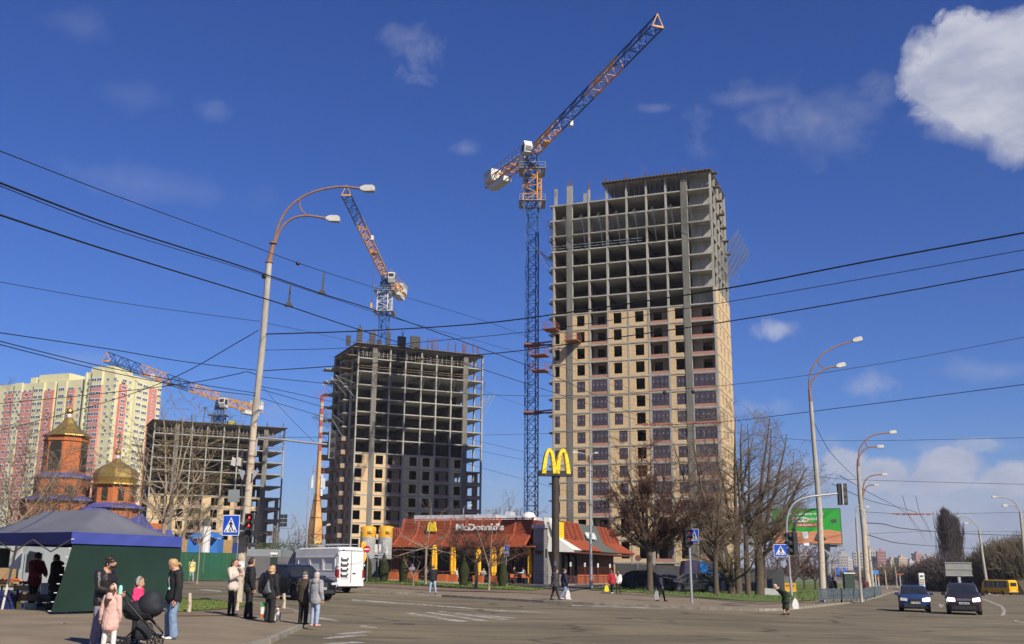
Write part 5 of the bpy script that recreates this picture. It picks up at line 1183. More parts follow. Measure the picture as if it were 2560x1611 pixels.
def crosswalk_sign(root, c, w, h, rz, side=1):
 M = Matrix.Translation(Vector(c) - Vector(root.location)) @ Matrix.Rotation(rz, 4, 'Z')
 def part(name, m_, polys, y, parent):
  b = MB(); b.M = M
  for p in polys: b.prism([(x * w, z * h) for x, z in p], y - .004, y)
  return b.build(name, m_, parent)
 e = .5; br = part('sign_plate', M_SW, [[(-e, -e), (e, -e), (e, e), (-e, e)]], .03, root)
 part('blue_field', M_BL, [[(-.46, -.46), (.46, -.46), (.46, .46), (-.46, .46)]], .02, br)
 part('white_triangle', M_SW, [[(-.40, -.34), (.40, -.34), (0, .40)]], .01, br)
 f = lambda pts: [(side * x, z) for x, z in pts]
 part('walking_figure', M_BLKP, [f([(-.03, .20), (.03, .20), (.035, .27), (-.035, .27)]), f([(-.05, .18), (.03, .17), (.06, -.02), (-.04, -.03)]), f([(-.05, .16), (-.14, .03), (-.11, .01), (-.03, .1)]), f([(.03, .15), (.12, .05), (.10, .02), (.02, .08)]),
         f([(-.04, -.03), (.02, -.02), (-.08, -.27), (-.14, -.27)]), f([(0, -.02), (.06, -.02), (.11, -.15), (.17, -.27), (.11, -.27), (.05, -.14)]), [(-.33, -.31), (-.24, -.31), (-.2, -.22), (-.25, -.22)], [(-.05, -.31), (.03, -.31), (.03, -.22), (-.03, -.22)], [(.24, -.31), (.33, -.31), (.27, -.22), (.2, -.22)]], .004, br)
D = 42.2; c = W(622, 1314, D); TL = thing('traffic_light', 'pedestrian signal with two red lamps on the leaning concrete pole', 'traffic light', c); h = (ztop(c, 1285) - ztop(c, 1345)); signal(TL, c, h, R_(12), (0, 1))
b = local(TL); b.bar(c + Vector((.1, .2, .3)), c + Vector((-.1, .75, .3)), .06); b.bar(c + Vector((.1, .2, -.3)), c + Vector((-.1, .75, -.3)), .06); b.cbox(c.x + .28, c.y + .25, c.z, .2, .3, h * .95); b.build('bracket', M_HB, TL)
c = W(577, 1313.5, 41.8); CS = thing('crossing_sign', 'large blue pedestrian crossing sign left of the red pedestrian signal', 'road sign', c); crosswalk_sign(CS, c, .70, .80, R_(-8), 1)
b = local(CS); b.bar(c + Vector((.1, .03, .1)), c + Vector((.55, .6, .1)), .05); b.bar(c + Vector((.1, .03, -.2)), c + Vector((.55, .6, -.2)), .05); b.build('bracket', M_GAL, CS)
p = GX(590, 47, ISL, 1505); SP = thing('sign_post', 'thin sign post carrying a blue sign back between grey plate and concrete pole', 'sign post', p); m = local(SP); m.tube([p, W(594, 1340, 47)], .03, 8); m.build('post', M_GAL, SP)
m = local(SP); c = W(587, 1371, 46.9); m.cbox(c.x, c.y, c.z, .22, .03, .46); m.build('blue_plate', mat('sign_blue_dull', (.03, .05, .2), rough=.5), SP); m = local(SP); c = W(588, 1352, 46.9); m.cbox(c.x, c.y, c.z, .2, .03, .3); m.build('grey_plate', M_GR, SP)
# mast arm signal
a0 = W(641, 1140, DP); MA = thing('signal_arm', 'long horizontal signal arm with a dark signal seen from behind, on the near lamp post', 'traffic light', a0); ptube(MA, 'arm', spline([(639, 1140), (641, 1108), (644, 1098), (652, 1095.5), (700, 1099), (760, 1106), (824, 1112)], 4), DP, .045, M_GAL, 8)
c = W(831, 1113, DP); h = 1.15; b = local(MA); b.prism([(c.x - .17, c.z - h / 2), (c.x + .12, c.z - h / 2), (c.x + .12, c.z + h / 2), (c.x - .17, c.z + h / 2)], c.y - .1, c.y + .12); hs = b.build('housing', mat('signal_grey', (.07, .07, .07), (.05, .05, .05), sc=4, rough=.6), MA)
for i in range(3):
 z = c.z + h / 2 - h * (i + .5) / 3; b = MB(); b.M = Matrix.Translation(Vector((c.x + .02, c.y - .1, z)) - a0) @ Matrix.Rotation(math.pi / 2, 4, 'X') @ Matrix.Rotation(0, 4, 'Y'); b.lathe([(.02, .03), (.09, .03), (.11, 0)], 12); b.build('lamp_cover', M_HB, hs)
b = local(MA); b.bar((c.x - .1, c.y - .13, c.z - h / 2), (c.x - .1, c.y - .13, c.z + h / 2), .05); b.build('rail', M_GAL, MA)
# pole with red signal and sign, centre right
p = GX(1730, 62, .13, 1512); T3L = thing('traffic_light', 'red signal and small crossing sign on a plain grey post by the kerb', 'traffic light', p); m = local(T3L); m.tube([p, (p.x - .05, 62, ztop(p, 1330))], .07, 10); m.build('post', M_GAL, T3L)
c = W(1721, 1345, 61.8); signal(T3L, c, ztop(p, 1322) - ztop(p, 1368), R_(35), (0, 1)); c = W(1736, 1340.5, 61.7); crosswalk_sign(T3L, c, .52, .82, R_(-30), 1)
# curved mast at right
p = GX(1981, 57, .13, 1494); D = 57; T4 = thing('traffic_light', 'curved grey signal mast over the road with a small blue crossing sign, before the billboard', 'traffic light', p); z5 = lambda *q: [(1750 + x / 4.734, 1240 + y / 4.734) for x, y in q]
ptube(T4, 'mast', [(1981, 1490)] + spline(z5((1085, 1180), (1070, 1000), (1050, 720), (1025, 400), (1040, 230), (1090, 120), (1170, 50), (1290, 12)) + [(2050, 1239), (2098, 1234)], 4), D, [.07] * 6 + [.055] * (len(spline(z5((1, 1), (1, 1), (1, 1), (1, 1), (1, 1), (1, 1), (1, 1), (1, 1)) + [(1, 1), (1, 1)], 4)) - 5), M_GAL, 10)
c = W(1976.5, 1359.5, D); b = local(T4); signal(T4, c, ztop(p, 1331) - ztop(p, 1388), R_(-60), ()); c = W(1952, 1377, D - .1); crosswalk_sign(T4, c, .72, .66, R_(-8), 1)
c = W(2106, 1236, D); b = local(T4); h = ztop((c.x, D), 1210) - ztop((c.x, D), 1263); b.box(c.x - .24, D - .1, c.z - h / 2, c.x + .24, D + .15, c.z + h / 2); b.build('housing', M_HB, T4); b = local(T4); b.bar((c.x - .03, D - .14, c.z - h / 2), (c.x - .03, D - .14, c.z + h / 2), .06); b.build('rail', M_GAL, T4)
for i in range(3): b = MB(); b.M = Matrix.Translation(Vector((c.x + .07, D - .12, c.z + h * (.33 - .33 * i))) - Vector(p)) @ Matrix.Rotation(math.pi / 2, 4, 'X'); b.lathe([(.02, .03), (.11, .02), (.13, 0)], 12); b.build('lamp_cover', M_FORM, T4)
# other signs
def post_sign(name, label, px, py, D, top, lift=.13, r=.035): 
 p = GX(px, D, lift, py); t = thing(name, label, 'road sign', p); m = local(t); m.tube([p, (p.x, D, ztop(p, top))], r, 8); m.build('post', M_GAL, t); return t, p
t, p = post_sign('no_entry_sign', 'round red no entry sign in front of the left silo', 917, 1451, 92, 1364); c = W(917, 1373.5, 91.9)
for r, y, m_, nm in ((.30, 0, mat('sign_red', (.50, .02, .025), rough=.4), 'disc'),): b = MB(); b.M = Matrix.Translation(c - p) @ Matrix.Rotation(math.pi / 2, 4, 'X'); b.lathe([(.001, .02), (r, .02), (r, -.01), (.001, -.01)], 20); o = b.build(nm, m_, t)
b = local(t); b.box(c.x - .22, c.y - .035, c.z - .055, c.x + .22, c.y - .025, c.z + .055); b.build('white_bar', M_SW, o)
t, p = post_sign('crossing_sign', 'small blue crossing sign in front of the right end of the red roof', 1265, 1461, 95, 1365); crosswalk_sign(t, W(1267, 1377, 94.9), .44, .9, R_(-30), 1); b = local(t); c = W(1261, 1377, 95.05); b.cbox(c.x, c.y, c.z, .25, .03, .9); b.build('sign_back', M_GAL, t)
t, p = post_sign('sign_post', 'tall thin post with two blank white panels between the silos and the red screen', 944, 1452, 93, 1360)
for x0, x1, y0, y1 in ((937, 943, 1361, 1381), (946, 952, 1361, 1382), (965, 970, 1368, 1384)): b = local(t); a, c = W(x0, y0, 93), W(x1, y1, 93); b.box(a.x, 93.05, c.z, c.x, 93.09, a.z); b.build('blank_panel', M_CW, t)
t, p = post_sign('info_post', 'slim post with a narrow dark panel at the corner of the grey brick block', 1369, 1464, 96, 1377); b = local(t); c = W(1366, 1384, 96); b.cbox(c.x, c.y, c.z, .22, .05, .75); b.build('panel', M_BLK, t)
t, p = post_sign('round_sign', 'round dark sign on a thin post behind the parked black car', 1595, 1445, 118, 1400); c = W(1595, 1396, 118); b = MB(); b.M = Matrix.Translation(c - p) @ Matrix.Rotation(math.pi / 2, 4, 'X'); b.lathe([(.001, .02), (.34, .02), (.34, 0), (.001, 0)], 16); b.build('disc', M_BR, t)
b = MB(); p0, p1 = W(899, 1393, 140), W(990, 1393, 140)
for dz in (0, .35): b.bar(p0 + Vector((0, 0, dz)), p1 + Vector((0, 0, dz)), .12)
for i in range(4): q = p0.lerp(p1, i / 3); b.bar((q.x, q.y, gz(q.x, q.y)), q + Vector((0, 0, .35)), .1)
tag(b.build('pipe_rack', mat('pale_blue_pipe', (.36, .43, .52), rough=.5), origin=(p0.x, 140, gz(p0.x, 140))), 'pale blue double pipe rail under the silos', 'pipe')
# floodlight rig at the left tower
p = GX(683, 190, 0); t = thing('floodlight_mast', 'thin lattice mast with a bank of floodlights right of the lowest tower', 'floodlight', p); m = local(t); z1 = ztop(p, 1315); lattice(m, p, (p.x, 190, z1), .8, 10, .12, .08); m.build('mast', M_STEEL, t)
m = local(t); c = W(708, 1304, 190); m.cbox(c.x, 190, c.z - 1.2, 3.4, .5, .15); m.bar((c.x + 1.6, 190, c.z - 1.2), (c.x + 1.6, 190, c.z + .6), .1); m.build('platform', M_STEEL, t)
for i in range(2):
 for j in range(3): m = local(t); m.cbox(c.x - .4 + i * .75, 190, c.z - .6 + j * .75, .65, .35, .65); m.build('floodlight', M_HB, t)
# ================================================================ billboard
M_BGN = mat('advert_green', (.035, .34, .045), (.03, .30, .04), sc=1, rough=.5); M_BSK = mat('advert_skin', (.60, .28, .15), (.48, .19, .10), sc=1.5, rough=.5, stretch=(.4, 1, 3)); M_BRD = mat('advert_red', (.55, .03, .03), rough=.5)
D = 120; A_, B_, C_, D_ = W(1930, 1274, D), W(2099, 1275, D - 2), W(2104, 1361, D - 2), W(1930, 1359, D)
bb = GX(2083, D - 2, .1, 1470); BB = thing('billboard', 'green advertising billboard on a thick grey leg behind the rusty lamp post', 'billboard', bb)
ux = (B_ - A_).length; uz = A_.z - D_.z; ex = Vector((B_.x - A_.x, B_.y - A_.y, 0)).normalized(); MBB = frame(Vector((A_.x, A_.y, D_.z)) - bb, ex, (0, 0, 1))
def bp_(name, m_, poly, y, parent, d=.02):
 b = MB(); b.M = MBB; b.prism([(x * ux, z * uz) for x, z in poly], 0, 0) if False else b.add([(x * ux, z * uz, y) for x, z in poly] + [(x * ux, z * uz, y + d) for x, z in poly], [tuple(range(len(poly))), tuple(range(2 * len(poly) - 1, len(poly) - 1, -1))] + [(i, (i + 1) % len(poly), len(poly) + (i + 1) % len(poly), len(poly) + i) for i in range(len(poly))]); return b.build(name, m_, parent)
fr_ = bp_('frame', M_FORM, [(-.012, -.025), (1.012, -.025), (1.012, 1.02), (-.012, 1.02)], -.4, BB, .39)
bp_('green_field', M_BGN, [(0, .4), (.1, .42), (.3, .36), (.5, .33), (.7, .37), (.82, .4), (1, .33), (1, 1), (0, 1)], .0, fr_)
bp_('skin_field', M_BSK, [(0, 0), (1, 0), (1, .33), (.82, .4), (.7, .37), (.5, .33), (.3, .36), (.1, .42), (0, .4)], .0, fr_)
cap = lambda x0, x1, z0, z1: [(x0 + (z1 - z0) * .28 * (1 - math.cos(a)), (z0 + z1) / 2 + (z1 - z0) / 2 * math.sin(a)) for a in [math.pi / 2 - math.pi * k / 8 for k in range(0)]] or [(x0, (z0 + z1) / 2), (x0 + .02, z1 - .02), (x0 + .04, z1), (x1 - .04, z1), (x1 - .02, z1 - .02), (x1, (z0 + z1) / 2), (x1 - .02, z0 + .02), (x1 - .04, z0), (x0 + .04, z0), (x0 + .02, z0 + .02)]
bp_('logo_pill', M_LET, cap(.27, .535, .625, .76), .025, fr_); bp_('red_banner', M_BRD, [(.36, .49), (.67, .49), (.67, .59), (.36, .59)], .025, fr_); bp_('red_dot', M_BRD, [(.505 + .016 * math.cos(k * .785), .69 + .034 * math.sin(k * .785)) for k in range(8)], .05, fr_)
MT = lambda x, z, y=.05: MBB @ Matrix.Translation((x * ux, z * uz, y))
text('lettering', 'COMFY', uz * .125, .005, mat('logo_green', (.02, .14, .05), rough=.5), fr_, MT(.385, .69), bold=.01)
text('lettering', 'Товари для дому та саду', uz * .085, .005, M_LET, fr_, MT(.5, .86, .03), bold=.008); text('lettering', 'УКРАЇНА', uz * .09, .005, M_LET, fr_, MT(.63, .70, .03), bold=.008); text('lettering', 'Руда Дуняша 12', uz * .075, .005, M_LET, fr_, MT(.5, .54), bold=.006)
for x, z, sx_, sz in ((.295, .25, .035, .09), (.475, .24, .04, .1)): bp_('appliance', M_SW, [(x - sx_, z - sz), (x + sx_, z - sz), (x + sx_, z + sz), (x - sx_, z + sz)], .025, fr_)
bp_('appliance_door', M_FORM, [(.29 + .024 * math.cos(k * .785), .25 + .055 * math.sin(k * .785)) for k in range(8)], .05, fr_)
bp_('tilted_device', M_FORM, [(.12, .70), (.17, .78), (.20, .72), (.15, .63)], .025, fr_); bp_('tilted_device', M_FORM, [(.86, .68), (.93, .72), (.95, .62), (.88, .58)], .025, fr_); bp_('tilted_device', M_FORM, [(.60, ISL), (.68, .42), (.78, ISL), (.68, .02)], .025, fr_) ; bp_('tilted_device', M_FORM, [(.13, .13), (.30, .13), (.30, .30), (.13, .30)], .024, fr_)
m = local(BB); m.tube([bb + Vector((0, 1.3, 0)), (bb.x, bb.y + 1.3, D_.z + 1)], .32, 12); m.build('leg', M_STEEL, BB); m = local(BB); m.bar((bb.x - 2.4, bb.y + 1.1, D_.z - .25), (bb.x + 1.6, bb.y + .8, D_.z - .25), .3, .25); m.bar((bb.x, bb.y, D_.z - 1.4), (bb.x - 1.2, bb.y, D_.z - .2), .15); m.bar((bb.x, bb.y, D_.z - 1.4), (bb.x + .9, bb.y, D_.z - .2), .15); m.build('bracket', M_STEEL, BB)
q = W(2019, 1361, D - 2.6); m = local(BB); m.cbox(q.x, q.y, q.z, .85, .05, .28); m.build('name_plate', M_SW, BB)
# grey billboard back and filling station totem, far right
q = GX(2398, 215, 0); t = thing('billboard', 'blank grey back of a billboard above the dark car', 'billboard', q); m = local(t); a, c = W(2362, 1407, 215), W(2431, 1440, 215); m.box(a.x, 215, c.z, c.x, 215.4, a.z); m.build('board', mat('board_back', (.22, .22, .20), (.17, .17, .16), sc=.4, rough=.8), t)
m = local(t)
for z in (a.z, (a.z + c.z) / 2, c.z): m.box(a.x - .1, 214.85, z - .08, c.x + .1, 214.98, z + .08)
m.build('frame', M_STEEL, t); m = local(t); m.bar(q, (q.x, 215.5, a.z), .5); m.build('leg', M_STEEL, t)
q = GX(2304, 200, 0); t = thing('price_totem', 'white filling station totem with a red and green emblem', 'totem sign', q); m = local(t); a, c = W(2297, 1433, 200), W(2313, 1468, 200); m.box(a.x, 200, gz(a.x, 200), c.x, 200.4, a.z); m.build('panel', M_SW, t)
for z, m_, hh in ((.42, mat('totem_green', (.02, .25, .06), rough=.5), .09), (.26, mat('totem_red', (.5, .04, .02), rough=.5), .08), (.12, mat('totem_green', (0, 0, 0)), .08)): m = local(t); zz = c.z + (a.z - c.z) * (z + .1); m.box(a.x + .1, 199.9, zz - hh, c.x - .1, 199.98, zz + hh); m.build('price_row', m_, t)
for s, m_ in ((-1, mat('totem_green', (0, 0, 0))), (1, mat('totem_red', (0, 0, 0)))):
 m = local(t); cx_ = (a.x + c.x) / 2; zz = c.z + (a.z - c.z) * .78; m.M = m.M @ Matrix.Translation((cx_ + s * .14, 199.93, zz)) @ Matrix.Rotation(math.pi / 2, 4, 'X'); m.lathe([(.001, .02), (.2, .02), (.2, 0), (.001, 0)], 12); m.build('emblem', m_, t)
for (px, py, D, w, hh, col, lb) in ((2189, 1431, 210, 15, 10, (.05, .22, .55), 'bright blue road sign right of the rusty lamp post'), (2340, 1448, 260, 17, 8, (.03, .06, .35), 'blue road sign under the bare crowns behind the cars'), (2268, 1436, 280, 10, 5, (.03, .05, .3), 'small blue sign above the blue hatchback'), (2250, 1436, 270, 20, 4, (.3, .08, .02), 'orange red sign band above the blue hatchback'), (2196, 1447, 230, 5, 10, (.5, .22, .04), 'narrow orange sign near the road fence')):
 q = GX(px, D, 0); t = thing('road_sign', lb, 'road sign', q); a, c = W(px - w / 2, py - hh / 2, D), W(px + w / 2, py + hh / 2, D); m = local(t); m.box(a.x, D, c.z, c.x, D + .1, a.z); m.build('panel', mat('sign_' + lb[:9].replace(' ', '_'), col, rough=.5), t)
 m = local(t); m.bar(q, (q.x, D + .2, a.z), .2); m.build('post', M_GAL, t)
for px, lb in ((2091, 'blue flag on a pole, left of the slim lamp post'), (2108, 'blue flag on a pole, right one of the two by the fence')):
 q = GX(px, 118, .1, 1470); t = thing('flag', lb, 'flag', q, 0, 'small blue flags'); m = local(t); m.tube([q, (q.x, 118, ztop(q, 1398))], .04, 6); m.build('pole', M_GAL, t); a = W(px, 1418, 118); m = local(t); m.add([(a.x, 118, a.z), (a.x + .35, 118.1, a.z - .1), (a.x + .3, 118, a.z - .9), (a.x, 118, a.z - .8)] + [(a.x, 118.03, a.z), (a.x + .35, 118.13, a.z - .1), (a.x + .3, 118.03, a.z - .9), (a.x, 118.03, a.z - .8)], [(0, 1, 2, 3), (7, 6, 5, 4), (0, 4, 5, 1), (1, 5, 6, 2), (2, 6, 7, 3)]); m.build('cloth', mat('flag_blue', (.03, .10, .45), rough=.8), t)
# ================================================================ road fence and cabinet
M_RF = mat('fence_paint', (.10, .14, .16), (.06, .07, .08), sc=6, rough=.7)
fpts = [GX(2049, 70, .13, 1516), GX(2100, 76, .13), GX(2161, 85.5, .13)]
def road_fence(label, pts, h=1.0):
 root = thing('road_fence', label, 'railing', pts[0]); 
 for a, c in zip(pts[:-1], pts[1:]):
  d = c - a; n = max(1, int(d.length / 2))
  for i in range(n + 1):
   q = a + d * (i / n); m = local(root); m.cbox(q.x, q.y, q.z + h / 2, .09, .09, h); m.build('post', M_RF, root)
  m = local(root)
  for z in (.25, .92): m.bar(a + Vector((0, 0, z)), c + Vector((0, 0, z)), .05)
  k = int(d.length / .24)
  for i in range(k): q = a + d * ((i + .5) / k); m.bar(q + Vector((0, 0, .27)), q + Vector((0, 0, .9)), .035); 
  for i in range(0, k - 1, 2): q = a + d * ((i + .5) / k); q2 = a + d * ((i + 1.5) / k); m.bar(q + Vector((0, 0, .45)), q2 + Vector((0, 0, .75)), .03); m.bar(q + Vector((0, 0, .75)), q2 + Vector((0, 0, .45)), .03)
  m.build('lattice_panel', M_RF, root)
 return root
road_fence('blue grey pedestrian fence along the kerb by the rusty lamp post', fpts); road_fence('far stretch of pedestrian fence bending along the road, right of the thick post', [GX(2163, 92, .13), GX(2182, 104, .13), GX(2200, 122, .13)])
q = GX(2123, 92, .13, 1472); t = thing('cabinet', 'dark green street cabinet with a pale top behind the road fence', 'cabinet', q); m = local(t); zt3 = ztop(q, 1435); m.box(q.x - .42, q.y - .3, q.z, q.x + .42, q.y + .3, zt3); m.build('body', mat('cabinet_green', (.02, .04, .03), (.03, .05, .04), sc=2, rough=.6), t); m = local(t); m.box(q.x - .48, q.y - .36, zt3, q.x + .48, q.y + .36, zt3 + .1); m.build('top', M_CW, t)
q0 = G(1895, 1487, .18); q1 = GX(1952, q0.y); b = MB(); b.M = Matrix.Translation(q0); L_ = q1.x - q0.x; b.prism([(0, -.1), (L_, -.1), (L_ * .96, .5), (.1, .62)], -.3, .3); tag(b.build('concrete_block', mat('pale_block_grey', (.36, .38, .38), (.30, .31, .31), sc=2, rough=.9), origin=q0), 'long pale concrete block lying on the lawn behind the stooping pedestrian', 'block')
# stumps on the near island
for (px, py, top, D, lb) in ((472, 1531, 1483, 0, 'rusty stub post on the lawn beside the blonde in black'), (592, 1527, 1482, 0, 'whitish stub post between the beige coat and the man in black'), (709, 1522, 1484, 0, 'peeling stub post right of the woman with the backpack')):
 q = G(px, py, ISL); b = MB(); zt4 = ztop(q, top); b.tube([q, (q.x + .01, q.y, q.z + (zt4 - q.z) * .5), (q.x - .02, q.y, zt4)], [.07, .06, .055], 8); tag(b.build('stub_post', M_PP, origin=q, smooth=50), lb, 'post', 'stub posts on the near corner')
# ================================================================ overhead cables
M_WIRE = mat('cable', (.012, .012, .013), rough=.6)
def cable(label, pts, r=.018, cat='cable', grp=None):
 P = spline(pts, 8); b = MB(); V = [W(x, y, d) for x, y, d in P]; V = ([V[0] + (V[0] - V[1]).normalized() * 14] if pts[0][0] < 0 else []) + V + ([V[-1] + (V[-1] - V[-2]).normalized() * 22] if pts[-1][0] > 2560 else []); b.tube(V, r, 5); return tag(b.build('overhead_cable', M_WIRE, origin=V[0], smooth=True), label, cat, grp)
CABS = [
 ('highest thin cable crossing from the upper left edge over the near lamp post', [(-30, 366, 20), (250, 475, 27), (606, 606, 36), (745, 658, 40), (946, 723, 50), (1318, 842, 75), (1640, 1010, 110)], .013),
 ('thick dark trolley wire from the left edge, second from the top', [(-30, 446, 19), (266, 558, 25), (600, 665, 33), (805, 735, 39), (957, 783, 46), (1318, 914, 72), (1480, 985, 92), (1640, 1063, 118)], .024),
 ('thin wire running just under the thick trolley wire at left', [(-30, 453, 19), (266, 568, 25), (605, 672, 33), (805, 738, 39), (1000, 800, 50), (1353, 900, 80), (1790, 1063, 118)], .011),
 ('lower trolley wire from the left edge with a rod hanging on it', [(-30, 528, 19), (250, 620, 24), (600, 728, 33), (728, 768, 37), (896, 824, 46), (1318, 960, 80), (1620, 1060, 118)], .022),
 ('faint cable from the left edge to the insulator on the near lamp post', [(-30, 700, 36), (300, 757, 40), (650, 804, 43)], .012),
 ('faint cable leaving the near lamp post to the lower right', [(654, 806, 43), (914, 866, 60), (1270, 1000, 90), (1600, 1120, 120)], .010),
 ('heavy cable from the lamp post rising to the upper right edge', [(652, 836, 43), (900, 828, 42), (1170, 812, 41), (1382, 787, 39), (1807, 723, 35), (2180, 652, 31), (2590, 577, 28)], .026),
 ('thinner cable under the heavy one, over the top of the middle tower', [(652, 876, 43), (850, 871, 43), (1063, 855, 42), (1382, 822, 40), (1807, 757, 36), (2200, 690, 33), (2590, 620, 30)], .013),
 ('wavy cable sagging across the middle tower up to the right edge', [(647, 928, 43), (830, 916, 43), (1212, 886, 41), (1382, 866, 40), (1807, 806, 36), (2200, 740, 33), (2590, 668, 30)], .02),
 ('straight cable crossing behind the right lamp heads', [(645, 942, 43), (1000, 975, 52), (1400, 990, 60), (1829, 962, 60), (2200, 910, 56), (2590, 838, 52)], .014),
 ('straight cable meeting the top of the right lamp post', [(1660, 1063, 118), (1829, 1053, 108), (2150, 1014, 90), (2590, 958, 75)], .03),
 ('faint level cable above the second right lamp post', [(1212, 1088, 125), (1750, 1078, 120), (2058, 1102, 110), (2590, 1094, 100)], .02),
 ('thin level cable across the low cloud at right', [(2026, 1190, 110), (2150, 1200, 112), (2590, 1212, 112)], .022),
 ('upper one of the cables from the left edge across the cream block', [(-30, 828, 30), (266, 872, 36), (450, 903, 40), (640, 926, 43)], .016),
 ('cable crossing over the long low crane jib', [(-30, 846, 27), (250, 915, 33), (480, 958, 39), (644, 984, 43)], .014),
 ('cable just below the one across the low jib', [(-30, 854, 27), (250, 925, 33), (470, 968, 39), (644, 990, 43)], .014),
 ('cable dropping from the lamp post to the lower left over the cream block', [(646, 826, 43), (600, 853, 43), (440, 942, 47), (250, 1010, 54), (-30, 1085, 62)], .02),
 ('gently curved cable left of the near lamp post with a white insulator', [(642, 938, 43), (617, 930, 43), (590, 936, 43), (480, 957, 47), (250, 985, 54), (-30, 1012, 60)], .018),
 ('cable falling from the post past the middle tower, upper one', [(652, 966, 43), (850, 1010, 58), (1100, 1080, 80), (1460, 1165, 110)], .013),
 ('cable falling from the post past the middle tower, middle one', [(652, 974, 43), (850, 1030, 58), (1100, 1105, 80), (1460, 1180, 110)], .013),
 ('cable falling from the post past the middle tower, lower one', [(652, 996, 43), (830, 1050, 58), (1100, 1140, 82), (1480, 1245, 112), (1640, 1290, 125)], .013),
 ('thin diagonal stay between the near lamp post and the signal arm', [(650, 960, 43), (720, 1040, 43), (786, 1106, 43)], .008),
 ('level wire from the signal arm pole to the tower', [(646, 1094, 43), (840, 1093, 50), (1200, 1088, 90)], .010),
 ('stay cable between the two right lamp posts', [(2033, 1052, 75), (2075, 1130, 88), (2141, 1197, 112)], .022),
 ('trolley wire from the second right lamp post down the road, upper', [(2100, 1190, 95), (2175, 1233, 140), (2262, 1281, 190), (2310, 1340, 300)], .035),
 ('trolley wire from the second right lamp post down the road, lower', [(2080, 1210, 95), (2175, 1252, 140), (2296, 1285, 190), (2330, 1345, 300)], .035),
 ('level span wire at the road wire crossing', [(2163, 1280, 150), (2262, 1286, 170), (2330, 1286, 190), (2590, 1280, 200)], .03),
 ('lower level span wire across the poplar', [(2170, 1335, 180), (2330, 1329, 220), (2590, 1330, 230)], .03),
 ('looped feeder cable right of the thick rusty post, upper', [(2167, 1308, 112), (2210, 1311, 130), (2262, 1322, 150), (2420, 1335, 170), (2590, 1340, 190)], .05),
 ('looped feeder cable right of the thick rusty post, lower', [(2168, 1337, 112), (2210, 1350, 130), (2245, 1358, 150), (2340, 1366, 200), (2590, 1380, 240)], .045),
 ('trolley wire pair end above the road, left strand', [(2256, 1240, 120), (2270, 1285, 170), (2290, 1320, 250), (2312, 1350, 330)], .03),
 ('trolley wire pair end above the road, right strand', [(2289, 1240, 120), (2300, 1285, 170), (2318, 1320, 250), (2330, 1352, 330)], .03)]
for lb, pts, r in CABS: cable(lb, pts, r)
def rod(label, top, bot, D):
 a, c = W(*top, D), W(*bot, D); t = thing('cable_rod', label, 'insulator', c); m = local(t); m.bar(a, c, .06, .06); m.build('rod', M_FORM, t)
 m = local(t); m.prism([(c.x - .16, c.z - .04), (c.x + .16, c.z - .04), (c.x + .05, c.z + .14), (c.x - .05, c.z + .14)], c.y - .05, c.y + .05); m.build('foot', M_FORM, t)
rod('short dark rod hanging between cables, upper right one of the pair near the lamp post', (810, 682), (805, 733), 39); rod('short dark rod hanging between cables, lower left one of the pair near the lamp post', (726, 714), (722, 764), 37)
for (px, py, D, lb) in ((1642, 1062, 118, 'rusty trolley wire switch before the tallest tower, left one'), (1752, 1058, 118, 'rusty trolley wire switch before the tallest tower, right one'), (2265, 1286, 175, 'wire crossing fitting above the main road, left one'), (2298, 1286, 175, 'wire crossing fitting above the main road, right one')):
 c = W(px, py, D); t = thing('wire_fitting', lb, 'wire fitting', c); m = local(t); L_ = 2.4; m.bar(c - Vector((L_, 0, 0)), c + Vector((L_, 0, .05)), .1); m.build('bar', M_RUST, t)
 for s in (-.7, -.2, .25, .8): m = local(t); m.cbox(c.x + s * L_ * .8, c.y, c.z, .55, .2, .28); m.build('clamp', M_RUST, t)
for (px, py, D, lb) in ((660, 691.5, 34.7, 'small dark cable clip on the thick wire left of the lamp post'), (745, 659, 40, 'small dark cable clip on the highest wire'), (1662, 982, 100, 'dark hanging lamp fitting on a wire, left one'), (1733, 980, 100, 'dark hanging lamp fitting on a wire, right one')):
 c = W(px, py, D); b = MB(); b.sphere(c, .09 if D < 50 else .22, 8, 6); tag(b.build('cable_clip', M_BLK, origin=c), lb, 'cable clip')
# ================================================================ stall tent
M_TG = mat('tent_grey', (.125, .128, .155), (.10, .105, .13), sc=.8, rough=.75); M_TBL = mat('tent_blue', (.05, .07, .31), (.04, .058, .25), sc=1, rough=.7); M_TGR = mat('tent_green', (.012, .036, .026), (.010, .029, .021), sc=.7, rough=.65, bump=.3, bsc=2)
tc0 = G(128, 1537, ISL); C0 = Vector((tc0.x + .35, tc0.y, 0)); u1 = Vector((.47, .883, 0)); u2 = Vector((-.883, .47, 0)); L1, L2 = 4.3, 4.9; zg_ = tc0.z
TN = thing('stall_tent', 'market tent with faded blue roof, bright blue valance and dark green side wall', 'tent', (C0.x, C0.y, zg_))
ez = ztop((C0.x, C0.y), 1331) ; pk = ztop((C0 + u1 * L1 * .5 + u2 * 1.1), 1266)
def troof(a, c): # a along u1 0..1, c along u2 0..1
 ra = 1 - abs(2 * a - 1); rc = min(c, 1 - c) / .24; t = max(0, min(1, min(ra, rc))); zz = ez + (pk - ez) * (t ** 1.5) - (.12 * math.sin(math.pi * c) if ra >= .999 else 0)
 p = C0 + u1 * L1 * a + u2 * L2 * c; return (p.x, p.y, zz)
n1, n2 = 24, 30; b = local(TN); b.add([troof(i / n1, j / n2) for j in range(n2 + 1) for i in range(n1 + 1)], [(j * (n1 + 1) + i, j * (n1 + 1) + i + 1, (j + 1) * (n1 + 1) + i + 1, (j + 1) * (n1 + 1) + i) for j in range(n2) for i in range(n1)]); b.build('roof', M_TG, TN, smooth=True)
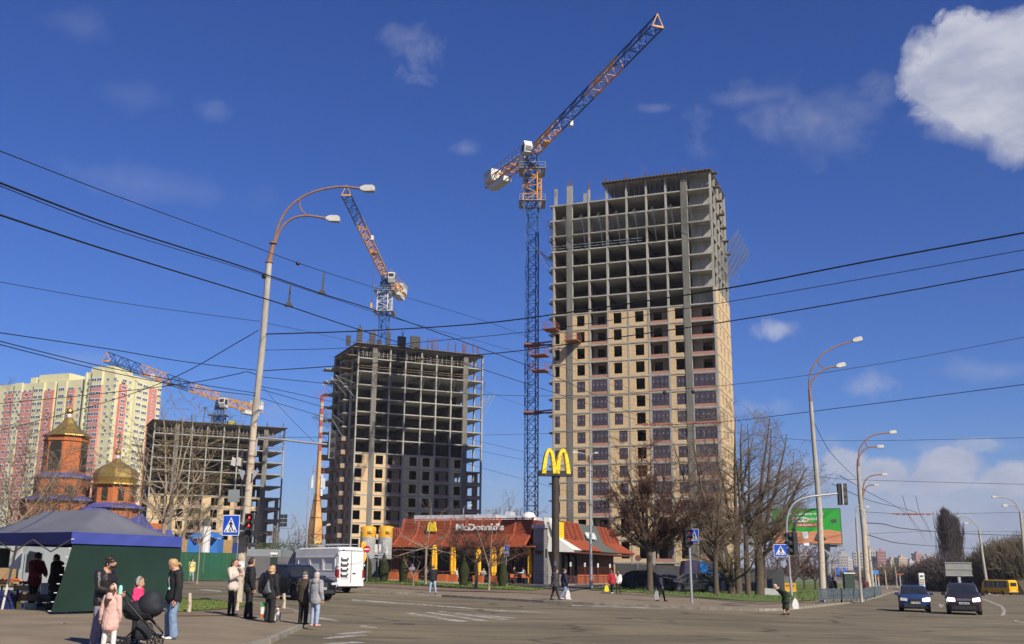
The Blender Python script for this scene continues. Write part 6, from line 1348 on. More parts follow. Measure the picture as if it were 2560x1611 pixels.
def drape(name, m_, P, Q, z0f, z1, amp, k, off=.0, n=40, parent=None, rows=4):
 b = local(TN); nn = Vector((-(Q - P).y, (Q - P).x, 0)).normalized(); vs = []
 for j in range(rows + 1):
  for i in range(n + 1):
   t = i / n; q = P.lerp(Q, t); z0 = z0f(t) if callable(z0f) else z0f; zz = z1 + (z0 - z1) * j / rows; w = amp * math.sin(t * k) * (j / rows) + amp * .5 * math.sin(t * k * 2.7 + 1 + j); vs.append((q.x + nn.x * (off * j / rows + w), q.y + nn.y * (off * j / rows + w), zz))
 b.add(vs, [(j * (n + 1) + i, j * (n + 1) + i + 1, (j + 1) * (n + 1) + i + 1, (j + 1) * (n + 1) + i) for j in range(rows) for i in range(n)]); return b.build(name, m_, TN, smooth=True, fix=False)
Cr = C0 + u1 * L1; Cl = C0 + u2 * L2; Cb = Cr + u2 * L2
drape('valance', M_TBL, C0, Cr, ez - .32, ez + .01, .012, 9); drape('valance', M_TBL, C0, Cl, lambda t: ez - .30 - .05 * abs(math.sin(t * 9)), ez + .01, .02, 14, off=-.24); drape('valance', M_TBL, Cr, Cb, ez - .32, ez + .01, .02, 9); drape('valance', M_TBL, Cl, Cb, ez - .32, ez + .01, .02, 9)
Pb = Vector((tc0.x - .02, tc0.y - .02, 0)); b = local(TN); n = 30; vs = []
for j in range(9):
 for i in range(n + 1):
  t = i / n; s = j / 8; top = (C0 + u1 * .06).lerp(Cr, t); bot = Pb.lerp(Cr + Vector((-.05, 0, 0)), t); q = top.lerp(bot, s); w = .03 * math.sin(t * 6 + s * 3) * math.sin(s * math.pi); vs.append((q.x + .883 * w, q.y - .47 * w, (ez - .36) * (1 - s) + (zg_ + .06 + .02 * t) * s))
b.add(vs, [(j * (n + 1) + i, j * (n + 1) + i + 1, (j + 1) * (n + 1) + i + 1, (j + 1) * (n + 1) + i) for j in range(8) for i in range(n)]); b.build('side_wall', M_TGR, TN, smooth=True, fix=False)
drape('back_wall', M_TGR, Cr, Cb, zg_ + .9, ez - .3, .03, 8)
M_TP = mat('tent_pole', (.62, .60, .54), (.5, .47, .42), sc=5, rough=.6)
for a, c in (((45, 1350), (5, 1524)),): b = local(TN); p = G(*c, ISL); q = W(a[0], a[1], p.y - .2); b.tube([p, q], .04, 8); b.build('leg', M_TP, TN)
for q in (C0 + u1 * .5 + u2 * .5, Cr + u2 * .1, Cb): b = local(TN); b.tube([(q.x, q.y, zg_), (q.x, q.y, ez)], .03, 6); b.build('leg', M_STEEL, TN)
b = local(TN)
for i in range(6): b.bar(C0.lerp(Cl, i / 6) + Vector((0, 0, ez - .2 - .35 * (i % 2))), C0.lerp(Cl, (i + 1) / 6) + Vector((0, 0, ez - .2 - .35 * ((i + 1) % 2))), .03)
for i in range(6): b.bar(Cr.lerp(Cb, i / 6) + Vector((0, 0, ez - .2 - .35 * (i % 2))), Cr.lerp(Cb, (i + 1) / 6) + Vector((0, 0, ez - .2 - .35 * ((i + 1) % 2))), .03)
b.build('truss', M_FORM, TN)
b = local(TN)
for i in range(9): z = zg_ + .1 + i * .25; t = 1 - (z - zg_) / (ez - .36 - zg_); q = (C0 + u1 * .06).lerp(Pb, t); b.cbox(q.x - .03, q.y - .05, z, .08, .02, .02)
b.build('tie', M_LET, TN)
# goods under the tent
def crate(px, py, w, h, d, m_, lb, cat='crate', name='crate', slats=3, up=0.0, grp='fruit crates at the stall', prnt=None):
 p = G(px, py, ISL); o = thing(name, lb, cat, (p.x, p.y, p.z + up), R_(-24), grp)
 b = MB(); t = .02; b.box(-w / 2, -d / 2, 0, w / 2, d / 2, .02)
 for i in range(slats):
  z0 = .02 + (h - .02) * i / slats; z1 = .02 + (h - .02) * (i + .72) / slats
  b.box(-w / 2, -d / 2, z0, w / 2, -d / 2 + t, z1); b.box(-w / 2, d / 2 - t, z0, w / 2, d / 2, z1); b.box(-w / 2, -d / 2 + t, z0, -w / 2 + t, d / 2 - t, z1); b.box(w / 2 - t, -d / 2 + t, z0, w / 2, d / 2 - t, z1)
 for sx in (-1, 1):
  for sy in (-1, 1): b.cbox(sx * (w / 2 - .025), sy * (d / 2 - .025), h / 2 + .01, .05, .05, h - .02)
 b.build('box', m_, o)
 if prnt:
  for i, (pm, x0, x1, z0, z1) in enumerate(prnt): b = MB(); b.box(x0 * w, -d / 2 - .006, z0 * h, x1 * w, -d / 2 - .001, z1 * h); b.build('print', pm, o)
 return o
M_CBL = mat('crate_blue', (.025, .035, .16), (.02, .03, .12), sc=2, rough=.6); M_CRD = mat('carton', (.36, .24, .12), (.28, .18, .09), sc=3, rough=.9); M_CYL = mat('print_yellow', (.80, .66, .03), rough=.7); M_CRW = mat('carton_white', (.58, .57, .52), rough=.8); M_CRO = mat('print_orange', (.62, .22, .02), rough=.7)
for i in range(3): crate(13, 1523, .55, .19, .4, M_CBL, ('bottom blue crate of the stack by the white tent leg', 'middle blue crate of the stack by the white tent leg', 'top blue crate of the stack by the white tent leg')[i], up=.195 * i, slats=3)
crate(54, 1523, .78, .24, .45, M_CRW, 'white banana carton with yellow print at the front of the stall', slats=1, prnt=[(M_CYL, -.2, .16, .0, 1.0), (M_CBL, .3, .42, .2, .7)])
crate(57, 1522, .74, .26, .43, M_CRD, 'brown fruit carton with orange print on the banana carton', slats=1, up=.245, prnt=[(M_CRO, -.12, .16, .1, .95)])
crate(60, 1516, .7, .22, .4, M_CRD, 'dark fruit carton on top of the carton pile', slats=1, up=.51)
crate(100, 1518, .5, .3, .4, M_FORM, 'black crate left of the green tent wall', slats=2); crate(20, 1512, .6, .14, .4, M_CRD, 'shallow tomato tray on the stall table', up=.66, slats=1)
TBp = G(20, 1514, ISL); tb = thing('stall_table', 'stall table with tomatoes behind the white tent leg', 'table', TBp, R_(-24)); b = MB(); b.box(-1.2, -.05, .60, .5, .7, .64); b.build('tabletop', M_CRD, tb)
for sx in (-1.1, .4):
 for sy in (.0, .62): b = MB(); b.cbox(sx, sy, .3, .05, .05, .6); b.build('leg', M_BLK, tb)
M_TOM = mat('tomato_red', (.62, .07, .02), (.5, .10, .02), sc=20, rough=.3); M_ORG = mat('orange_fruit', (.75, .30, .03), (.7, .2, .02), sc=20, rough=.4); M_BAN = mat('pale_fruit', (.65, .55, ISL), (.55, .45, .15), sc=9, rough=.5)
rn = random.Random(5)
def pile(px, py, up, w, d, n, r, m_, lb, cat):
 p = G(px, py, ISL); b = MB()
 for i in range(n): b.sphere((p.x + rn.uniform(-w, w), p.y + rn.uniform(-d, d), p.z + up + rn.uniform(0, r)), r, 8, 6)
 tag(b.build('produce', m_, origin=(p.x, p.y, p.z + up), smooth=True), lb, cat, kind='stuff')
pile(18, 1512, .80, .28, .17, 42, .035, M_TOM, 'bright red tomatoes heaped in the tray', 'tomatoes'); pile(34, 1508, .76, .16, .12, 16, .035, M_ORG, 'oranges beside the tomatoes', 'oranges'); pile(60, 1514, .73, .25, .14, 16, .045, mat('dark_veg', (.10, .03, .05), rough=.5), 'dark vegetables in the upper carton', 'vegetables')
p = G(118, 1512, ISL); wb = thing('weighing_table', 'small pale table with scales beside the green tent wall', 'table', p, R_(-24)); b = MB(); b.box(-.25, -.25, .7, .3, .25, .74); b.box(-.18, -.2, .35, .2, -.18, .7); b.build('tabletop', M_CRW, wb)
for s in (-1, 1): b = MB(); b.bar((s * .22, -.2, 0), (s * .22, -.2, .7), .03); b.build('leg', M_BLK, wb)
b = MB(); b.cbox(0, 0, .82, .3, .3, .1); b.cbox(0, 0, .9, .34, .26, .02); tag(b.build('scales', M_CRW, origin=p), 'small grey scales on the weighing table', 'scales')
b = MB(); p = G(-6, 1516, ISL); b.M = Matrix.Translation(Vector((p.x, p.y + .3, p.z))) @ Matrix.Rotation(R_(-24), 4, 'Z'); b.box(.1, 0, 1.2, .62, .02, 2.15); tag(b.build('price_board', mat('price_white', (.62, .62, .58), rough=.7), origin=(p.x, p.y + .3, p.z)), 'white gridded price list hanging at the left edge', 'price list')
p = G(150, 1592 - 32, ISL); b = MB(); b.M = Matrix.Translation(p); b.add([(0, 0, .01), (.14, -.03, .03), (.16, .05, .01), (.02, .06, .02)], [(0, 1, 2, 3)]); tag(b.build('litter', M_LET, origin=p), 'scrap of white paper lying on the near pavement', 'litter')
for px, py, lb in ((1010, 1560, 'dark iron manhole cover in the road, nearer one'), (1560, 1546, 'dark iron manhole cover in the road, right one')):
 q = G(px, py, .012); b = MB(); b.lathe([(.001, .004), (.30, .004), (.31, 0), (.36, .002), (.37, -.004)], 20, q); tag(b.build('manhole_cover', mat('cast_iron', (.06, .055, .05), (.04, .038, .036), sc=12, rough=.7), origin=q), lb, 'manhole cover')
# ================================================================ vehicles
M_TY = mat('tyre', (.018, .018, .018), (.03, .028, .026), sc=6, rough=.9); M_RIM = mat('alloy', (.32, .32, .33), (.22, .22, .23), sc=6, rough=.35, metal=.8); M_RIMD = mat('dark_alloy', (.04, .04, .045), rough=.4, metal=.6)
M_CG = mat('car_glass', (.015, .018, .022), (.025, .028, .032), sc=.8, rough=.05, spec=.5); M_TRIM = mat('car_trim', (.022, .022, .024), (.03, .03, .03), sc=6, rough=.55)
M_HL = mat('headlamp', (.55, .57, .6), rough=.1, spec=.8); M_HLON = mat('headlamp_lit', (.8, .8, .8), rough=.2, emit=(1, .97, .9, 9)); M_TLR = mat('tail_lamp', (.30, .012, .012), rough=.2, spec=.6); M_PL = mat('number_plate', (.62, .62, .6), rough=.5)
def interp(tab, x):
 if x <= tab[0][0]: return tab[0][1]
 for (a, p), (b, q) in zip(tab[:-1], tab[1:]):
  if x <= b: return p + (q - p) * (x - a) / (b - a) if b > a else q
 return tab[-1][1]
def paint(name, c, c2=None, rough=.28): return mat(name, c, c2, sc=.7, rough=rough, spec=.12, coat=.02)
def wheel(root, x, y, r, w, rim, side):
 b = MB(); b.M = Matrix.Translation((x, y, r)) @ Matrix.Rotation(math.pi / 2, 4, 'X')
 b.lathe([(r * .62, -w / 2), (r * .93, -w / 2), (r, -w * .35), (r, w * .35), (r * .93, w / 2), (r * .62, w / 2)], 24); wh = b.build('wheel', M_TY, root, smooth=40)
 b = MB(); b.M = Matrix.Translation((x, y, r)) @ Matrix.Rotation(math.pi / 2, 4, 'X'); s = -side; zf = s * w * .42
 b.lathe([(r * .64, zf), (r * .56, zf - s * .04)], 24); b.lathe([(.02, zf), (r * .16, zf), (r * .16, zf - s * .04)], 10)
 for k in range(7): a = 2 * math.pi * k / 7; b.bar((r * .1 * math.cos(a), r * .1 * math.sin(a), zf - s * .02), (r * .6 * math.cos(a), r * .6 * math.sin(a), zf - s * .02), r * .15, .03)
 b.build('rim', rim, wh)
 b = MB(); b.M = Matrix.Translation((x, y, r)) @ Matrix.Rotation(math.pi / 2, 4, 'X'); b.lathe([(.01, zf - s * .05), (r * .6, zf - s * .06)], 20); b.build('brake', M_TRIM, wh)
def car(name, label, cat, S, loc, rz, grp=None):
 root = thing(name, label, cat, loc, rz, grp); L_, Wd = S['L'], S['W']; hw = Wd / 2; top, belt = S['top'], S['belt']; zb0 = S.get('zb', .22); rw = S['r']; ra = rw * 1.14; axl = S['axles']
 roof_w = S.get('rw', .78); ws, rg = S['ws'], S['rg']; wins_ = S['wins']; pm = S['paint']
 xs = {0, .04, .12, .25, L_, L_ - .04, L_ - .12, L_ - .25}
 for a in axl:
  for k in range(-8, 9): xs.add(a + ra * math.sin(k / 8 * math.pi / 2))
 for t in top: xs.add(t[0])
 for a, c in wins_: xs |= {a, c}
 xs |= set(ws) | set(rg); x = 0
 while x < L_: xs.add(x); x += .22
 xs = sorted(x for x in xs if 0 <= x <= L_); xs2 = [xs[0]]
 for x in xs[1:]:
  if x - xs2[-1] > .012: xs2.append(x)
 xs = xs2
 plan = S.get('plan', [(0, .78), (.12, .88), (.35, .96), (.8, 1), (L_ - .7, 1), (L_ - .2, .95), (L_, .88)])
 def sec(x):
  w = hw * interp(plan, x); zt = interp(top, x); bl = min(interp(belt, x), zt - .02); zb = zb0 + (.10 if x < .06 or x > L_ - .06 else 0)
  for a in axl:
   if abs(x - a) < ra: zb = max(zb, rw + math.sqrt(max(0, ra * ra - (x - a) ** 2)))
  g = max(0, min(1, (zt - bl - .06) / .35)); wr = w * (roof_w + (1 - g) * (.86 - roof_w)); zm = (zb + bl) / 2
  return [(w * .95, zb), (w * .995, min(zb + .1, bl - .1)), (w, max(zm, zb + .11) if bl - zb > .3 else (zb + bl) / 2 + .02), (w * .985, bl - .03), (w * .955, bl), (wr + (w * .955 - wr) * (.12 if g > .5 else .4), zt - (.10 if g > .5 else .03)), (wr * .90, zt - .015), (wr * .5, zt + .005), (0, zt + .01)]
 parts = {'body': MB(), 'windshield': MB(), 'rear_window': MB(), 'side_window': []}
 secs = [sec(x) for x in xs]; n = len(secs[0])
 for i in range(len(xs) - 1):
  x0, x1 = xs[i], xs[i + 1]; xm = (x0 + x1) / 2
  for sgn in (1, -1):
   for j in range(n - 1):
    q = [(x0, sgn * secs[i][j][0], secs[i][j][1]), (x1, sgn * secs[i + 1][j][0], secs[i + 1][j][1]), (x1, sgn * secs[i + 1][j + 1][0], secs[i + 1][j + 1][1]), (x0, sgn * secs[i][j + 1][0], secs[i][j + 1][1])]
    tgt = parts['body']
    if j >= 5 and ws[0] < xm < ws[1] and j >= (5 if 1 else 6): tgt = parts['windshield']
    elif j >= 5 and rg[0] < xm < rg[1]: tgt = parts['rear_window']
    elif j == 4:
     for k, (a, c) in enumerate(wins_):
      if a < xm < c:
       while len(parts['side_window']) <= 2 * k + 1: parts['side_window'].append(MB())
       tgt = parts['side_window'][2 * k + (sgn < 0)]
    tgt.add(q, [(0, 1, 2, 3) if sgn > 0 else (3, 2, 1, 0)])
 for i in (0, -1):
  s_ = secs[i]; x = xs[i]; vs = [(x, p[0], p[1]) for p in s_] + [(x, -p[0], p[1]) for p in s_[-2::-1]]; parts['body'].add(vs, [tuple(range(len(vs)))])
 def weld(mb, nm, m_, sm=32):
  o = mb.build(nm, m_, root, fix=False)
  if o is None: return
  bb = bmesh.new(); bb.from_mesh(o.data); bmesh.ops.remove_doubles(bb, verts=bb.verts, dist=.002); bmesh.ops.recalc_face_normals(bb, faces=bb.faces)
  for f in bb.faces: f.smooth = True
  for e in bb.edges:
   e.smooth = e.is_manifold and e.calc_face_angle(0) < R_(sm)
  bb.to_mesh(o.data); bb.free(); return o
 weld(parts['body'], 'body', pm); weld(parts['windshield'], 'windshield', M_CG); weld(parts['rear_window'], 'rear_window', M_CG)
 for w in parts['side_window']: weld(w, 'side_window', M_CG)
 b = MB()
 for a in axl: b.box(a - ra, -hw + .25, zb0 + .06, a + ra, hw - .25, rw + ra - .02)
 b.box(.3, -hw * .8, zb0 - .04, L_ - .3, hw * .8, zb0 + .1); b.build('underbody', M_TRIM, root)
 for a in axl:
  for s in (1, -1): wheel(root, a, s * (hw - .13), rw, .23, S.get('rim', M_RIM), s)
 # trim: sills, bumpers, seams, handles, mirrors
 b = MB(); f0, r0 = axl[0] + ra, axl[-1] - ra
 for s in (1, -1): b.box(f0, s * (hw * .995), zb0, r0, s * (hw * .93), zb0 + .13)
 b.build('sill', S.get('trim', M_TRIM), root)
 if S.get('cladding'):
  for a in axl:
   for s in (1, -1):
    b = MB(); pts = [(a + (ra + .03) * math.cos(t), s * (hw * interp(plan, a) + .004), rw + (ra + .03) * math.sin(t)) for t in [math.pi * k / 12 for k in range(13)]]; b.tube(pts, .035, 6); b.build('arch_trim', M_TRIM, root)
 for s in (1, -1):
  b = MB()
  for x in S.get('seams', ()): zt_s, zb_s = interp(belt, x) - .01, zb0 + .14; b.box(x, s * (hw * interp(plan, x) * .985), zb_s, x + .014, s * (hw * interp(plan, x) + .003), zt_s)
  if b.v: b.build('door_seam', M_BLK, root)
  for x in S.get('handles', ()): b = MB(); b.box(x, s * hw * .99, interp(belt, x) - .17, x + .18, s * (hw + .025), interp(belt, x) - .13); b.build('door_handle', S.get('hm', pm), root)
  mx_ = S.get('mirror'); 
  if mx_: b = MB(); zb_m = interp(belt, mx_); b.prism([(mx_ - .06, zb_m), (mx_ + .12, zb_m - .01), (mx_ + .14, zb_m + .13), (mx_ - .02, zb_m + .15)], s * (hw + .2), s * (hw - .01)); b.build('mirror', S.get('mirm', pm), root)
  for (y, z, w, h, lit) in S.get('heads', ()):
   b = MB(); yy = s * y; b.prism([(yy - w / 2, z - h / 2), (yy + w / 2, z - h * .35), (yy + w / 2, z + h / 2), (yy - w / 2, z + h * .3)] if s > 0 else [(yy + w / 2, z - h / 2), (yy - w / 2, z - h * .35), (yy - w / 2, z + h / 2), (yy + w / 2, z + h * .3)], -.035, .30, 'x'); b.build('headlight', M_HLON if (lit == 2 or lit == s) else M_HL, root)
  for (y, z, w, h) in S.get('tails', ()): b = MB(); b.box(L_ - .25, s * (y - w / 2), z - h / 2, L_ + .02, s * (y + w / 2), z + h / 2); b.build('tail_light', M_TLR, root)
 for (y0, y1, z0, z1, d, m_, nm) in S.get('front', ()): b = MB(); b.prism([(y0, z0), (y1, z0), (y1 * .97, z1), (y0 * .97, z1)], -d, .2, 'x'); b.build(nm, m_, root)
 for (y0, y1, z0, z1, d, m_, nm) in S.get('rear', ()): b = MB(); b.box(L_ - .1, y0, z0, L_ + d, y1, z1); b.build(nm, m_, root)
 if 'plate' in S:
  t = S['plate']; z = S.get('pz', .5)
  if S.get('pf', 1): text('lettering', t, .105, .002, M_BLK, root, Matrix.Translation((-.068, 0, z)) @ Matrix(((0, 0, -1, 0), (-1, 0, 0, 0), (0, 1, 0, 0), (0, 0, 0, 1))) @ Matrix.Identity(4), sx=.95)
  else: text('lettering', t, .105, .002, M_BLK, root, Matrix.Translation((L_ + S.get('pd', .03) + .012, S.get('py', 0), z)) @ Matrix(((0, 0, 1, 0), (1, 0, 0, 0), (0, 1, 0, 0), (0, 0, 0, 1))), sx=.95)
 if S.get('rails'):
  for s in (1, -1): b = MB(); a, c = S['rails']; ys__ = s * hw * roof_w * .86; pts = [(a + (c - a) * k / 6, ys__, interp(top, a + (c - a) * k / 6) + (.0 if k in (0, 6) else .055)) for k in range(7)]; b.tube(pts, .018, 6); b.build('roof_rail', M_RIM, root)
 return root
def place(root, lp, wp, rz=None):
 R2 = Matrix.Rotation(root.rotation_euler.z, 3, 'Z'); v = R2 @ Vector(lp); root.location = Vector(wp) - v; root.location.z = wp[2]
suv_top = [(0, .62), (.06, .78), (.18, .93), (.5, 1.02), (1.35, 1.14), (2.15, 1.62), (2.5, 1.70), (3.3, 1.715), (4.0, 1.60), (4.55, 1.32), (4.8, 1.22), (4.92, .9), (4.95, .6)]
SUV = dict(L=4.95, W=1.98, r=.37, zb=.26, top=suv_top, belt=[(0, .78), (1.2, 1.0), (4.2, 1.12), (4.95, 1.05)], axles=(.92, 3.85), ws=(1.36, 2.12), rg=(3.95, 4.6), wins=((1.75, 2.72), (2.80, 3.62), (3.70, 4.1)), paint=paint('paint_black', (.008, .008, .010), (.010, .010, .012), rough=.22), rim=M_RIMD, seams=(1.55, 2.76, 3.5), handles=(2.5, 3.3), mirror=1.72, cladding=True,
           heads=((.72, .80, .36, .13, 0),), tails=((.72, .98, .4, .12),), front=((-.36, -.03, .62, .86, .03, M_TRIM, 'grille'), (.03, .36, .62, .86, .03, M_TRIM, 'grille'), (-.7, .7, .34, .50, .03, M_TRIM, 'bumper_intake'), (-.27, .27, .52, .63, .06, M_PL, 'number_plate')), plate='KA 6111 PO', pz=.575, rails=(2.3, 4.1))
rzS = math.atan2(.77, -.64); s1 = car('parked_suv', 'black', 'car', SUV, (0, 0, 0), rzS); s1.name = 'black_suv'; s1['label'] = 'black sport utility car waiting at the crossing in front of the white van'
place(s1, (.92, .88, 0), GX(741, 52))
VAN = dict(L=6.9, W=2.0, r=.36, zb=.34, rw=.93, top=[(0, .75), (.1, .95), (.35, 1.08), (1.0, 1.22), (1.75, 2.2), (2.1, 2.52), (2.7, 2.72), (6.7, 2.74), (6.85, 2.68), (6.9, 2.55)], belt=[(0, .9), (1.0, 1.1), (1.7, 1.38), (6.9, 1.38)], plan=[(0, .80), (.2, .92), (.6, .98), (1.2, 1), (6.7, 1), (6.9, .975)],
           axles=(.95, 5.35), ws=(1.02, 2.05), rg=(90, 91), wins=((1.35, 2.35),), paint=paint('paint_white', (.62, .62, .62), (.56, .56, .56), rough=.35), seams=(1.3, 2.45), handles=(2.2,), hm=M_TRIM, mirror=1.5, mirm=M_TRIM, trim=M_TRIM, heads=((.7, .95, .35, .25, 0),), tails=((.93, 1.15, .13, .5),),
           rear=((-.95, .95, .42, .60, .06, paint('paint_white', (1, 1, 1)), 'rear_bumper'), (-.72, -.2, .84, .98, .02, M_PL, 'number_plate')), plate='AA 9274 KX', pf=0, pz=.91, pd=.01, py=-.46)
rzV = math.atan2(-.70, .71); v1 = car('white_van', 'dirty white high roof van seen from behind, behind the black sport utility car', 'van', VAN, (0, 0, 0), rzV)
place(v1, (6.9, -1.0, 0), GX(843, 64.5))
b = MB(); b.box(6.9, -.012, .62, 6.925, .012, 2.5); b.box(6.9, -.95, 2.5, 6.925, .95, 2.53); b.build('door_seam', M_TRIM, v1)
for z in (1.05, 1.36, 1.67, 1.98):
 b = MB(); b.box(6.92, -.78, z, 7.06, -.28, z + .03); b.box(6.92, -.78, z, 7.0, -.74, z + .12); b.box(6.92, -.32, z, 7.0, -.28, z + .12); b.build('ladder_step', M_BLK, v1)
b = MB(); b.box(6.9, .12, 1.16, 6.96, .34, 1.2); b.build('door_handle', M_TRIM, v1)
for z in (.8, 1.6, 2.3):
 for s in (1, -1): b = MB(); b.box(6.8, s * .96, z, 6.93, s * 1.03, z + .12); b.build('hinge', M_CW, v1)
for x0, x1 in ((2.75, 3.9), (4.05, 5.3), (5.45, 6.6)):
 b = MB(); t = .02
 for z in (1.33, 2.02): b.box(x0, -1.008, z, x1, -.96, z + t)
 for x in (x0, x1): b.box(x, -1.008, 1.33, x + t, -.96, 2.02 + t)
 b.build('panel_frame', M_CW, v1)
b = MB(); b.box(2.5, -1.012, 2.10, 6.7, -.9, 2.13); b.box(2.5, -1.01, .95, 6.7, -.95, .98); b.build('body_moulding', M_CW, v1)
b = MB()
for s in (-.8, .8): b.tube([(2.9, s, 2.9), (6.6, s, 2.92)], .022, 6)
for x in (2.9, 3.8, 4.7, 5.6, 6.6): b.tube([(x, -.8, 2.74), (x, -.8, 2.9), (x, .8, 2.9), (x, .8, 2.74)], .018, 6)
b.build('roof_rack', M_GAL, v1)
b = MB(); b.cbox(6.92, -.62, 2.45 + .1, .03, .12, .06); b.build('badge', M_TRIM, v1)
HATCH = dict(L=3.95, W=1.68, r=.30, zb=.22, top=[(0, .6), (.05, .72), (.2, .82), (.95, .98), (1.75, 1.40), (2.1, 1.47), (3.1, 1.46), (3.6, 1.3), (3.85, 1.0), (3.95, .7)], belt=[(0, .72), (.9, .9), (3.95, .98)], axles=(.78, 3.22), ws=(.98, 1.72), rg=(3.3, 3.82), wins=((1.35, 2.2), (2.28, 3.0)), paint=paint('paint_blue', (.022, .045, .13), (.02, .04, .11)), seams=(1.15, 2.24, 3.05), handles=(2.0, 2.85), mirror=1.32,
             heads=((.60, .70, .36, .19, -1),), front=((-.30, .30, .58, .74, .03, M_TRIM, 'grille'), (-.62, .62, .26, .42, .03, M_TRIM, 'bumper_intake'), (-.26, .26, .46, .57, .06, M_PL, 'number_plate')), plate='BC 5127 EA', pz=.515, tails=((.65, .85, .25, .3),), rim=M_RIM)
h1 = car('blue_hatchback', 'blue hatchback with one lit headlight coming towards the crossing', 'car', HATCH, (0, 0, 0), math.atan2(.95, .32)); place(h1, (0, 0, 0), GX(2283, 61.2))
MPV = dict(L=4.45, W=1.80, r=.32, zb=.22, top=[(0, .66), (.05, .80), (.2, .92), (.85, 1.08), (1.75, 1.58), (2.2, 1.66), (3.9, 1.62), (4.25, 1.2), (4.4, .9), (4.45, .7)], belt=[(0, .8), (.85, 1.0), (4.45, 1.05)], axles=(.9, 3.6), ws=(.88, 1.78), rg=(3.95, 4.3), wins=((1.3, 2.3), (2.38, 3.2), (3.28, 3.9)), paint=paint('paint_aubergine', (.030, .018, .022), (.025, .016, .02)), seams=(1.2, 2.34, 3.3), handles=(2.1, 3.0), mirror=1.3,
           heads=((.62, .80, .34, .20, 2),), front=((-.34, .34, .74, .86, .03, M_RIM, 'grille'), (-.62, .62, .28, .50, .03, M_TRIM, 'bumper_intake'), (-.26, .26, .56, .67, .06, M_PL, 'number_plate')), plate='AI 0842 IM', pz=.615, tails=((.7, 1.0, .2, .4),), rails=(2.2, 3.9))
h2 = car('dark_people_carrier', 'dark aubergine people carrier with both headlights lit, right of the blue hatchback', 'car', MPV, (0, 0, 0), math.atan2(.93, .37)); place(h2, (0, 0, 0), GX(2404, 58.0))
BUS = dict(L=7.2, W=2.1, r=.36, zb=.3, rw=.93, top=[(0, 1.0), (.1, 1.4), (.5, 2.4), (.9, 2.66), (6.9, 2.66), (7.1, 2.5), (7.2, 2.0)], belt=[(0, 1.0), (.2, 1.25), (7.2, 1.3)], plan=[(0, .9), (.3, .98), (1, 1), (6.9, 1), (7.2, .96)], axles=(1.3, 5.4), ws=(.12, .85), rg=(90, 91), wins=((.9, 2.0), (2.1, 3.2), (3.3, 4.4), (4.5, 5.6), (5.7, 6.7)), paint=paint('paint_yellow', (.66, .36, .01), (.60, .32, .01), rough=.35), tails=((.9, .9, .14, .3),),
           rear=((-.7, .7, 1.55, 2.2, .02, M_CG, 'rear_window'), (-.3, .3, .7, .82, .02, M_PL, 'number_plate'), (-.95, .95, .34, .5, .05, M_TRIM, 'rear_bumper')))
m1 = car('yellow_minibus', 'yellow minibus seen from behind at the right edge of the road', 'minibus', BUS, (0, 0, 0), math.atan2(-.96, .30)); place(m1, (7.2, 0, 0), GX(2531, 196))
S2 = dict(SUV); S2.update(paint=paint('paint_black', (0, 0, 0)), top=[(0, .66), (.06, .84), (.18, .98), (.5, 1.05), (1.3, 1.16), (2.0, 1.62), (2.5, 1.73), (3.6, 1.72), (4.3, 1.6), (4.75, 1.2), (4.9, .9), (4.95, .6)], wins=((1.7, 2.6), (2.68, 3.5), (3.58, 4.3)), front=(), rims=M_RIMD); S2.pop('plate')
c1_ = car('parked_suv', 'shiny black sport utility car parked left of the big bare tree, facing right', 'car', S2, (0, 0, 0), R_(172), 'cars parked beside the restaurant'); place(c1_, (2.5, .99, 0), GX(1620, 93, .14))
S3 = dict(S2); S3.update(paint=paint('paint_grey_green', (.05, .06, .055), (.045, .052, .05)), rim=M_RIM, L=4.95)
c2_c = car('parked_suv', 'dark grey green sport utility car parked behind the red signal post, facing left', 'car', S3, (0, 0, 0), R_(14), 'cars parked beside the restaurant'); place(c2_c, (2.4, -.99, 0), GX(1737, 94, .14))
S4 = dict(HATCH); S4.update(paint=paint('paint_white2', (.72, .72, .70)), front=(), L=3.95, heads=()); S4.pop('plate')
c3_c = car('parked_car', 'white hatchback half hidden behind the grey green parked car', 'car', S4, (0, 0, 0), R_(168), 'cars parked beside the restaurant'); place(c3_c, (2.0, .8, 0), GX(1757, 102, .3))
c4_c = copy_tree(c3_c); c4_c['label'] = 'blue grey car behind the gap between the two dark parked cars'; c4_c.name = 'parked_car'; place(c4_c, (2.0, .8, 0), GX(1680, 104, .14))
for ch in c4_c.children:
 if ch.name.startswith('body'): ch.data = ch.data.copy(); ch.data.materials[0] = paint('paint_navy', (.02, .03, .07))
c5_c = copy_tree(c4_c); c5_c['label'] = 'dark car with pale wheel at the right end of the parked row'; place(c5_c, (2.0, .8, 0), GX(1803, 101, .14))
# blue generator box on a trailer
q = GX(1780, 108, .14); gb = thing('generator_trailer', 'bright blue generator box with dark vents behind the parked cars', 'generator', q, R_(-8)); b = MB(); w = (W(1808, 1420, 108).x - W(1751, 1420, 108).x) / 2; z0, z1 = ztop(q, 1443) - q.z, ztop(q, 1403) - q.z
b.prism([(-w, z0), (w, z0), (w, z0 + (z1 - z0) * .55), (w * .45, z1), (-w, z1)], 0, 2.2); b.build('box', mat('generator_blue', (.02, .22, .60), (.018, .19, .52), sc=1, rough=.4), gb)
for i in range(2):
 for j in range(2): b = MB(); b.box(-.35 + i * .28, -.02, z1 - .75 - j * .28, -.14 + i * .28, -.005, z1 - .55 - j * .28); b.build('vent', M_BLK, gb)
b = MB(); b.box(-w, .2, .3, w, 2, z0); b.build('chassis', M_TRIM, gb)
for s in (-1, 1): wheel(gb, s * .5, .15, .3, .2, M_RIM, -1)
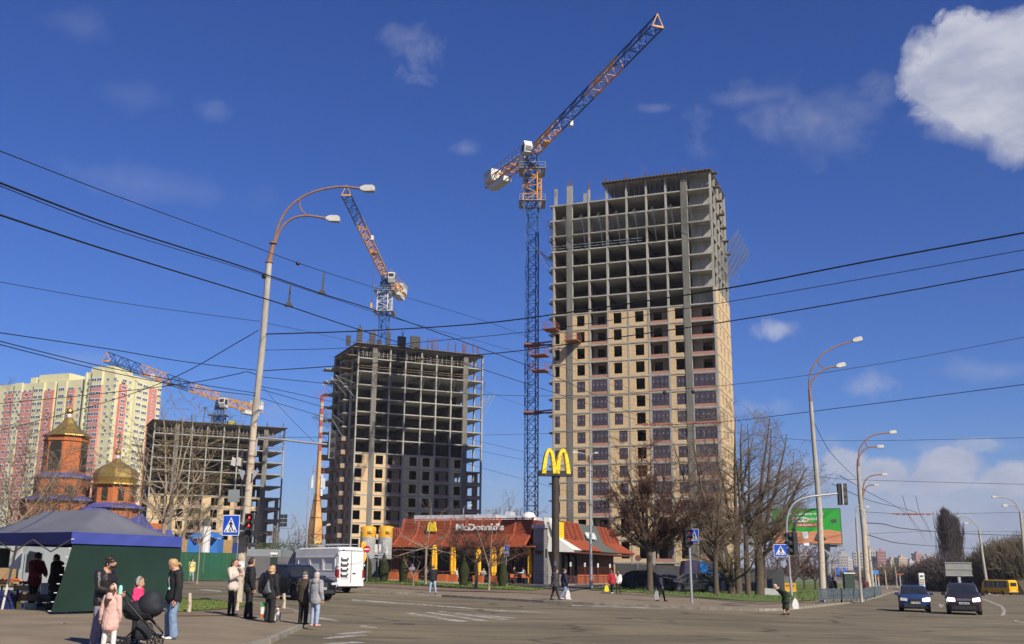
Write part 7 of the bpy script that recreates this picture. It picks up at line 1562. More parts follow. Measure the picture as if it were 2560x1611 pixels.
q = GX(1735, 112, .14); b = MB(); b.M = Matrix.Translation(q); b.prism([(-1.2, 0), (.7, 0), (.7, 2.9), (.2, 3.1), (-1.0, 3.0), (-1.2, 2)], 0, 2); tag(b.build('site_cabin', mat('violet_grey', (.05, .04, .09), rough=.6), origin=q), 'dark violet site cabin between the signal post and blue generator', 'cabin')
# van and car behind the stall
p = G(-20, 1500, ISL); q = GX(20, 41.5, ISL - .1); sv = thing('stall_van', 'pale van with open rear doors parked behind the market stall', 'van', q, R_(-8))
M_VP = paint('paint_pale', (.34, .37, .36), (.30, .33, .32), rough=.4)
b = MB(); b.box(-1.6, 0, .4, .55, 5, .55); b.box(-1.6, 0, 2.05, .55, 5, 2.2); b.box(.42, 0, .55, .55, 5, 2.05); b.box(-1.6, 0, .55, -1.48, 5, 2.05); b.box(-1.48, 4.8, .55, .42, 5, 2.05); b.build('body', M_VP, sv)
b = MB(); b.M = Matrix.Translation((.56, 0, 0)) @ Matrix.Rotation(R_(-8), 4, 'Z'); b.prism([(.08, .5), (.98, .5), (.98, 1.95), (.2, 2.1), (.08, 1.9)], -.02, .03); o = b.build('rear_door', M_VP, sv); b = MB(); b.M = Matrix.Translation((.56, 0, 0)) @ Matrix.Rotation(R_(-8), 4, 'Z'); b.prism([(.18, 1.15), (.88, 1.15), (.88, 1.85), (.28, 1.95), (.18, 1.8)], -.04, -.025); b.build('door_window', M_CG, o)
for x in (-1.3, .3): wheel(sv, 0 + x, .8, .33, .22, M_RIM, -1) if False else None
b = MB(); b.box(-1.3, .3, .56, .3, 4, 1.3); b.build('cargo', M_CRD, sv)
q = GX(135, 48, ISL - .1); sc_ = car('parked_hatchback', 'pale car with red tail lamp glimpsed between stall seller and green wall', 'car', dict(HATCH, paint=paint('paint_silver', (.30, .30, .31)), front=(), heads=(), plate='AX 3360', pf=0, pz=.6), (0, 0, 0), R_(-70)); place(sc_, (3.95, 0, 0), q)
# ================================================================ trees
M_BK = mat('bark', (.105, .08, .058), (.065, .05, .038), sc=5, rough=1, bump=.5); M_BKL = mat('pale_bark', (.30, .24, .17), (.19, .14, .10), sc=5, rough=1, bump=.4, stretch=(1, 1, .4))
M_TW = mat('twig', (.20, .14, .095), (.14, .10, .07), sc=1, rough=1); M_TWR = mat('reddish_twig', (.11, .055, .038), (.08, .042, .03), sc=1, rough=1); M_TWG = mat('greenish_twig', (.21, .16, .10), (.15, .115, .07), sc=1, rough=1)
M_BUD = mat('bud', (.22, .21, .05), (.16, .14, .04), sc=3, rough=.9); M_TWP = mat('pale_twig', (.22, .17, .12), (.16, .12, .09), sc=1, rough=1)
class TB:   # light tube builder for trees
 def __init__(s): s.v = []; s.f = []
 def seg(s, pts, r, n=3):
  base = len(s.v); prev = None
  for i, p in enumerate(pts):
   d = (pts[min(i + 1, len(pts) - 1)] - pts[max(i - 1, 0)]); d.normalize()
   if prev is None: a = Vector((0, 1, 0)) if abs(d.y) < .9 else Vector((1, 0, 0)); x = a.cross(d)
   else: x = prev - d * prev.dot(d)
   x.normalize(); prev = x; y = d.cross(x)
   for k in range(n): t = 2 * math.pi * k / n; q = p + x * (r[i] * math.cos(t)) + y * (r[i] * math.sin(t)); s.v.append((q.x, q.y, q.z))
  for i in range(len(pts) - 1):
   for k in range(n): s.f.append((base + i * n + k, base + i * n + (k + 1) % n, base + (i + 1) * n + (k + 1) % n, base + (i + 1) * n + k))
 def leaf(s, p, r, rnd):
  b = len(s.v); 
  for k in range(3): s.v.append((p.x + rnd.uniform(-r, r), p.y + rnd.uniform(-r, r), p.z + rnd.uniform(-r, r)))
  s.f.append((b, b + 1, b + 2))
 def build(s, name, m, parent):
  me = bpy.data.meshes.new(name); me.from_pydata(s.v, [], s.f); me.materials.append(m); me.polygons.foreach_set('use_smooth', [True] * len(me.polygons)); o = bpy.data.objects.new(name, me); COL.objects.link(o); o.parent = parent; return o
def bare_tree(label, base, H, spread, tr, seed, stems, fork, lv=4, mb=M_BK, mt=M_TW, up=.25, buds=0, dens=1.0, crown_lo=.0, kids=(6, 5, 5), name='bare_tree', wig=.16, tw=.012, grp=None, droop=0):
 """stems: list of (dx, dy) where each main limb ends at the top, in metres; fork: height of the fork"""
 rnd = random.Random(seed); root = thing(name, label, 'tree', base, 0, grp); T = TB(); C = TB(); B = TB()
 def curve(p, q, k, w):
  d = (q - p).length; pts = [p.copy()]
  off = Vector((rnd.uniform(-1, 1), rnd.uniform(-1, 1), rnd.uniform(-.4, .4))) * d * w
  for i in range(1, k + 1):
   t = i / k; pts.append(p.lerp(q, t) + off * math.sin(math.pi * t) + Vector((rnd.uniform(-1, 1), rnd.uniform(-1, 1), rnd.uniform(-1, 1))) * d * w * .12)
  return pts
 def grow(p, d, L_, r, level):
  q = p + d * L_ + Vector((0, 0, up * L_ * (.6 if level < 3 else .3) - droop * L_ * (level >= 2)))
  k = 5 if level <= 1 else (3 if level == 2 else 2)
  pts = curve(p, q, k, wig); rr = [max(.004, r * (1 - .75 * i / k)) for i in range(k + 1)]
  (T if level <= 1 else C).seg(pts, rr, 6 if level <= 1 else 3)
  if level >= lv:
   if buds:
    for _ in range(buds): B.leaf(pts[rnd.randrange(1, len(pts))], .045, rnd)
   return
  n = int(kids[min(level - 1, len(kids) - 1)] * dens + rnd.random())
  for i in range(n):
   t = .22 + .78 * (i + rnd.random()) / n; idx = min(k - 1, int(t * k)); f = t * k - idx; pp = pts[idx].lerp(pts[idx + 1], f); dd = (pts[idx + 1] - pts[idx]).normalized()
   ax = Vector((rnd.gauss(0, 1), rnd.gauss(0, 1), rnd.gauss(0, .6))); ax = (ax - dd * ax.dot(dd)); ax.normalize(); nd = (dd * rnd.uniform(.75, 1.1) + ax * rnd.uniform(.5, .95)).normalized()
   grow(pp, nd, L_ * rnd.uniform(.38, .62) * (1.0 - .25 * t), max(tw, r * (1 - .6 * t) * .45), level + 1)
 z0 = Vector((0, 0, -.15)); f = Vector((0, 0, fork)); T.seg([z0, z0 + Vector((0, 0, .3)), f * .5 + Vector((rnd.uniform(-.05, .05), 0, 0)), f], [tr * 1.35, tr * 1.05, tr * .92, tr * .85], 9)
 for (dx, dy, hh) in stems:
  tip = Vector((dx, dy, hh * H)); L_ = (tip - f).length; d = (tip - f).normalized(); k = 7; pts = [f - Vector((0, 0, .12))] + curve(f, tip, k, .05)
  out = Vector((dx, dy, 0)) * .12
  pts = [p + out * math.sin(math.pi * i / len(pts)) for i, p in enumerate(pts)]; r0 = tr * (.62 if len(stems) > 2 else .8); rr = [r0 * (1 - .88 * i / (len(pts) - 1)) + .008 for i in range(len(pts))]; T.seg(pts, rr, 6)
  n = int((9 if len(stems) > 2 else 15) * dens)
  for i in range(n):
   t = crown_lo + (1 - crown_lo) * (i + rnd.random()) / n; idx = min(len(pts) - 2, int(t * (len(pts) - 1))); pp = pts[idx].lerp(pts[idx + 1], t * (len(pts) - 1) - idx)
   a = rnd.uniform(0, 6.283); nd = (d * .55 + Vector((math.cos(a), math.sin(a), 0)) * rnd.uniform(.6, 1.1)).normalized()
   grow(pp, nd, spread * rnd.uniform(.55, 1.0) * (1 - .3 * max(0, t - .3)), rr[idx] * .5 + .004, 1 if t < .6 and tr > .12 else 2)
 T.build('trunk', mb, root); C.build('crown', mt, root)
 if B.v: B.build('buds', M_BUD, root)
 return root
def tree_at(label, px, py, ytop, lift=.18, D=None, **k):
 p = G(px, py, lift) if D is None else GX(px, D, lift, py); return bare_tree(label, p, ztop(p, ytop) - p.z, **k)
# big tree in the middle
tree_at('large bare tree in front of the tallest tower, left of the red signal post', 1625, 1477, 1118, D=88, spread=3.0, tr=.27, seed=5, fork=3.2, stems=[(-3.4, .6, .80), (-1.9, -.8, .93), (-.2, .5, 1.0), (1.5, -.6, .95), (3.2, .8, .80), (.6, 2.2, .85), (-3.6, -.3, .52), (3.6, -.4, .55)], mt=M_TWR, kids=(6, 5, 5), dens=1.15, lv=5, wig=.24, up=.3)
# right group
for (px, py, D, yt, st, sd, tr, fork, sp, lb) in (
 (1791, 1474, 88, 1150, [(-2.2, .4, .85), (-.8, .5, 1.0), (.9, -.4, .9)], 11, .22, 3.2, 3.2, 'bare tree with slim straight trunk, leftmost of the clump on the lawn'),
 (1829, 1465, 94, 1065, [(-4.6, .4, .9), (-3.0, -.8, 1.0), (-5.4, 1.0, .7), (-1.8, .6, .95)], 12, .34, 1.0, 4.0, 'bare tree leaning left from the clump on the lawn'),
 (1846, 1465, 95, 1048, [(-1.8, .6, .97), (.2, -.6, 1.0), (2.0, .6, .9)], 13, .32, 4.2, 4.2, 'bare tree with tall thick trunk in the middle of the lawn clump'),
 (1870, 1465, 95, 1055, [(.8, .8, 1.0), (2.4, -.6, .95), (-.6, 0, .95)], 14, .26, 5.0, 4.2, 'bare tree with cut limb stubs in the lawn clump'),
 (1899, 1461, 98, 1050, [(-.8, .6, .98), (1.4, -.8, 1.0), (3.2, .5, .92), (4.6, -.4, .72), (4.0, 1.4, .6)], 15, .42, 4.4, 4.2, 'broad bare tree with the thickest trunk in the lawn clump'),
 (1912, 1457, 102, 1070, [(1.4, .5, 1.0), (3.2, -.5, .85), (4.6, .6, .62)], 16, .2, 3.6, 4.2, 'bare tree whose branches reach over the green billboard')):
 tree_at(lb, px, py, yt, D=D, spread=sp, tr=tr, seed=sd, fork=fork, stems=st, mt=M_TWG if sd in (12, 14, 16) else M_TW, kids=(6, 5, 4), dens=1.0 if sd > 14 else 1.12, lv=5, wig=.2, up=.14, tw=.007, grp='bare trees in the lawn clump')
# before the restaurant
tree_at('young tree with pale straight trunk behind the man taking a photo', 1064, 1456, 1262, D=91, spread=2.8, tr=.11, seed=21, fork=3.0, stems=[(.3, 0, 1.0), (-2.0, .2, .62), (2.2, .2, .68), (-3.0, -.1, .30), (2.6, 0, .36)], mb=M_BKL, mt=M_TWP, dens=.8, kids=(5, 4, 4), tw=.01)
tree_at('crooked dark bare tree leaning left in front of the restaurant', 1190, 1464, 1300, D=84, spread=2.3, tr=.14, seed=22, fork=2.0, stems=[(-1.2, 0, .95), (-2.2, .3, .7), (.8, 0, .9), (1.6, .1, .6)], mb=M_BK, mt=M_TWR, dens=1.1, kids=(5, 5, 4), wig=.22)
tree_at('slim bare tree with thin grey trunk, right of the crooked tree', 1222, 1467, 1312, D=81, spread=2.0, tr=.09, seed=23, fork=1.7, stems=[(-.9, 0, .92), (.2, .2, 1.0), (1.3, .1, .8), (2.2, 0, .55)], mb=M_BKL, mt=M_TWR, dens=1.1, kids=(5, 5, 4), wig=.22)
tree_at('small forked leafless shrub in front of the restaurant, left of the pale trunk', 1033, 1461, 1400, D=86, spread=.9, tr=.05, seed=24, fork=.7, stems=[(-.8, 0, 1.0), (.5, 0, .95), (1.0, 0, .8)], mb=M_BKL, mt=M_TWP, dens=.4, kids=(3, 3, 3))
# left birches and budding trees
for (px, py, D, yt, st, sd, tr, fork, sp, bd, lb) in (
 (62, 1432, 62, 1075, [(-.6, 0, 1.0), (-2.4, .4, .8), (1.4, .2, .85)], 31, .11, 3.2, 3.0, 0, 'birch with pale trunk in front of the church, leftmost but one'),
 (102, 1432, 64, 1130, [(.5, 0, 1.0), (1.6, .5, .85), (-.9, 0, .8)], 32, .08, 3.4, 2.4, 0, 'slender birch in front of the church belfry'),
 (141, 1432, 66, 1150, [(.8, 0, 1.0), (-.6, 0, .85)], 33, .075, 3.5, 2.2, 0, 'birch just left of the tent peak'),
 (8, 1432, 60, 1010, [(-.8, 0, 1.0), (1.0, .2, .85), (2.2, .1, .6)], 34, .12, 3.0, 3.4, 0, 'bare tree at the far left edge before the apartment block'),
 (400, 1436, 60, 985, [(-.8, 0, 1.0), (1.2, .3, .95), (-2.2, .2, .78), (2.6, 0, .72), (.2, 1, .9)], 35, .14, 3.6, 4.0, 2, 'large budding tree between the church and the lowest tower'),
 (446, 1436, 72, 1120, [(.2, 0, 1.0), (1.4, .2, .8), (-1.2, 0, .8)], 36, .08, 3.0, 2.6, 2, 'slim budding tree left of the walker in yellow'),
 (494, 1436, 78, 1180, [(.1, 0, 1.0), (.9, 0, .8), (-1.0, 0, .75)], 37, .06, 2.6, 2.4, 1, 'thin young tree behind the walker in yellow'),
 (330, 1436, 66, 1130, [(.3, 0, 1.0), (-1.4, 0, .8), (1.6, .3, .75)], 38, .08, 2.6, 2.8, 1, 'budding tree in front of the church porch')):
 tree_at(lb, px, py, yt, D=D, spread=sp, tr=tr, seed=sd, fork=fork, stems=st, mb=M_BKL, mt=M_TWG if bd else M_TWP, buds=min(bd, 1), dens=.9 if bd else 1.25, kids=(5, 5, 4), tw=.009, droop=.1, wig=.2)
tree_at('pale bare tree far behind the restaurant roof vent', 1270, 1440, 1253, D=260, spread=6, tr=.4, seed=41, fork=8, stems=[(-3, 0, .9), (0, 0, 1.0), (3, 0, .92), (5, 0, .8), (-5, 0, .8)], mt=M_TWP, dens=.8, tw=.04)
tree_at('small bare tree above the white van roof', 740, 1440, 1312, D=150, spread=2.6, tr=.15, seed=42, fork=2.5, stems=[(-1.4, 0, .9), (0, 0, 1.0), (1.4, 0, .9), (2.4, 0, .7)], mt=M_TWP, dens=.7, tw=.03)
tree_at('bare bush behind the hoarding left of the van roof', 668, 1440, 1335, D=150, spread=2, tr=.12, seed=43, fork=1.5, stems=[(-1.6, 0, .9), (0, 0, 1.0), (1.6, 0, .9)], mt=M_TW, dens=.7, tw=.03)
# behind the billboard and along the road
for (px, D, yt, w, sd, lb) in ((1935, 150, 1375, 3.0, 51, 'brown bare tree under the left end of the billboard'), (1985, 155, 1352, 3.6, 52, 'brown bare tree below the middle of the billboard'), (2038, 160, 1368, 3.4, 53, 'brown bare tree behind the billboard leg'), (2010, 175, 1385, 3.2, 54, 'low brown tree in the row under the billboard')):
 tree_at(lb, px, 1445, yt, D=D, spread=w, tr=.2, seed=sd, fork=1.4, stems=[(-w * .8, 0, .85), (-w * .3, .5, 1.0), (w * .3, 0, .95), (w * .8, .4, .8)], mt=M_TWR, dens=.8, tw=.03, kids=(5, 5, 5))
def poplar(label, px, D, yt, w, n, sd, m=M_TW, crooked=.05):
 p = GX(px, D, 0); H = ztop(p, yt) - p.z; rnd = random.Random(sd); root = thing('poplar', label, 'tree', p); T = TB(); C = TB(); T.seg([Vector((0, 0, -.3)), Vector((0, 0, H * .5)), Vector((0, 0, H * .97))], [w * .07, w * .04, .03], 7)
 for i in range(n):
  t = rnd.random() ** .8; z = H * (.06 + .9 * t); rmax = w / 2 * (math.sin(math.pi * min(1, (t * .86 + .16))) ** .55) * rnd.uniform(.5, 1.0) * (1 + .25 * math.sin(t * 17 + sd)); a = rnd.uniform(0, 6.283); L_ = rmax * 2.2 + 1.0
  o = Vector((math.cos(a), math.sin(a), 0)); p0 = Vector((0, 0, z)) + o * rmax * rnd.uniform(0, .5); p1 = p0 + o * rmax * .5 + Vector((0, 0, L_ * .55)); p2 = p1 + o * rmax * rnd.uniform(.0, .15) + Vector((0, 0, L_ * .5))
  if p2.z > H * 1.02: p2.z = H * rnd.uniform(.95, 1.02)
  C.seg([p0, p1, p2], [.07, .05, .02], 3)
  for _ in range(2): q = p0.lerp(p1, rnd.random()); C.seg([q, q + Vector((rnd.uniform(-.6, .6), rnd.uniform(-.6, .6), rnd.uniform(.6, 1.6)))], [.04, .02], 3)
 T.build('trunk', M_BK, root); C.build('crown', m, root)
M_PT = mat('dark_twig', (.075, .055, .055), (.05, .04, .04), sc=.6, rough=1)
poplar('tall dark poplar rising above the road at right', 2375, 250, 1277, 5.4, 900, 61, M_PT); poplar('second stem of the dark poplar group, right and lower', 2396, 252, 1296, 4.6, 700, 62, M_PT)
def wood(label, blobs, n, m, sd, r0=.05, name='wood', lean=.5):
 """a far-off wood read as one mass: fans of thin twigs over each blob"""
 rnd = random.Random(sd); C = TB(); p0 = None
 for (px, D, yt, w, k) in blobs:
  p = GX(px, D, 0); H = ztop(p, yt) - p.z; p0 = p0 or p
  for i in range(int(n * k)):
   a = rnd.uniform(0, 6.283); rr = w * math.sqrt(rnd.random()); b = p + Vector((rr * math.cos(a) * .5, rr * math.sin(a) * .5, H * rnd.uniform(-.02, .55)))
   env = math.sqrt(max(0, 1 - (rr / w) ** 2)); t = Vector((p.x + rr * math.cos(a), p.y + rr * math.sin(a), p.z + H * (.25 + .75 * env * rnd.uniform(.55, 1.0)))); mid = b.lerp(t, .5) + Vector((rnd.uniform(-.5, .5), rnd.uniform(-.5, .5), rnd.uniform(0, .6)))
   C.seg([b, mid, t, t + Vector((rnd.uniform(-.6, .6), rnd.uniform(-.5, .5), rnd.uniform(0, .9)))], [r0 * 1.4, r0, r0 * .6, r0 * .3], 3)
 me = bpy.data.meshes.new(name); me.from_pydata([(v[0] - p0.x, v[1] - p0.y, v[2] - p0.z) for v in C.v], [], C.f); me.materials.append(m); o = bpy.data.objects.new(name, me); COL.objects.link(o); o.location = p0; tag(o, label, 'wood', kind='stuff')
M_WB = mat('wood_brown', (.115, .085, .06), (.08, .06, .04), sc=.15, rough=1); M_WO = mat('wood_olive', (.13, .105, .06), (.09, .075, .045), sc=.1, rough=1)
wood('brown wood on the bank behind the yellow minibus', [(2480, 225, 1352, 6, 1), (2520, 220, 1338, 7, 1.2), (2560, 215, 1330, 8, 1.3), (2600, 215, 1325, 8, 1), (2450, 240, 1385, 6, 1), (2430, 250, 1395, 5, .8)], 900, M_WO, 71, .07)
wood('dark bare wood around the poplar', [(2340, 240, 1388, 6, 1), (2370, 235, 1380, 7, 1.2), (2410, 238, 1392, 7, 1.1), (2320, 260, 1400, 6, 1), (2300, 280, 1415, 6, .8)], 700, M_PT, 72, .07)
wood('far brown wood along the road horizon', [(2230, 420, 1402, 14, 1), (2265, 450, 1408, 14, 1), (2215, 520, 1415, 16, 1), (2300, 480, 1410, 16, 1), (2185, 560, 1418, 14, .8), (2330, 500, 1405, 16, 1)], 420, M_WB, 73, .14)
wood('far wood behind the apartment blocks on the horizon', [(x, 900, 1424, 30, .8) for x in range(1990, 2200, 22)] + [(x, 800, 1424, 30, .6) for x in range(640, 800, 30)], 260, M_WB, 74, .3)
# cypresses
def cypress(label, px, yt, yb, D, w):
 p = GX(px, D, .18); H = ztop(p, yt) - p.z; rnd = random.Random(px); root = thing('cypress', label, 'cypress', p, 0, 'clipped cypresses before the restaurant'); C = TB()
 for i in range(3600):
  t = rnd.random() ** 1.1; r = w * (math.sin(math.pi * min(1, t * .72 + .2)) ** .7) * (1 - t ** 5) * math.sqrt(rnd.uniform(.45, 1.0)) * (1 + .14 * math.sin(px + t * 9)); a = rnd.uniform(0, 6.283); q = Vector((r * math.cos(a), r * math.sin(a), t * H)); b = len(C.v); s = .055
  d = Vector((math.cos(a) * .3, math.sin(a) * .3, 1)).normalized() * rnd.uniform(.10, .2); x = Vector((-math.sin(a), math.cos(a), rnd.uniform(-.4, .4))) * s
  for v in (q - x, q + x, q + d): C.v.append(tuple(v))
  C.f.append((b, b + 1, b + 2))
 C.build('crown', mat('cypress_green', (.035, .055, .018), (.05, .05, .02), sc=1.2, rough=1), root); b = MB(); b.tube([(0, 0, -.1), (0, 0, H * .8)], .07, 6); b.build('trunk', M_BK, root)
for px, yt, w, lb in ((918, 1394, .40, 'cypress by the no entry sign, leftmost of the row'), (959, 1387, .46, 'cypress in front of the left yellow parasol'), (1008, 1390, .42, 'very dark cypress before the red slat screen'), (1159, 1393, .48, 'cypress in the middle, between two parasols'), (1256, 1386, .44, 'cypress beside the small crossing sign')): cypress(lb, px, yt, 1455, 93, w)
rn = random.Random(8); 
for px, lb in ((938, 'low round shrub right of the leftmost cypress'), (1024, 'low shrub right of the dark cypress'), (1172, 'low green shrub right of the middle cypress'), (1232, 'low shrub left of the sign cypress')):
 p = GX(px, 91.5, .18); C = TB()
 for i in range(500): a, e, r = rn.uniform(0, 6.28), rn.uniform(0, 1.4), rn.uniform(.6, 1); C.leaf(p + Vector((.55 * r * math.cos(a) * math.cos(e), .5 * r * math.sin(a) * math.cos(e), .45 * r * math.sin(e))), .05, rn)
 root = thing('shrub', lb, 'shrub', p, 0, 'low shrubs on the lawn'); o = C.build('foliage', MC['cypress_green'], root); o.matrix_parent_inverse = Matrix.Translation(-p)
q = GX(690, 160, .1); C = TB(); 
for i in range(2600): C.leaf(Vector((rn.uniform(W(640, 1370, 160).x, W(800, 1370, 160).x), 160 + rn.uniform(0, 2), q.z + rn.uniform(2.2, ztop(q, 1357) - q.z))), .16, rn)
me = bpy.data.meshes.new('hedge'); me.from_pydata(C.v, [], C.f); me.materials.append(mat('hedge_green', (.06, .12, .025), (.04, .08, .02), sc=.5, rough=1)); o = bpy.data.objects.new('hedge', me); COL.objects.link(o); tag(o, 'bright green hedge strip above the hoarding behind the van', 'hedge')
# grass tufts so that the lawns have a rough surface
def tufts(name, label, quad, n, lift, h, sd, cols):
 rnd = random.Random(sd); P = [G(x, y, lift) for x, y in quad]; C = TB()
 for i in range(n):
  u, v = rnd.random(), rnd.random(); a = P[0].lerp(P[1], u); b = P[3].lerp(P[2], u); p = a.lerp(b, v); p.z = gz(p.x, p.y) + lift
  k = len(C.v); w = rnd.uniform(.02, .05) * (1 + h * 4); t = rnd.uniform(0, 3.14); hh = h * rnd.uniform(.4, 1.2)
  C.v += [(p.x - w * math.cos(t), p.y - w * math.sin(t), p.z), (p.x + w * math.cos(t), p.y + w * math.sin(t), p.z), (p.x + rnd.uniform(-.03, .03), p.y, p.z + hh)]; C.f.append((k, k + 1, k + 2))
 me = bpy.data.meshes.new(name); me.from_pydata(C.v, [], C.f); me.materials.append(cols); o = bpy.data.objects.new(name, me); COL.objects.link(o); tag(o, label, 'grass', kind='stuff')
M_GT = mat('grass_blade', (.10, .15, .03), (.16, .15, .06), sc=.6, rough=1, lo=.3, hi=.55)
tufts('grass', 'short grass on the verge in front of the restaurant', ((870, 1459), (1365, 1475), (1250, 1462), (870, 1449)), 9000, .18, .10, 1, M_GT)
tufts('grass', 'short grass under the clump of bare trees', ((1500, 1479), (2040, 1503), (2070, 1456), (1560, 1464)), 16000, .18, .12, 2, M_GT)
tufts('grass', 'short grass on the near corner by the stub posts', ((435, 1530), (640, 1513), (520, 1500), (435, 1497)), 7000, ISL + .03, .06, 3, M_GT)
tufts('grass', 'grass strip at the foot of the green sheet fence', ((385, 1442), (690, 1442), (690, 1433), (385, 1433)), 3500, .18, .12, 4, M_GT)
# bank at right with rough grass
b = MB(); A = [GX(x, D, -.05) for x, D in ((2440, 260), (2480, 215), (2560, 200), (2640, 195), (2760, 200))]; n = len(A)
vs = [tuple(a) for a in A] + [(a.x + 4, a.y + 12, a.z + 3.2) for a in A] + [(a.x + 12, a.y + 60, a.z + 4.0) for a in A]; b.add(vs, [(j * n + i, j * n + i + 1, (j + 1) * n + i + 1, (j + 1) * n + i) for j in range(2) for i in range(n - 1)]); tag(b.build('grass_bank', mat('bank_soil', (.10, .095, .045), (.12, .085, .055), sc=.3, rough=1)), kind='structure')
# low far land rising at the horizon
b = MB(); xs_ = list(range(-900, 2601, 140)); rows = ((700, -6, 0), (1000, 3, 5), (1500, 6, 8), (2600, 8, 9)); rn = random.Random(4)
hz = [[(x, d, h0 + rn.uniform(0, h1)) for x in xs_] for d, h0, h1 in rows]; n = len(xs_); b.add([p for r in hz for p in r], [(j * n + i, j * n + i + 1, (j + 1) * n + i + 1, (j + 1) * n + i) for j in range(len(rows) - 1) for i in range(n - 1)]); tag(b.build('hills', mat('far_land', (.12, .10, .08), (.085, .08, .06), sc=.01, rough=1)), kind='structure')
# far blocks of flats
M_FW = mat('far_render', (.42, .40, .37), (.36, .34, .32), sc=.05, rough=.9); M_FP = mat('far_pink', (.42, .22, .19), sc=.05, rough=.9); M_FC = mat('far_cream', (.46, .36, .24), sc=.05, rough=.9)
for (x0, x1, yt, D, m_, lb) in ((2098, 2121, 1384, 1200, M_FW, 'pale far block of flats left of the slim short lamp post'), (2136, 2166, 1379, 1150, M_FW, 'pale far block of flats just left of the thick rusty post'), (2172, 2196, 1377, 1120, M_FW, 'pale far block of flats right of the thick rusty post'), (2196, 2217, 1378, 1100, M_FP, 'pink far tower block right of the pale ones'),
     (2228, 2244, 1398, 1400, M_FC, 'small cream far block above the red sign band'), (2250, 2272, 1394, 1350, M_FC, 'cream far block above the blue hatchback'), (2293, 2309, 1384, 1500, M_FP, 'pinkish far block left of the poplar'), (2312, 2350, 1390, 1500, M_FW, 'long pale far block behind the bare crowns'),
     (1995, 2022, 1377, 1000, M_FW, 'far white block seen under the billboard, middle'), (1968, 1990, 1372, 1020, M_FW, 'far white block seen under the billboard, left'), (2058, 2092, 1396, 1250, M_FW, 'low pale far block behind the blue flags'), (2120, 2136, 1398, 1300, M_FW, 'small far block between the two big pale ones'), (2275, 2291, 1402, 1450, M_FW, 'tiny far block right of the cream one')):
 a, c = W(x0, 1430, D), W(x1, 1430, D); q = Vector((a.x, D, -2)); t = thing('far_block', lb, 'building', q, R_(-14 if D < 1300 else 8), 'far blocks of flats'); w = c.x - a.x; h = ztop(q, yt) + 2
 b = MB(); b.box(0, 0, 0, w, 14, h); b.box(w * .3, 2, h, w * .6, 8, h + 2.5); b.build('wall', m_, t); b = MB(); nx, nz_ = max(4, int(w / 3.4)), int(h / 3.1)
 for i in range(nx):
  for j in range(nz_): b.box((i + .25) * w / nx, -.12, (j + .35) * 3.1, (i + .78) * w / nx, -.02, (j + .8) * 3.1)
 tag(b.build('window', mat('far_window', (.09, .09, .11), rough=.3), t), kind='stuff')
# yellow barriers and a green container beyond the lawn
for i in range(9):
 px = 1872 + i * 13; q = GX(px, 128, .13); b = MB(); b.M = Matrix.Translation(q) @ Matrix.Rotation(R_(-12), 4, 'Z'); b.prism([(-.28, 0), (.28, 0), (.16, .3), (.12, .95), (-.12, .95), (-.16, .3)], -.7, .7, 'x' if False else 'y'); b.M = Matrix.Identity(4)
 if i == 0:
  t0 = thing('road_barrier', 'yellow barrier beyond the lawn, leftmost of its row', 'barrier', q, R_(-12), 'yellow barriers in a row beyond the lawn'); b = MB(); b.prism([(-.28, 0), (.28, 0), (.16, .4), (.12, 1.1), (-.12, 1.1), (-.16, .4)], -.58, .58, 'x'); b.build('block', mat('barrier_yellow', (.60, .32, .03), (.5, .25, .03), sc=1, rough=.6), t0)
  b = MB(); b.box(-.4, -.2, .75, .4, -.19 + .02, .8); b.build('handle', M_BLK, t0)
 else: c = copy_tree(t0); c.location = q; c['label'] = 'yellow barrier in the row beyond the lawn, ' + ('second', 'third', 'fourth', 'fifth', 'sixth', 'seventh', 'eighth', 'last')[i - 1] + ' from the left'
q = GX(1885, 132, .13); b = MB(); b.M = Matrix.Translation(q) @ Matrix.Rotation(R_(-15), 4, 'Z'); b.box(-1.6, 0, 0, 1.2, 2.4, 2.5); tag(b.build('site_container', mat('container_green', (.03, .14, .09), rough=.6), origin=q), 'dark green container behind the thick tree trunks', 'container')
# ================================================================ people and the dog
M_SK = mat('skin', (.50, .28, .19), (.45, .24, .16), sc=6, rough=.55); M_HD = mat('hair_dark', (.02, .013, .01), (.035, .022, .016), sc=20, rough=.5); M_HB = mat('hair_brown', (.09, .045, .025), (.06, .03, .018), sc=20, rough=.5)
M_HY = mat('hair_blond', (.48, .32, .15), (.34, .21, .09), sc=20, rough=.5); M_HG = mat('hair_grey', (.42, .40, .38), (.30, .29, .28), sc=20, rough=.6); M_EYE = mat('eye', (.02, .015, .012), rough=.2); M_LIP = mat('lip', (.35, .10, .08), rough=.5)
def cl(n, c, c2=None, r=.85): return mat('cloth_' + n, c, c2, sc=9, rough=r, bump=.5, bsc=14)
K_BLK = cl('black', (.012, .012, .013), (.02, .02, .022)); K_LEA = cl('leather', (.022, .018, .018), r=.35); K_JEAN = cl('denim', (.19, .27, .38), (.13, .19, .30)); K_JEL = cl('pale_denim', (.32, .39, .52), (.25, .32, .45)); K_WHT = cl('white', (.68, .67, .64)); K_BEI = cl('beige', (.58, .50, .42), (.48, .41, .34))
K_PNK = cl('blush', (.62, .40, .34), (.54, .34, .29)); K_LIL = cl('lilac', (.22, .19, .24), (.15, .13, .18)); K_GRY = cl('grey', (.30, .30, .31), (.22, .22, .23)); K_BRN = cl('brown', (.055, .045, .03)); K_RED = cl('red', (.42, .03, .035), (.3, .02, .025)); K_NAV = cl('navy', (.02, .025, .05)); K_YEL = cl('yellow', (.70, .62, .25), (.6, .52, .2)); K_MAG = cl('magenta', (.85, .05, .18), (.7, .04, .14)); K_GRN = cl('green', (.02, .035, .02))
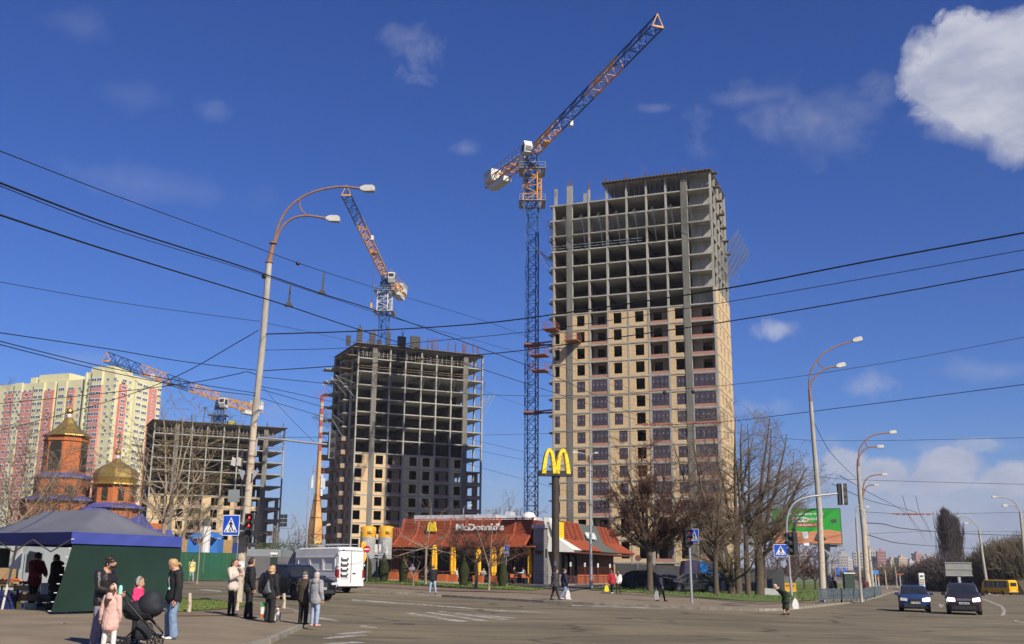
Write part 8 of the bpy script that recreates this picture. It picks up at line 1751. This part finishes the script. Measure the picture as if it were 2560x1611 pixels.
def remesh(mb, name, m, parent, vox, sm=2):
 me = bpy.data.meshes.new(name); me.from_pydata(mb.v, [], mb.f); b = bmesh.new(); b.from_mesh(me); bmesh.ops.recalc_face_normals(b, faces=b.faces); b.to_mesh(me); b.free()
 o = bpy.data.objects.new(name, me); COL.objects.link(o); r = o.modifiers.new('r', 'REMESH'); r.mode = 'VOXEL'; r.voxel_size = vox; s = o.modifiers.new('s', 'SMOOTH'); s.factor = .5; s.iterations = sm
 dg = bpy.context.evaluated_depsgraph_get(); dg.update(); m2 = bpy.data.meshes.new_from_object(o.evaluated_get(dg)); o.modifiers.clear(); o.data = m2; bpy.data.meshes.remove(me); m2.materials.clear(); m2.materials.append(m); m2.polygons.foreach_set('use_smooth', [True] * len(m2.polygons)); o.parent = parent; return o
def limb(mb, pts, rad, n=10):
 """closed rounded tube; radii are numbers or (x, y) pairs"""
 P = [Vector(p) for p in pts]; R = [(r, r) if isinstance(r, (int, float)) else r for r in rad]; d0 = (P[0] - P[1]).normalized(); d1 = (P[-1] - P[-2]).normalized(); seq = []
 for k in (1, .8, .45): seq.append((P[0] + d0 * min(R[0]) * k * .9, tuple(r * math.sqrt(max(.02, 1 - k * k)) for r in R[0])))
 seq += list(zip(P, R))
 for k in (.45, .8, 1): seq.append((P[-1] + d1 * min(R[-1]) * k * .9, tuple(r * math.sqrt(max(.02, 1 - k * k)) for r in R[-1])))
 vs = []; fs = []; px = None
 for i, (p, r) in enumerate(seq):
  d = (seq[min(i + 1, len(seq) - 1)][0] - seq[max(i - 1, 0)][0]).normalized(); x = Vector((1, 0, 0)) - d * d.x
  if x.length < .3: x = Vector((0, 1, 0)) - d * d.y
  x.normalize(); y = d.cross(x); vs += [tuple(p + x * r[0] * math.cos(2 * math.pi * k / n) + y * r[1] * math.sin(2 * math.pi * k / n)) for k in range(n)]
 for i in range(len(seq) - 1): fs += [(i * n + k, i * n + (k + 1) % n, (i + 1) * n + (k + 1) % n, (i + 1) * n + k) for k in range(n)]
 fs += [tuple(range(n - 1, -1, -1)), tuple((len(seq) - 1) * n + k for k in range(n))]; mb.add(vs, fs)
def person(label, P, rz, H, top, leg, hair, hs='short', pose=None, near=False, hem=.47, wide=0, bulk=1.0, shoes=None, sole=None, hood=0, skirt=0, coat=0, hat=None, cat='person', extra=None):
 """joints are given in fractions of the height; the figure faces -y before it is turned by rz"""
 J = dict(head=(0, -.008, .932), neck=(0, .004, .865), chest=(0, 0, .74), waist=(0, 0, .60), pel=(0, 0, .53), sl=(.105, 0, .815), sr=(-.105, 0, .815), el=(.135, .012, .645), er=(-.135, .012, .645), wl=(.14, -.03, .50), wr=(-.14, -.03, .50),
             hl=(.05, 0, .52), hr=(-.05, 0, .52), kl=(.055, -.008, .285), kr=(-.055, -.008, .285), al=(.058, .012, .045), ar=(-.058, .012, .045), face=(0, -1, 0))
 J.update(pose or {}); J = {k: Vector(v) * (H if k != 'face' else 1) for k, v in J.items()}; h = H
 root = thing('person', label, cat, P, rz); vox = .0085 if near else .016; f = J['face'].normalized(); rt = Vector((-f.y, f.x, 0)).normalized() * -1 if abs(f.z) < .95 else Vector((1, 0, 0)); up = rt.cross(f) * -1
 if up.z < 0: up = -up
 b = MB(); hd = J['head']; hc = h * .066 if H > 1.3 else h * .078; hw_ = hc * .80
 def HP(a, c, d): return hd + rt * a + f * c + up * d
 limb(b, [HP(0, 0, -hc * .45), HP(0, -hc * .12, hc * .45)], [(hw_ * .88, hc * .86), (hw_, hc)], 14); limb(b, [HP(0, hc * .28, -hc * .75), HP(0, hc * .25, -hc * .2)], [hw_ * .55, hw_ * .8], 12)
 limb(b, [HP(0, hc * .92, -hc * .28), HP(0, hc * .82, hc * .12)], [hc * .15, hc * .08], 8)
 for s in (-1, 1): limb(b, [HP(s * hw_ * .98, -hc * .05, -hc * .15), HP(s * hw_ * 1.0, -hc * .1, hc * .12)], [hc * .09, hc * .13], 8)
 limb(b, [J['neck'] - Vector((0, 0, h * .04)), hd - Vector((0, 0, hc * .6))], [h * .037, h * .032]); limb(b, [J['neck'], J['chest'], J['waist'], J['pel']], [(h * .06, h * .05), (h * .088, h * .06), (h * .07, h * .055), (h * .085, h * .06)], 12)
 hand = MB()
 for s, q in ((1, 'l'), (-1, 'r')):
  S_, E_, W_ = J['s' + q], J['e' + q], J['w' + q]; limb(b, [S_, E_, W_], [h * .028, h * .023, h * .016]); d = (W_ - E_).normalized(); d = (d + Vector((0, -.15, -.15))).normalized(); x = d.cross(Vector((s, .4, 0))).normalized(); pl = h * .052
  limb(b, [W_, W_ + d * pl], [h * .016, (h * .024, h * .013)], 10)
  for k, ln in enumerate((.038, .045, .042, .033)):
   o = W_ + d * pl + x * h * (.018 - .012 * k); m1 = o + d * h * ln * .55; m2 = m1 + (d * .55 + Vector((-s * .5, -.25, 0))).normalized() * h * ln * .5; limb(b, [o, m1, m2], [h * .0062, h * .0058, h * .005], 6)
  limb(b, [W_ + d * pl * .3 + x * h * .018, W_ + d * pl * .75 + x * h * .036 + Vector((-s * .01, -.01, 0)), W_ + d * pl * 1.15 + x * h * .038], [h * .009, h * .0075, h * .006], 6)
  limb(b, [J['h' + q], J['k' + q], J['a' + q]], [h * .045, h * .032, h * .022])
 remesh(b, 'body', M_SK, root, vox if not near else .007, 1)
 g = MB(); k = bulk; neckz = J['neck'] + (J['chest'] - J['neck']) * .12; hz = J['pel'] + Vector((0, 0, (hem - .53) * h)); wd = 1 + .18 * coat
 limb(g, [J['chest'] + Vector((0, 0, h * .085)), J['chest'] + Vector((0, 0, h * .04)), J['chest'], J['waist'], J['pel'] + Vector((0, 0, .02)), hz], [(h * .062 * k, h * .056 * k), (h * .098 * k, h * .066 * k), (h * .106 * k, h * .077 * k), (h * .094 * k * wd, h * .074 * k), (h * .100 * k * wd, h * .078 * k), (h * .104 * k * wd, h * .082 * k * wd)], 16)
 for q in 'lr': limb(g, [J['s' + q], J['s' + q].lerp(J['e' + q], .5), J['e' + q], J['w' + q]], [h * .047 * k, h * .043 * k, h * .039 * k, h * .030 * k]); limb(g, [J['chest'] + Vector((0, 0, h * .06)), J['s' + q]], [h * .055 * k, h * .046 * k])
 limb(g, [neckz - Vector((0, 0, h * .03)), neckz + Vector((0, 0, h * .012))], [h * .05, h * .042])
 if hood: limb(g, [neckz + Vector((-.0, .02, -.05)) * 1 - f * h * .045, neckz - f * h * .06 + Vector((0, 0, .02))], [(h * .06, h * .035), (h * .055, h * .03)], 12)
 j = remesh(g, 'jacket', top, root, vox, 2)
 g = MB()
 if skirt:
  limb(g, [J['waist'], J['pel'], J['pel'].lerp((J['kl'] + J['kr']) / 2, .9), (J['kl'] + J['kr']) / 2 - Vector((0, 0, h * .06))], [(h * .085, h * .07), (h * .1, h * .08), (h * .12, h * .1), (h * .13, h * .11)], 14); remesh(g, 'skirt', leg, root, vox, 2)
 else:
  limb(g, [J['waist'] - Vector((0, 0, .03)), J['pel']], [(h * .078, h * .062), (h * .09, h * .068)], 14)
  for q in 'lr': limb(g, [J['h' + q] + Vector((0, 0, .02)), J['h' + q].lerp(J['k' + q], .5), J['k' + q], J['k' + q].lerp(J['a' + q], .5), J['a' + q] + Vector((0, 0, h * .005))], [h * .058, h * (.05 + .006 * wide), h * (.041 + .012 * wide), h * (.036 + .018 * wide), h * (.028 + .026 * wide)])
  remesh(g, 'trousers', leg, root, vox, 2)
 for q in 'lr':
  a = J['a' + q]; fd = J.get('t' + q, None); fd = (fd.normalized() if fd else Vector((0, -1, 0))); g = MB(); z = h * .018; lo = Vector((a.x, a.y, a.z - h * .027)); limb(g, [lo - fd * h * .02, lo + fd * h * .05, lo + fd * h * .105 - Vector((0, 0, h * .002))], [(h * .026, z), (h * .029, z * 1.1), (h * .026, z * .8)], 10); limb(g, [a + Vector((0, 0, h * .015)), lo], [h * .024, h * .026])
  remesh(g, 'shoe', shoes or K_BLK, root, .01 if near else .014, 1)
 g = MB()
 if hs != 'none':
  limb(g, [HP(0, -hc * .32, -hc * .15), HP(0, -hc * .18, hc * .35), HP(0, hc * .08, hc * .62)], [(hw_ * 1.06, hc * .78), (hw_ * 1.12, hc * .92), (hw_ * .98, hc * .74)], 14)
  if hs in ('long', 'pony', 'bob'):
   ln = {'long': .30, 'pony': .26, 'bob': .035}[hs] * h; wd_ = {'long': (hw_ * 1.15, hc * .5), 'pony': (hw_ * .35, hc * .35), 'bob': (hw_ * 1.2, hc * .85)}[hs]; st = HP(0, -hc * (.95 if hs == 'pony' else .5), hc * (.2 if hs == 'pony' else -.2)); limb(g, [HP(0, -hc * .3, hc * .2), st, st - f * (hc * .45 if hs != 'bob' else 0) - Vector((0, 0, ln * .5)), st - f * hc * (.4 if hs != 'bob' else 0) - Vector((0, 0, ln))], [(hw_ * .9, hc * .5), wd_, wd_, tuple(v * .55 for v in wd_)], 12)
  if hs == 'bun': limb(g, [HP(0, -hc * 1.05, hc * .35), HP(0, -hc * 1.4, hc * .45)], [hc * .35, hc * .4])
  remesh(g, 'hair', hair, root, .010 if near else .015, 1)
 if hat: g = MB(); limb(g, [HP(0, -hc * .05, hc * .35), HP(0, -hc * .02, hc * .78)], [(hw_ * 1.22, hc * 1.1), (hw_ * 1.0, hc * .9)], 14); limb(g, [HP(0, hc * .7, hc * .4), HP(0, hc * 1.25, hc * .34)], [(hw_ * .6, hc * .08), (hw_ * .5, hc * .06)]); remesh(g, 'hat', hat, root, .012, 1)
 if near or H * 2762 / max(P[1], 1) > 95:
  for s in (-1, 1): g = MB(); g.sphere(HP(s * hw_ * .42, hc * .80, hc * .02), hc * .10, 8, 6); g.build('eye', M_EYE, root, smooth=True)
  g = MB(); limb(g, [HP(-hw_ * .25, hc * .88, -hc * .52), HP(0, hc * .93, -hc * .53), HP(hw_ * .25, hc * .88, -hc * .52)], [hc * .04, hc * .06, hc * .04], 8); g.build('mouth', M_LIP, root, smooth=True)
 root['H'] = H; return root, J, HP, hc
def bag(label, P, w, h, m, rz=0, grp=None):
 b = MB(); b.M = Matrix.Translation(P) @ Matrix.Rotation(rz, 4, 'Z'); b.prism([(-w * .42, 0), (w * .42, 0), (w * .5, h * .35), (w * .34, h * .8), (w * .1, h), (-w * .1, h), (-w * .34, h * .8), (-w * .5, h * .35)], -w * .2, w * .2); b.tube([(-w * .1, 0, h), (0, 0, h * 1.3), (w * .1, 0, h)], .008, 5)
 return tag(b.build('carrier_bag', m, origin=P, smooth=50), label, 'bag')
def GP(px, py, D=None, lift=.13): return G(px, py, lift) if D is None else GX(px, D, lift)
walk = lambda s=1, a=.10: dict(kl=(.05, -.06 * s - .02, .29), al=(.052, -a * s, .05), kr=(-.05, .03 * s - .03, .285), ar=(-.052, a * 1.1 * s, .065), el=(.135, .05, .65), wl=(.135, .03 * s, .51), er=(-.135, -.02, .65), wr=(-.135, -.08 * s, .52))
# the family with the pram
pm_, JM, HPm, hcm = person('dark haired woman in black leather jacket and sunglasses leaning over the pram', GP(262, 0, 20.3, ISL), R_(68), 1.60, K_LEA, K_LIL, M_HD, 'bun', near=True, wide=1.1, bulk=1.22, hem=.50, shoes=K_WHT,
 pose=dict(head=(.0, -.075, .925), neck=(0, -.035, .865), chest=(0, -.01, .75), face=(0, -.82, -.5), er=(-.14, -.06, .65), wr=(-.05, -.23, .61), el=(.14, -.05, .65), wl=(.07, -.21, .60)))
g = MB(); limb(g, [HPm(-hcm * .8, hcm * .62, hcm * .1), HPm(-hcm * .4, hcm * .95, hcm * .08), HPm(hcm * .4, hcm * .95, hcm * .08), HPm(hcm * .8, hcm * .62, hcm * .1)], [hcm * .1, hcm * .2, hcm * .2, hcm * .1], 8); g.build('sunglasses', M_EYE, pm_, smooth=True)
R2 = pm_.matrix_basis; wp = Matrix.Translation(pm_.location) @ Matrix.Rotation(R_(68), 4, 'Z') @ (JM['wr'] + Vector((.02, -.09, .03))); b = MB(); b.tube([wp - Vector((0, 0, .06)), wp + Vector((0, 0, .06)), wp + Vector((0, 0, .1))], [.035, .038, .02], 10); tag(b.build('drinking_cup', mat('mint_plastic', (.30, .70, .58), rough=.4), origin=wp, smooth=40), 'small mint green cup held by the woman in sunglasses', 'cup')
pg, JG, HPg, hcg = person('little girl in a pink hooded coat and white trousers seen from behind', GP(287, 0, 19.7, ISL), R_(172), 1.13, K_PNK, K_WHT, M_HB, 'long', near=True, bulk=1.12, hem=.36, coat=1.2, hood=1, shoes=K_WHT, wide=.35, pose=dict(hl=(.06, 0, .5), hr=(-.06, 0, .5), kl=(.075, 0, .26), kr=(-.075, 0, .26), al=(.085, .01, .045), ar=(-.085, .01, .045), face=(-.5, -.85, 0), el=(.16, .01, .61), wl=(.185, -.02, .47)))
g = MB(); g.tube([HPg(hcg * 1.0 * math.cos(a), -hcg * .1, hcg * 1.25 * math.sin(a)) for a in [math.pi * i / 10 for i in range(11)]], .012, 6); g.build('headband', K_WHT, pg, smooth=True)
pb, JB, HPb, hcb = person('blonde woman in black puffer jacket and wide blue jeans looking down at the pram', GP(427, 1598, None, ISL), R_(-52), 1.64, K_BLK, K_JEAN, M_HY, 'short', near=True, wide=1.15, bulk=1.2, hem=.50, shoes=K_WHT, hood=1,
 pose=dict(head=(0, -.045, .925), neck=(0, -.01, .865), face=(.1, -.85, -.5), hl=(.05, 0, .52), kl=(.075, -.03, .285), al=(.085, .0, .045), ar=(-.095, .01, .045), kr=(-.08, -.02, .285), el=(.15, .0, .65), wl=(.15, -.03, .49)))
g = MB(); limb(g, [HPb(0, -hcb * .8, -hcb * .1), HPb(0, -hcb * 1.3, -hcb * .5), HPb(0, -hcb * 1.35, -hcb * 1.1)], [hcb * .3, hcb * .28, hcb * .12], 8); g.build('ponytail', M_HY, pb, smooth=True)
g = MB(); c = JB['waist'] + Vector((.05, -.15, .05)); g.cbox(c.x, c.y, c.z, .06, .03, .055); g.build('mint_charm', mat('mint_plastic', (0, 0, 0)), pb); g = MB(); g.tube([JB['sr'] + Vector((.05, -.06, .04)), JB['chest'] + Vector((.03, -.16, 0)), c + Vector((0, .01, .03))], .01, 6); g.build('bag_strap', K_GRY, pb, smooth=True)
pc, JC, HPc, hcc = person('long haired child in bright pink with grey headband standing behind the pram', GP(350, 0, 21.6, ISL), R_(85), 1.22, K_MAG, K_BLK, cl('hair_light_brown', (.22, .13, .07), (.15, .09, .05)), 'long', near=True, hem=.48, shoes=K_WHT)
g = MB(); g.tube([HPc(hcc * .95 * math.cos(a), -hcc * .15 + hcc * .05, hcc * 1.1 * math.sin(a)) for a in [math.pi * (-.15 + 1.3 * i / 12) for i in range(13)]], [.035] * 13, 6); g.build('headband', K_GRY, pc, smooth=True)
# pram
q = GP(362, 0, 20.6, ISL); pr = thing('pram', 'black pram with big hood between the two women and the girls', 'pram', q, R_(3)); M_PB = mat('pram_black', (.012, .014, .02), (.02, .022, .03), sc=4, rough=.75); M_PF = mat('pram_frame', (.02, .02, .022), rough=.35, metal=.5)
def XP(px, py): p = W(px, py, 20.6); return Vector((p.x - q.x, 0, p.z - q.z))
g = MB(); limb(g, [XP(322, 1527) + Vector((0, 0, 0)), XP(345, 1527), XP(378, 1524), XP(390, 1520)], [(.11, .16), (.15, .20), (.17, .20), (.15, .18)], 14); remesh(g, 'carrycot', M_PB, pr, .012)
ho = XP(384, 1503); hb = MB(); limb(hb, [(ho.x - .06, 0, ho.z - .12), (ho.x - .04, 0, ho.z - .02), (ho.x + .0, 0, ho.z + .03)], [(.25, .2), (.24, .2), (.19, .17)], 20); hb.build('hood', M_PB, pr, smooth=True)
for s in (-1, 1):
 o = Vector((0, s * .24, 0)); g = MB(); g.tube([XP(306, 1481) + o, XP(330, 1508) + o, XP(362, 1545) + o, XP(392, 1578) + o], .014, 8); g.tube([XP(362, 1545) + o, XP(345, 1572) + o, XP(324, 1594) + o], .016, 8); g.tube([XP(360, 1548) + o, XP(372, 1553) + o, XP(398, 1585) + o, XP(388, 1598) + o], .018, 8); g.build('frame_side', M_PF, pr, smooth=True)
 for px_, r in ((323, .105), (388, .095)):
  c = XP(px_, 1594); c.y = s * .26; c.z = r; g = MB(); g.M = Matrix.Translation(c) @ Matrix.Rotation(math.pi / 2, 4, 'X'); g.lathe([(r * .7, -.02), (r * .95, -.025), (r, 0), (r * .95, .025), (r * .7, .02), (r * .7, -.02)], 20)
  for k_ in range(6): a = k_ * math.pi / 3; g.bar((0, 0, 0), (r * .75 * math.cos(a), r * .75 * math.sin(a), 0), .018, .015)
  g.build('wheel', M_TY, pr, smooth=35)
g = MB(); a = XP(306, 1481); g.tube([a + Vector((0, -.24, 0)), a + Vector((-.02, 0, .01)), a + Vector((0, .24, 0))], .017, 8); g.build('handle', M_PF, pr, smooth=True); g = MB(); limb(g, [XP(345, 1578), XP(375, 1580)], [(.06, .18), (.05, .17)], 12); remesh(g, 'basket', M_PB, pr, .012)
# waiting at the kerb
w5, J5, H5, h5 = person('woman in beige coat with long brown ponytail holding her hand to her face', GP(578, 1539, None, ISL), R_(62), 1.66, K_BEI, K_BLK, M_HB, 'pony', near=True, bulk=1.22, hem=.50, pose=dict(el=(.15, -.10, .72), wl=(.03, -.12, .86), er=(-.13, -.06, .66), wr=(-.08, -.16, .72)))
w6, J6, H6, h6 = person('tall young man all in black waiting at the kerb beside the beige coat', GP(619, 1547, None, ISL), R_(118), 1.74, K_BLK, K_BLK, M_HD, 'short', near=True, bulk=1.22, hem=.48, wide=.3, pose=dict(face=(.35, -.93, 0), al=(.075, .02, .045), ar=(-.07, -.03, .045)))
w7, J7, H7, h7 = person('blonde woman in black with a drawstring backpack, small dog at her feet', GP(673, 1557, None, ISL), R_(150), 1.56, K_BLK, K_BLK, M_HY, 'bob', near=True, bulk=1.2, hem=.46, wide=.7, pose=dict(face=(-.25, -.95, 0), el=(.15, 0, .65), wl=(.13, -.08, .55)))
g = MB(); limb(g, [J7['chest'] + Vector((0, .13, .0)), J7['waist'] + Vector((0, .17, 0)), J7['pel'] + Vector((0, .16, .02))], [(.03, .03), (.10, .06), (.16, .08)], 12); remesh(g, 'backpack', cl('drawstring_grey', (.10, .11, .12), (.06, .065, .07), r=.4), w7, .012)
w8, J8, H8, h8 = person('stocky old man in brown jacket and flat cap, back turned, at the kerb edge', GP(757, 1562, None, ISL), R_(160), 1.46, K_BRN, K_BLK, M_HG, 'short', near=True, bulk=1.3, hem=.47, wide=.5, hat=cl('cap', (.05, .045, .035)))
w9, J9, H9, h9 = person('short haired grey woman in grey hoodie, pale jeans and pink trainers', GP(786, 1566, None, ISL), R_(150), 1.46, K_GRY, K_JEL, M_HG, 'short', near=True, bulk=1.22, hem=.46, wide=.1, hood=1, shoes=cl('pink_shoe', (.72, .35, .36)))
lc = GP(742, 1540, None, ISL); b = MB(); b.M = Matrix.Translation(Vector((lc.x - .0, GP(757, 1562, None, ISL).y + .1, gz(lc.x, lc.y) + ISL + .12))) ; b.prism([(-.14, 0), (.14, 0), (.16, .42), (-.16, .42)], -.05, .05); o = b.build('shopping_bag', K_WHT, origin=tuple(b.M.translation)); tag(o, 'white shopping bag with green and orange print beside the old man', 'bag')
for z0, z1, m_, nm in ((.30, .41, cl('print_green', (.05, .3, .06)), 'green_print'), (.01, .10, cl('print_rust', (.45, .12, .03)), 'orange_print')): b = MB(); b.box(-.15, -.056, z0, .15, -.051, z1); b.build(nm, m_, o)
# dog
q = GP(693, 1553, None, ISL); dg_ = thing('dog', 'small white dog with brown head standing at the kerb', 'dog', q, R_(8)); g = MB(); limb(g, [(0, .20, .21), (0, .08, .20), (0, -.06, .22)], [(.062, .07), (.07, .075), (.078, .085)], 12); limb(g, [(0, -.08, .25), (0, -.12, .33)], [.055, .045]); limb(g, [(0, -.12, .35), (0, -.15, .345), (0, -.21, .325)], [.055, .05, .026], 12); limb(g, [(0, .24, .25), (0, .30, .33), (0, .29, .38)], [.02, .015, .01])
for s in (-1, 1):
 limb(g, [(s * .05, -.07, .2), (s * .055, -.06, .1), (s * .055, -.075, .015)], [.032, .02, .018]); limb(g, [(s * .05, -.08, .012), (s * .055, -.1, .012)], [.018, .016]); limb(g, [(s * .05, .19, .2), (s * .06, .15, .12), (s * .06, .22, .07), (s * .06, .21, .015)], [.045, .028, .017, .017])
remesh(g, 'body', mat('fur_white', (.62, .58, .52), (.5, .42, .34), sc=12, rough=1), dg_, .008)
for s in (-1, 1): g = MB(); limb(g, [(s * .035, -.11, .39), (s * .075, -.11, .43), (s * .095, -.12, .39)], [(.03, .012), (.028, .01), (.012, .008)], 10); g.build('ear', M_HB, dg_, smooth=True)
g = MB(); limb(g, [(0, -.10, .375), (0, -.14, .385)], [.056, .045], 12); g.build('brown_patch', M_HB, dg_, smooth=True); g = MB(); g.sphere((0, -.225, .33), .014, 8, 6); g.build('nose', M_EYE, dg_, smooth=True)
for s in (-1, 1): g = MB(); g.sphere((s * .028, -.185, .36), .009, 8, 6); g.build('eye', M_EYE, dg_, smooth=True)
# walkers further off
person('walker in pale yellow jacket and grey trousers before the green fence', GP(478, 0, 80, .13), R_(35), 1.68, K_YEL, K_GRY, M_HB, 'short', pose=dict(walk(1, .13), er=(-.15, -.03, .66), wr=(-.19, -.08, .56)), bulk=1.2, shoes=K_GRY)
person('man in black jacket and light jeans standing legs apart on the far pavement, photographing', GP(1081, 1485, None), R_(175), 1.76, K_BLK, K_JEL, M_HD, 'short', bulk=1.22, hem=.50, wide=.2, pose=dict(al=(.10, .02, .045), kl=(.08, 0, .285), ar=(-.12, 0, .045), kr=(-.085, 0, .285), el=(.14, -.07, .69), wl=(.06, -.15, .78), er=(-.14, -.07, .69), wr=(-.06, -.15, .78)))
person('heavy man in dark jacket with pale stripes walking right', GP(1387, 1501, None), R_(95), 1.76, cl('striped', (.03, .032, .035), (.06, .06, .06)), K_BLK, M_HD, 'short', bulk=1.65, hem=.47, pose=dict(walk(-1, .12), head=(0, -.05, .92), neck=(0, -.025, .865)))
person('man in navy jacket and blue jeans walking beside the striped jacket', GP(1411, 1500, None), R_(100), 1.76, K_NAV, K_JEAN, M_HD, 'short', bulk=1.3, hem=.48, wide=.3, pose=walk(1, .14), shoes=K_WHT)
person('walker in a red jacket carrying a bright yellow bag', GP(1530, 1485, None), R_(160), 1.64, K_RED, K_NAV, M_HD, 'short', bulk=1.35, hem=.47, pose=walk(1, .09), shoes=K_WHT)
person('long haired walker in a white vest beside the red jacket', GP(1546, 1485, None), R_(160), 1.60, K_WHT, K_BLK, M_HB, 'long', bulk=1.25, hem=.50, pose=walk(-1, .09))
person('walker in dark coat with pale pink hat and white collar near the signal post', GP(1652, 1504, None), R_(70), 1.70, K_NAV, K_BLK, M_SK, 'none', bulk=1.25, hem=.44, hat=cl('pink_hat', (.62, .42, .36)), pose=walk(1, .13))
person('stooped old woman in long dark coat and headscarf crossing at right', GP(1966, 1538, None, .01), R_(-80), 1.52, K_GRN, K_GRN, cl('headscarf', (.52, .34, .32)), 'short', bulk=1.3, hem=.40, skirt=1, coat=1, pose=dict(head=(0, -.33, .86), neck=(0, -.24, .81), chest=(0, -.13, .72), waist=(0, -.02, .60), sl=(.105, -.20, .77), sr=(-.105, -.20, .77), el=(.12, -.02, .68), wl=(.08, .10, .56), er=(-.12, -.02, .68), wr=(-.08, .1, .56), face=(0, -.9, -.3), al=(.06, -.10, .045), ar=(-.06, .10, .05), kl=(.055, -.04, .28), kr=(-.055, .03, .28)))
person('man in black jacket and cap walking behind the road fence', GP(2081, 0, 82, .13), R_(150), 1.72, K_BLK, K_NAV, M_HD, 'short', bulk=1.35, hem=.45, hat=K_RED, pose=walk(1, .12))
person('walker in dark red standing between the thick post and the fence', GP(2163, 0, 104, .13), R_(170), 1.70, cl('maroon', (.10, .03, .04)), K_NAV, M_HD, 'short', bulk=1.3)
for px, py, D, w, h, z, m_, lb in ((1516, 0, 71.5, .3, .42, .32, mat('bag_yellow', (.75, .62, .02), rough=.6), 'bright yellow plastic bag beside the red jacket'), (1420, 0, 59, .25, .5, .15, K_WHT, 'white plastic bag carried between the two men'), (1640, 0, 58.5, .26, .48, .25, K_GRY, 'grey bag held by the walker with the pink hat'), (1984, 0, 49, .3, .45, .38, K_WHT, 'white bag hanging behind the stooped old woman')): p = GX(px, D, .0 if D < 50 else .13); bag(lb, (p.x, p.y, p.z + z), w, h, m_)
b = MB(); p = GX(1988, 49.2, 0); b.bar((p.x - .1, p.y, p.z + .75), (p.x + .55, p.y + .1, p.z + .62), .03); tag(b.build('walking_stick', M_BR, origin=(p.x, p.y, p.z + .6)), 'dark stick trailing behind the stooped old woman', 'stick')
# under the tent and at the tables
person('stall seller in dark red jacket and cap standing among the crates', GP(88, 0, 35.6, ISL), R_(60), 1.72, cl('dark_red', (.16, .012, .012)), K_BLK, M_HD, 'short', bulk=1.35, hat=K_BLK, pose=dict(er=(-.13, -.1, .66), wr=(-.08, -.2, .6), el=(.13, -.1, .66), wl=(.08, -.2, .6), face=(0, -.9, -.4)))
person('customer in black half hidden by the green tent wall', GP(141, 0, 34.3, ISL), R_(-100), 1.70, K_BLK, K_BLK, M_HD, 'short', bulk=1.4, hem=.40, pose=dict(head=(0, -.04, .92)))
sit = dict(kl=(.06, -.24, .53), kr=(-.06, -.24, .53), al=(.06, -.25, .28), ar=(-.06, -.25, .28), el=(.13, -.08, .66), wl=(.06, -.22, .66), er=(-.13, -.08, .66), wr=(-.06, -.22, .66), head=(0, -.03, .93))
for px, D, rz, tp, hr, hs_, up_, lb in ((1309, 105.3, -80, K_WHT, M_HD, 'bob', .05, 'diner in a white jacket sitting at the high terrace table'), (1284, 105.6, 80, K_BLK, M_HD, 'short', .05, 'diner in black facing the white jacket across the high table'), (1250, 103.4, 60, K_BLK, M_HB, 'short', -.15, 'diner in black half hidden behind the sign cypress'), (1030, 105, 20, K_LIL, M_HB, 'long', -.1, 'diner in lilac bending behind the forked shrub'), (1143, 103.2, 170, K_WHT, M_HD, 'short', -.2, 'diner in white left of the middle cypress'), (1070, 105, -20, K_GRY, M_HD, 'short', -.15, 'diner in grey beside the first parasol'), (1208, 103.3, 30, K_GRY, M_HD, 'short', -.15, 'diner in grey right of the third parasol')):
 p = GX(px, D, .13 + up_); person(lb, p, R_(rz), 1.66, tp, K_BLK, hr, hs_, bulk=1.25, hem=.50, pose=sit)
# ================================================================ air
b = MB(); b.box(-700, -90, -15, 2600, 2700, 108); hz = b.build('haze', None if False else M_BLK); hm = bpy.data.materials.new('haze_air'); hm.use_nodes = True; t = hm.node_tree; t.nodes.clear(); pv = t.nodes.new('ShaderNodeVolumePrincipled'); om = t.nodes.new('ShaderNodeOutputMaterial'); t.links.new(pv.outputs[0], om.inputs['Volume'])
pv.inputs['Color'].default_value = (.80, .83, .95, 1); pv.inputs['Density'].default_value = .00011; hz.data.materials.clear(); hz.data.materials.append(hm); tag(hz, 'thin lilac air between the crossing and the far blocks', 'haze', kind='stuff')
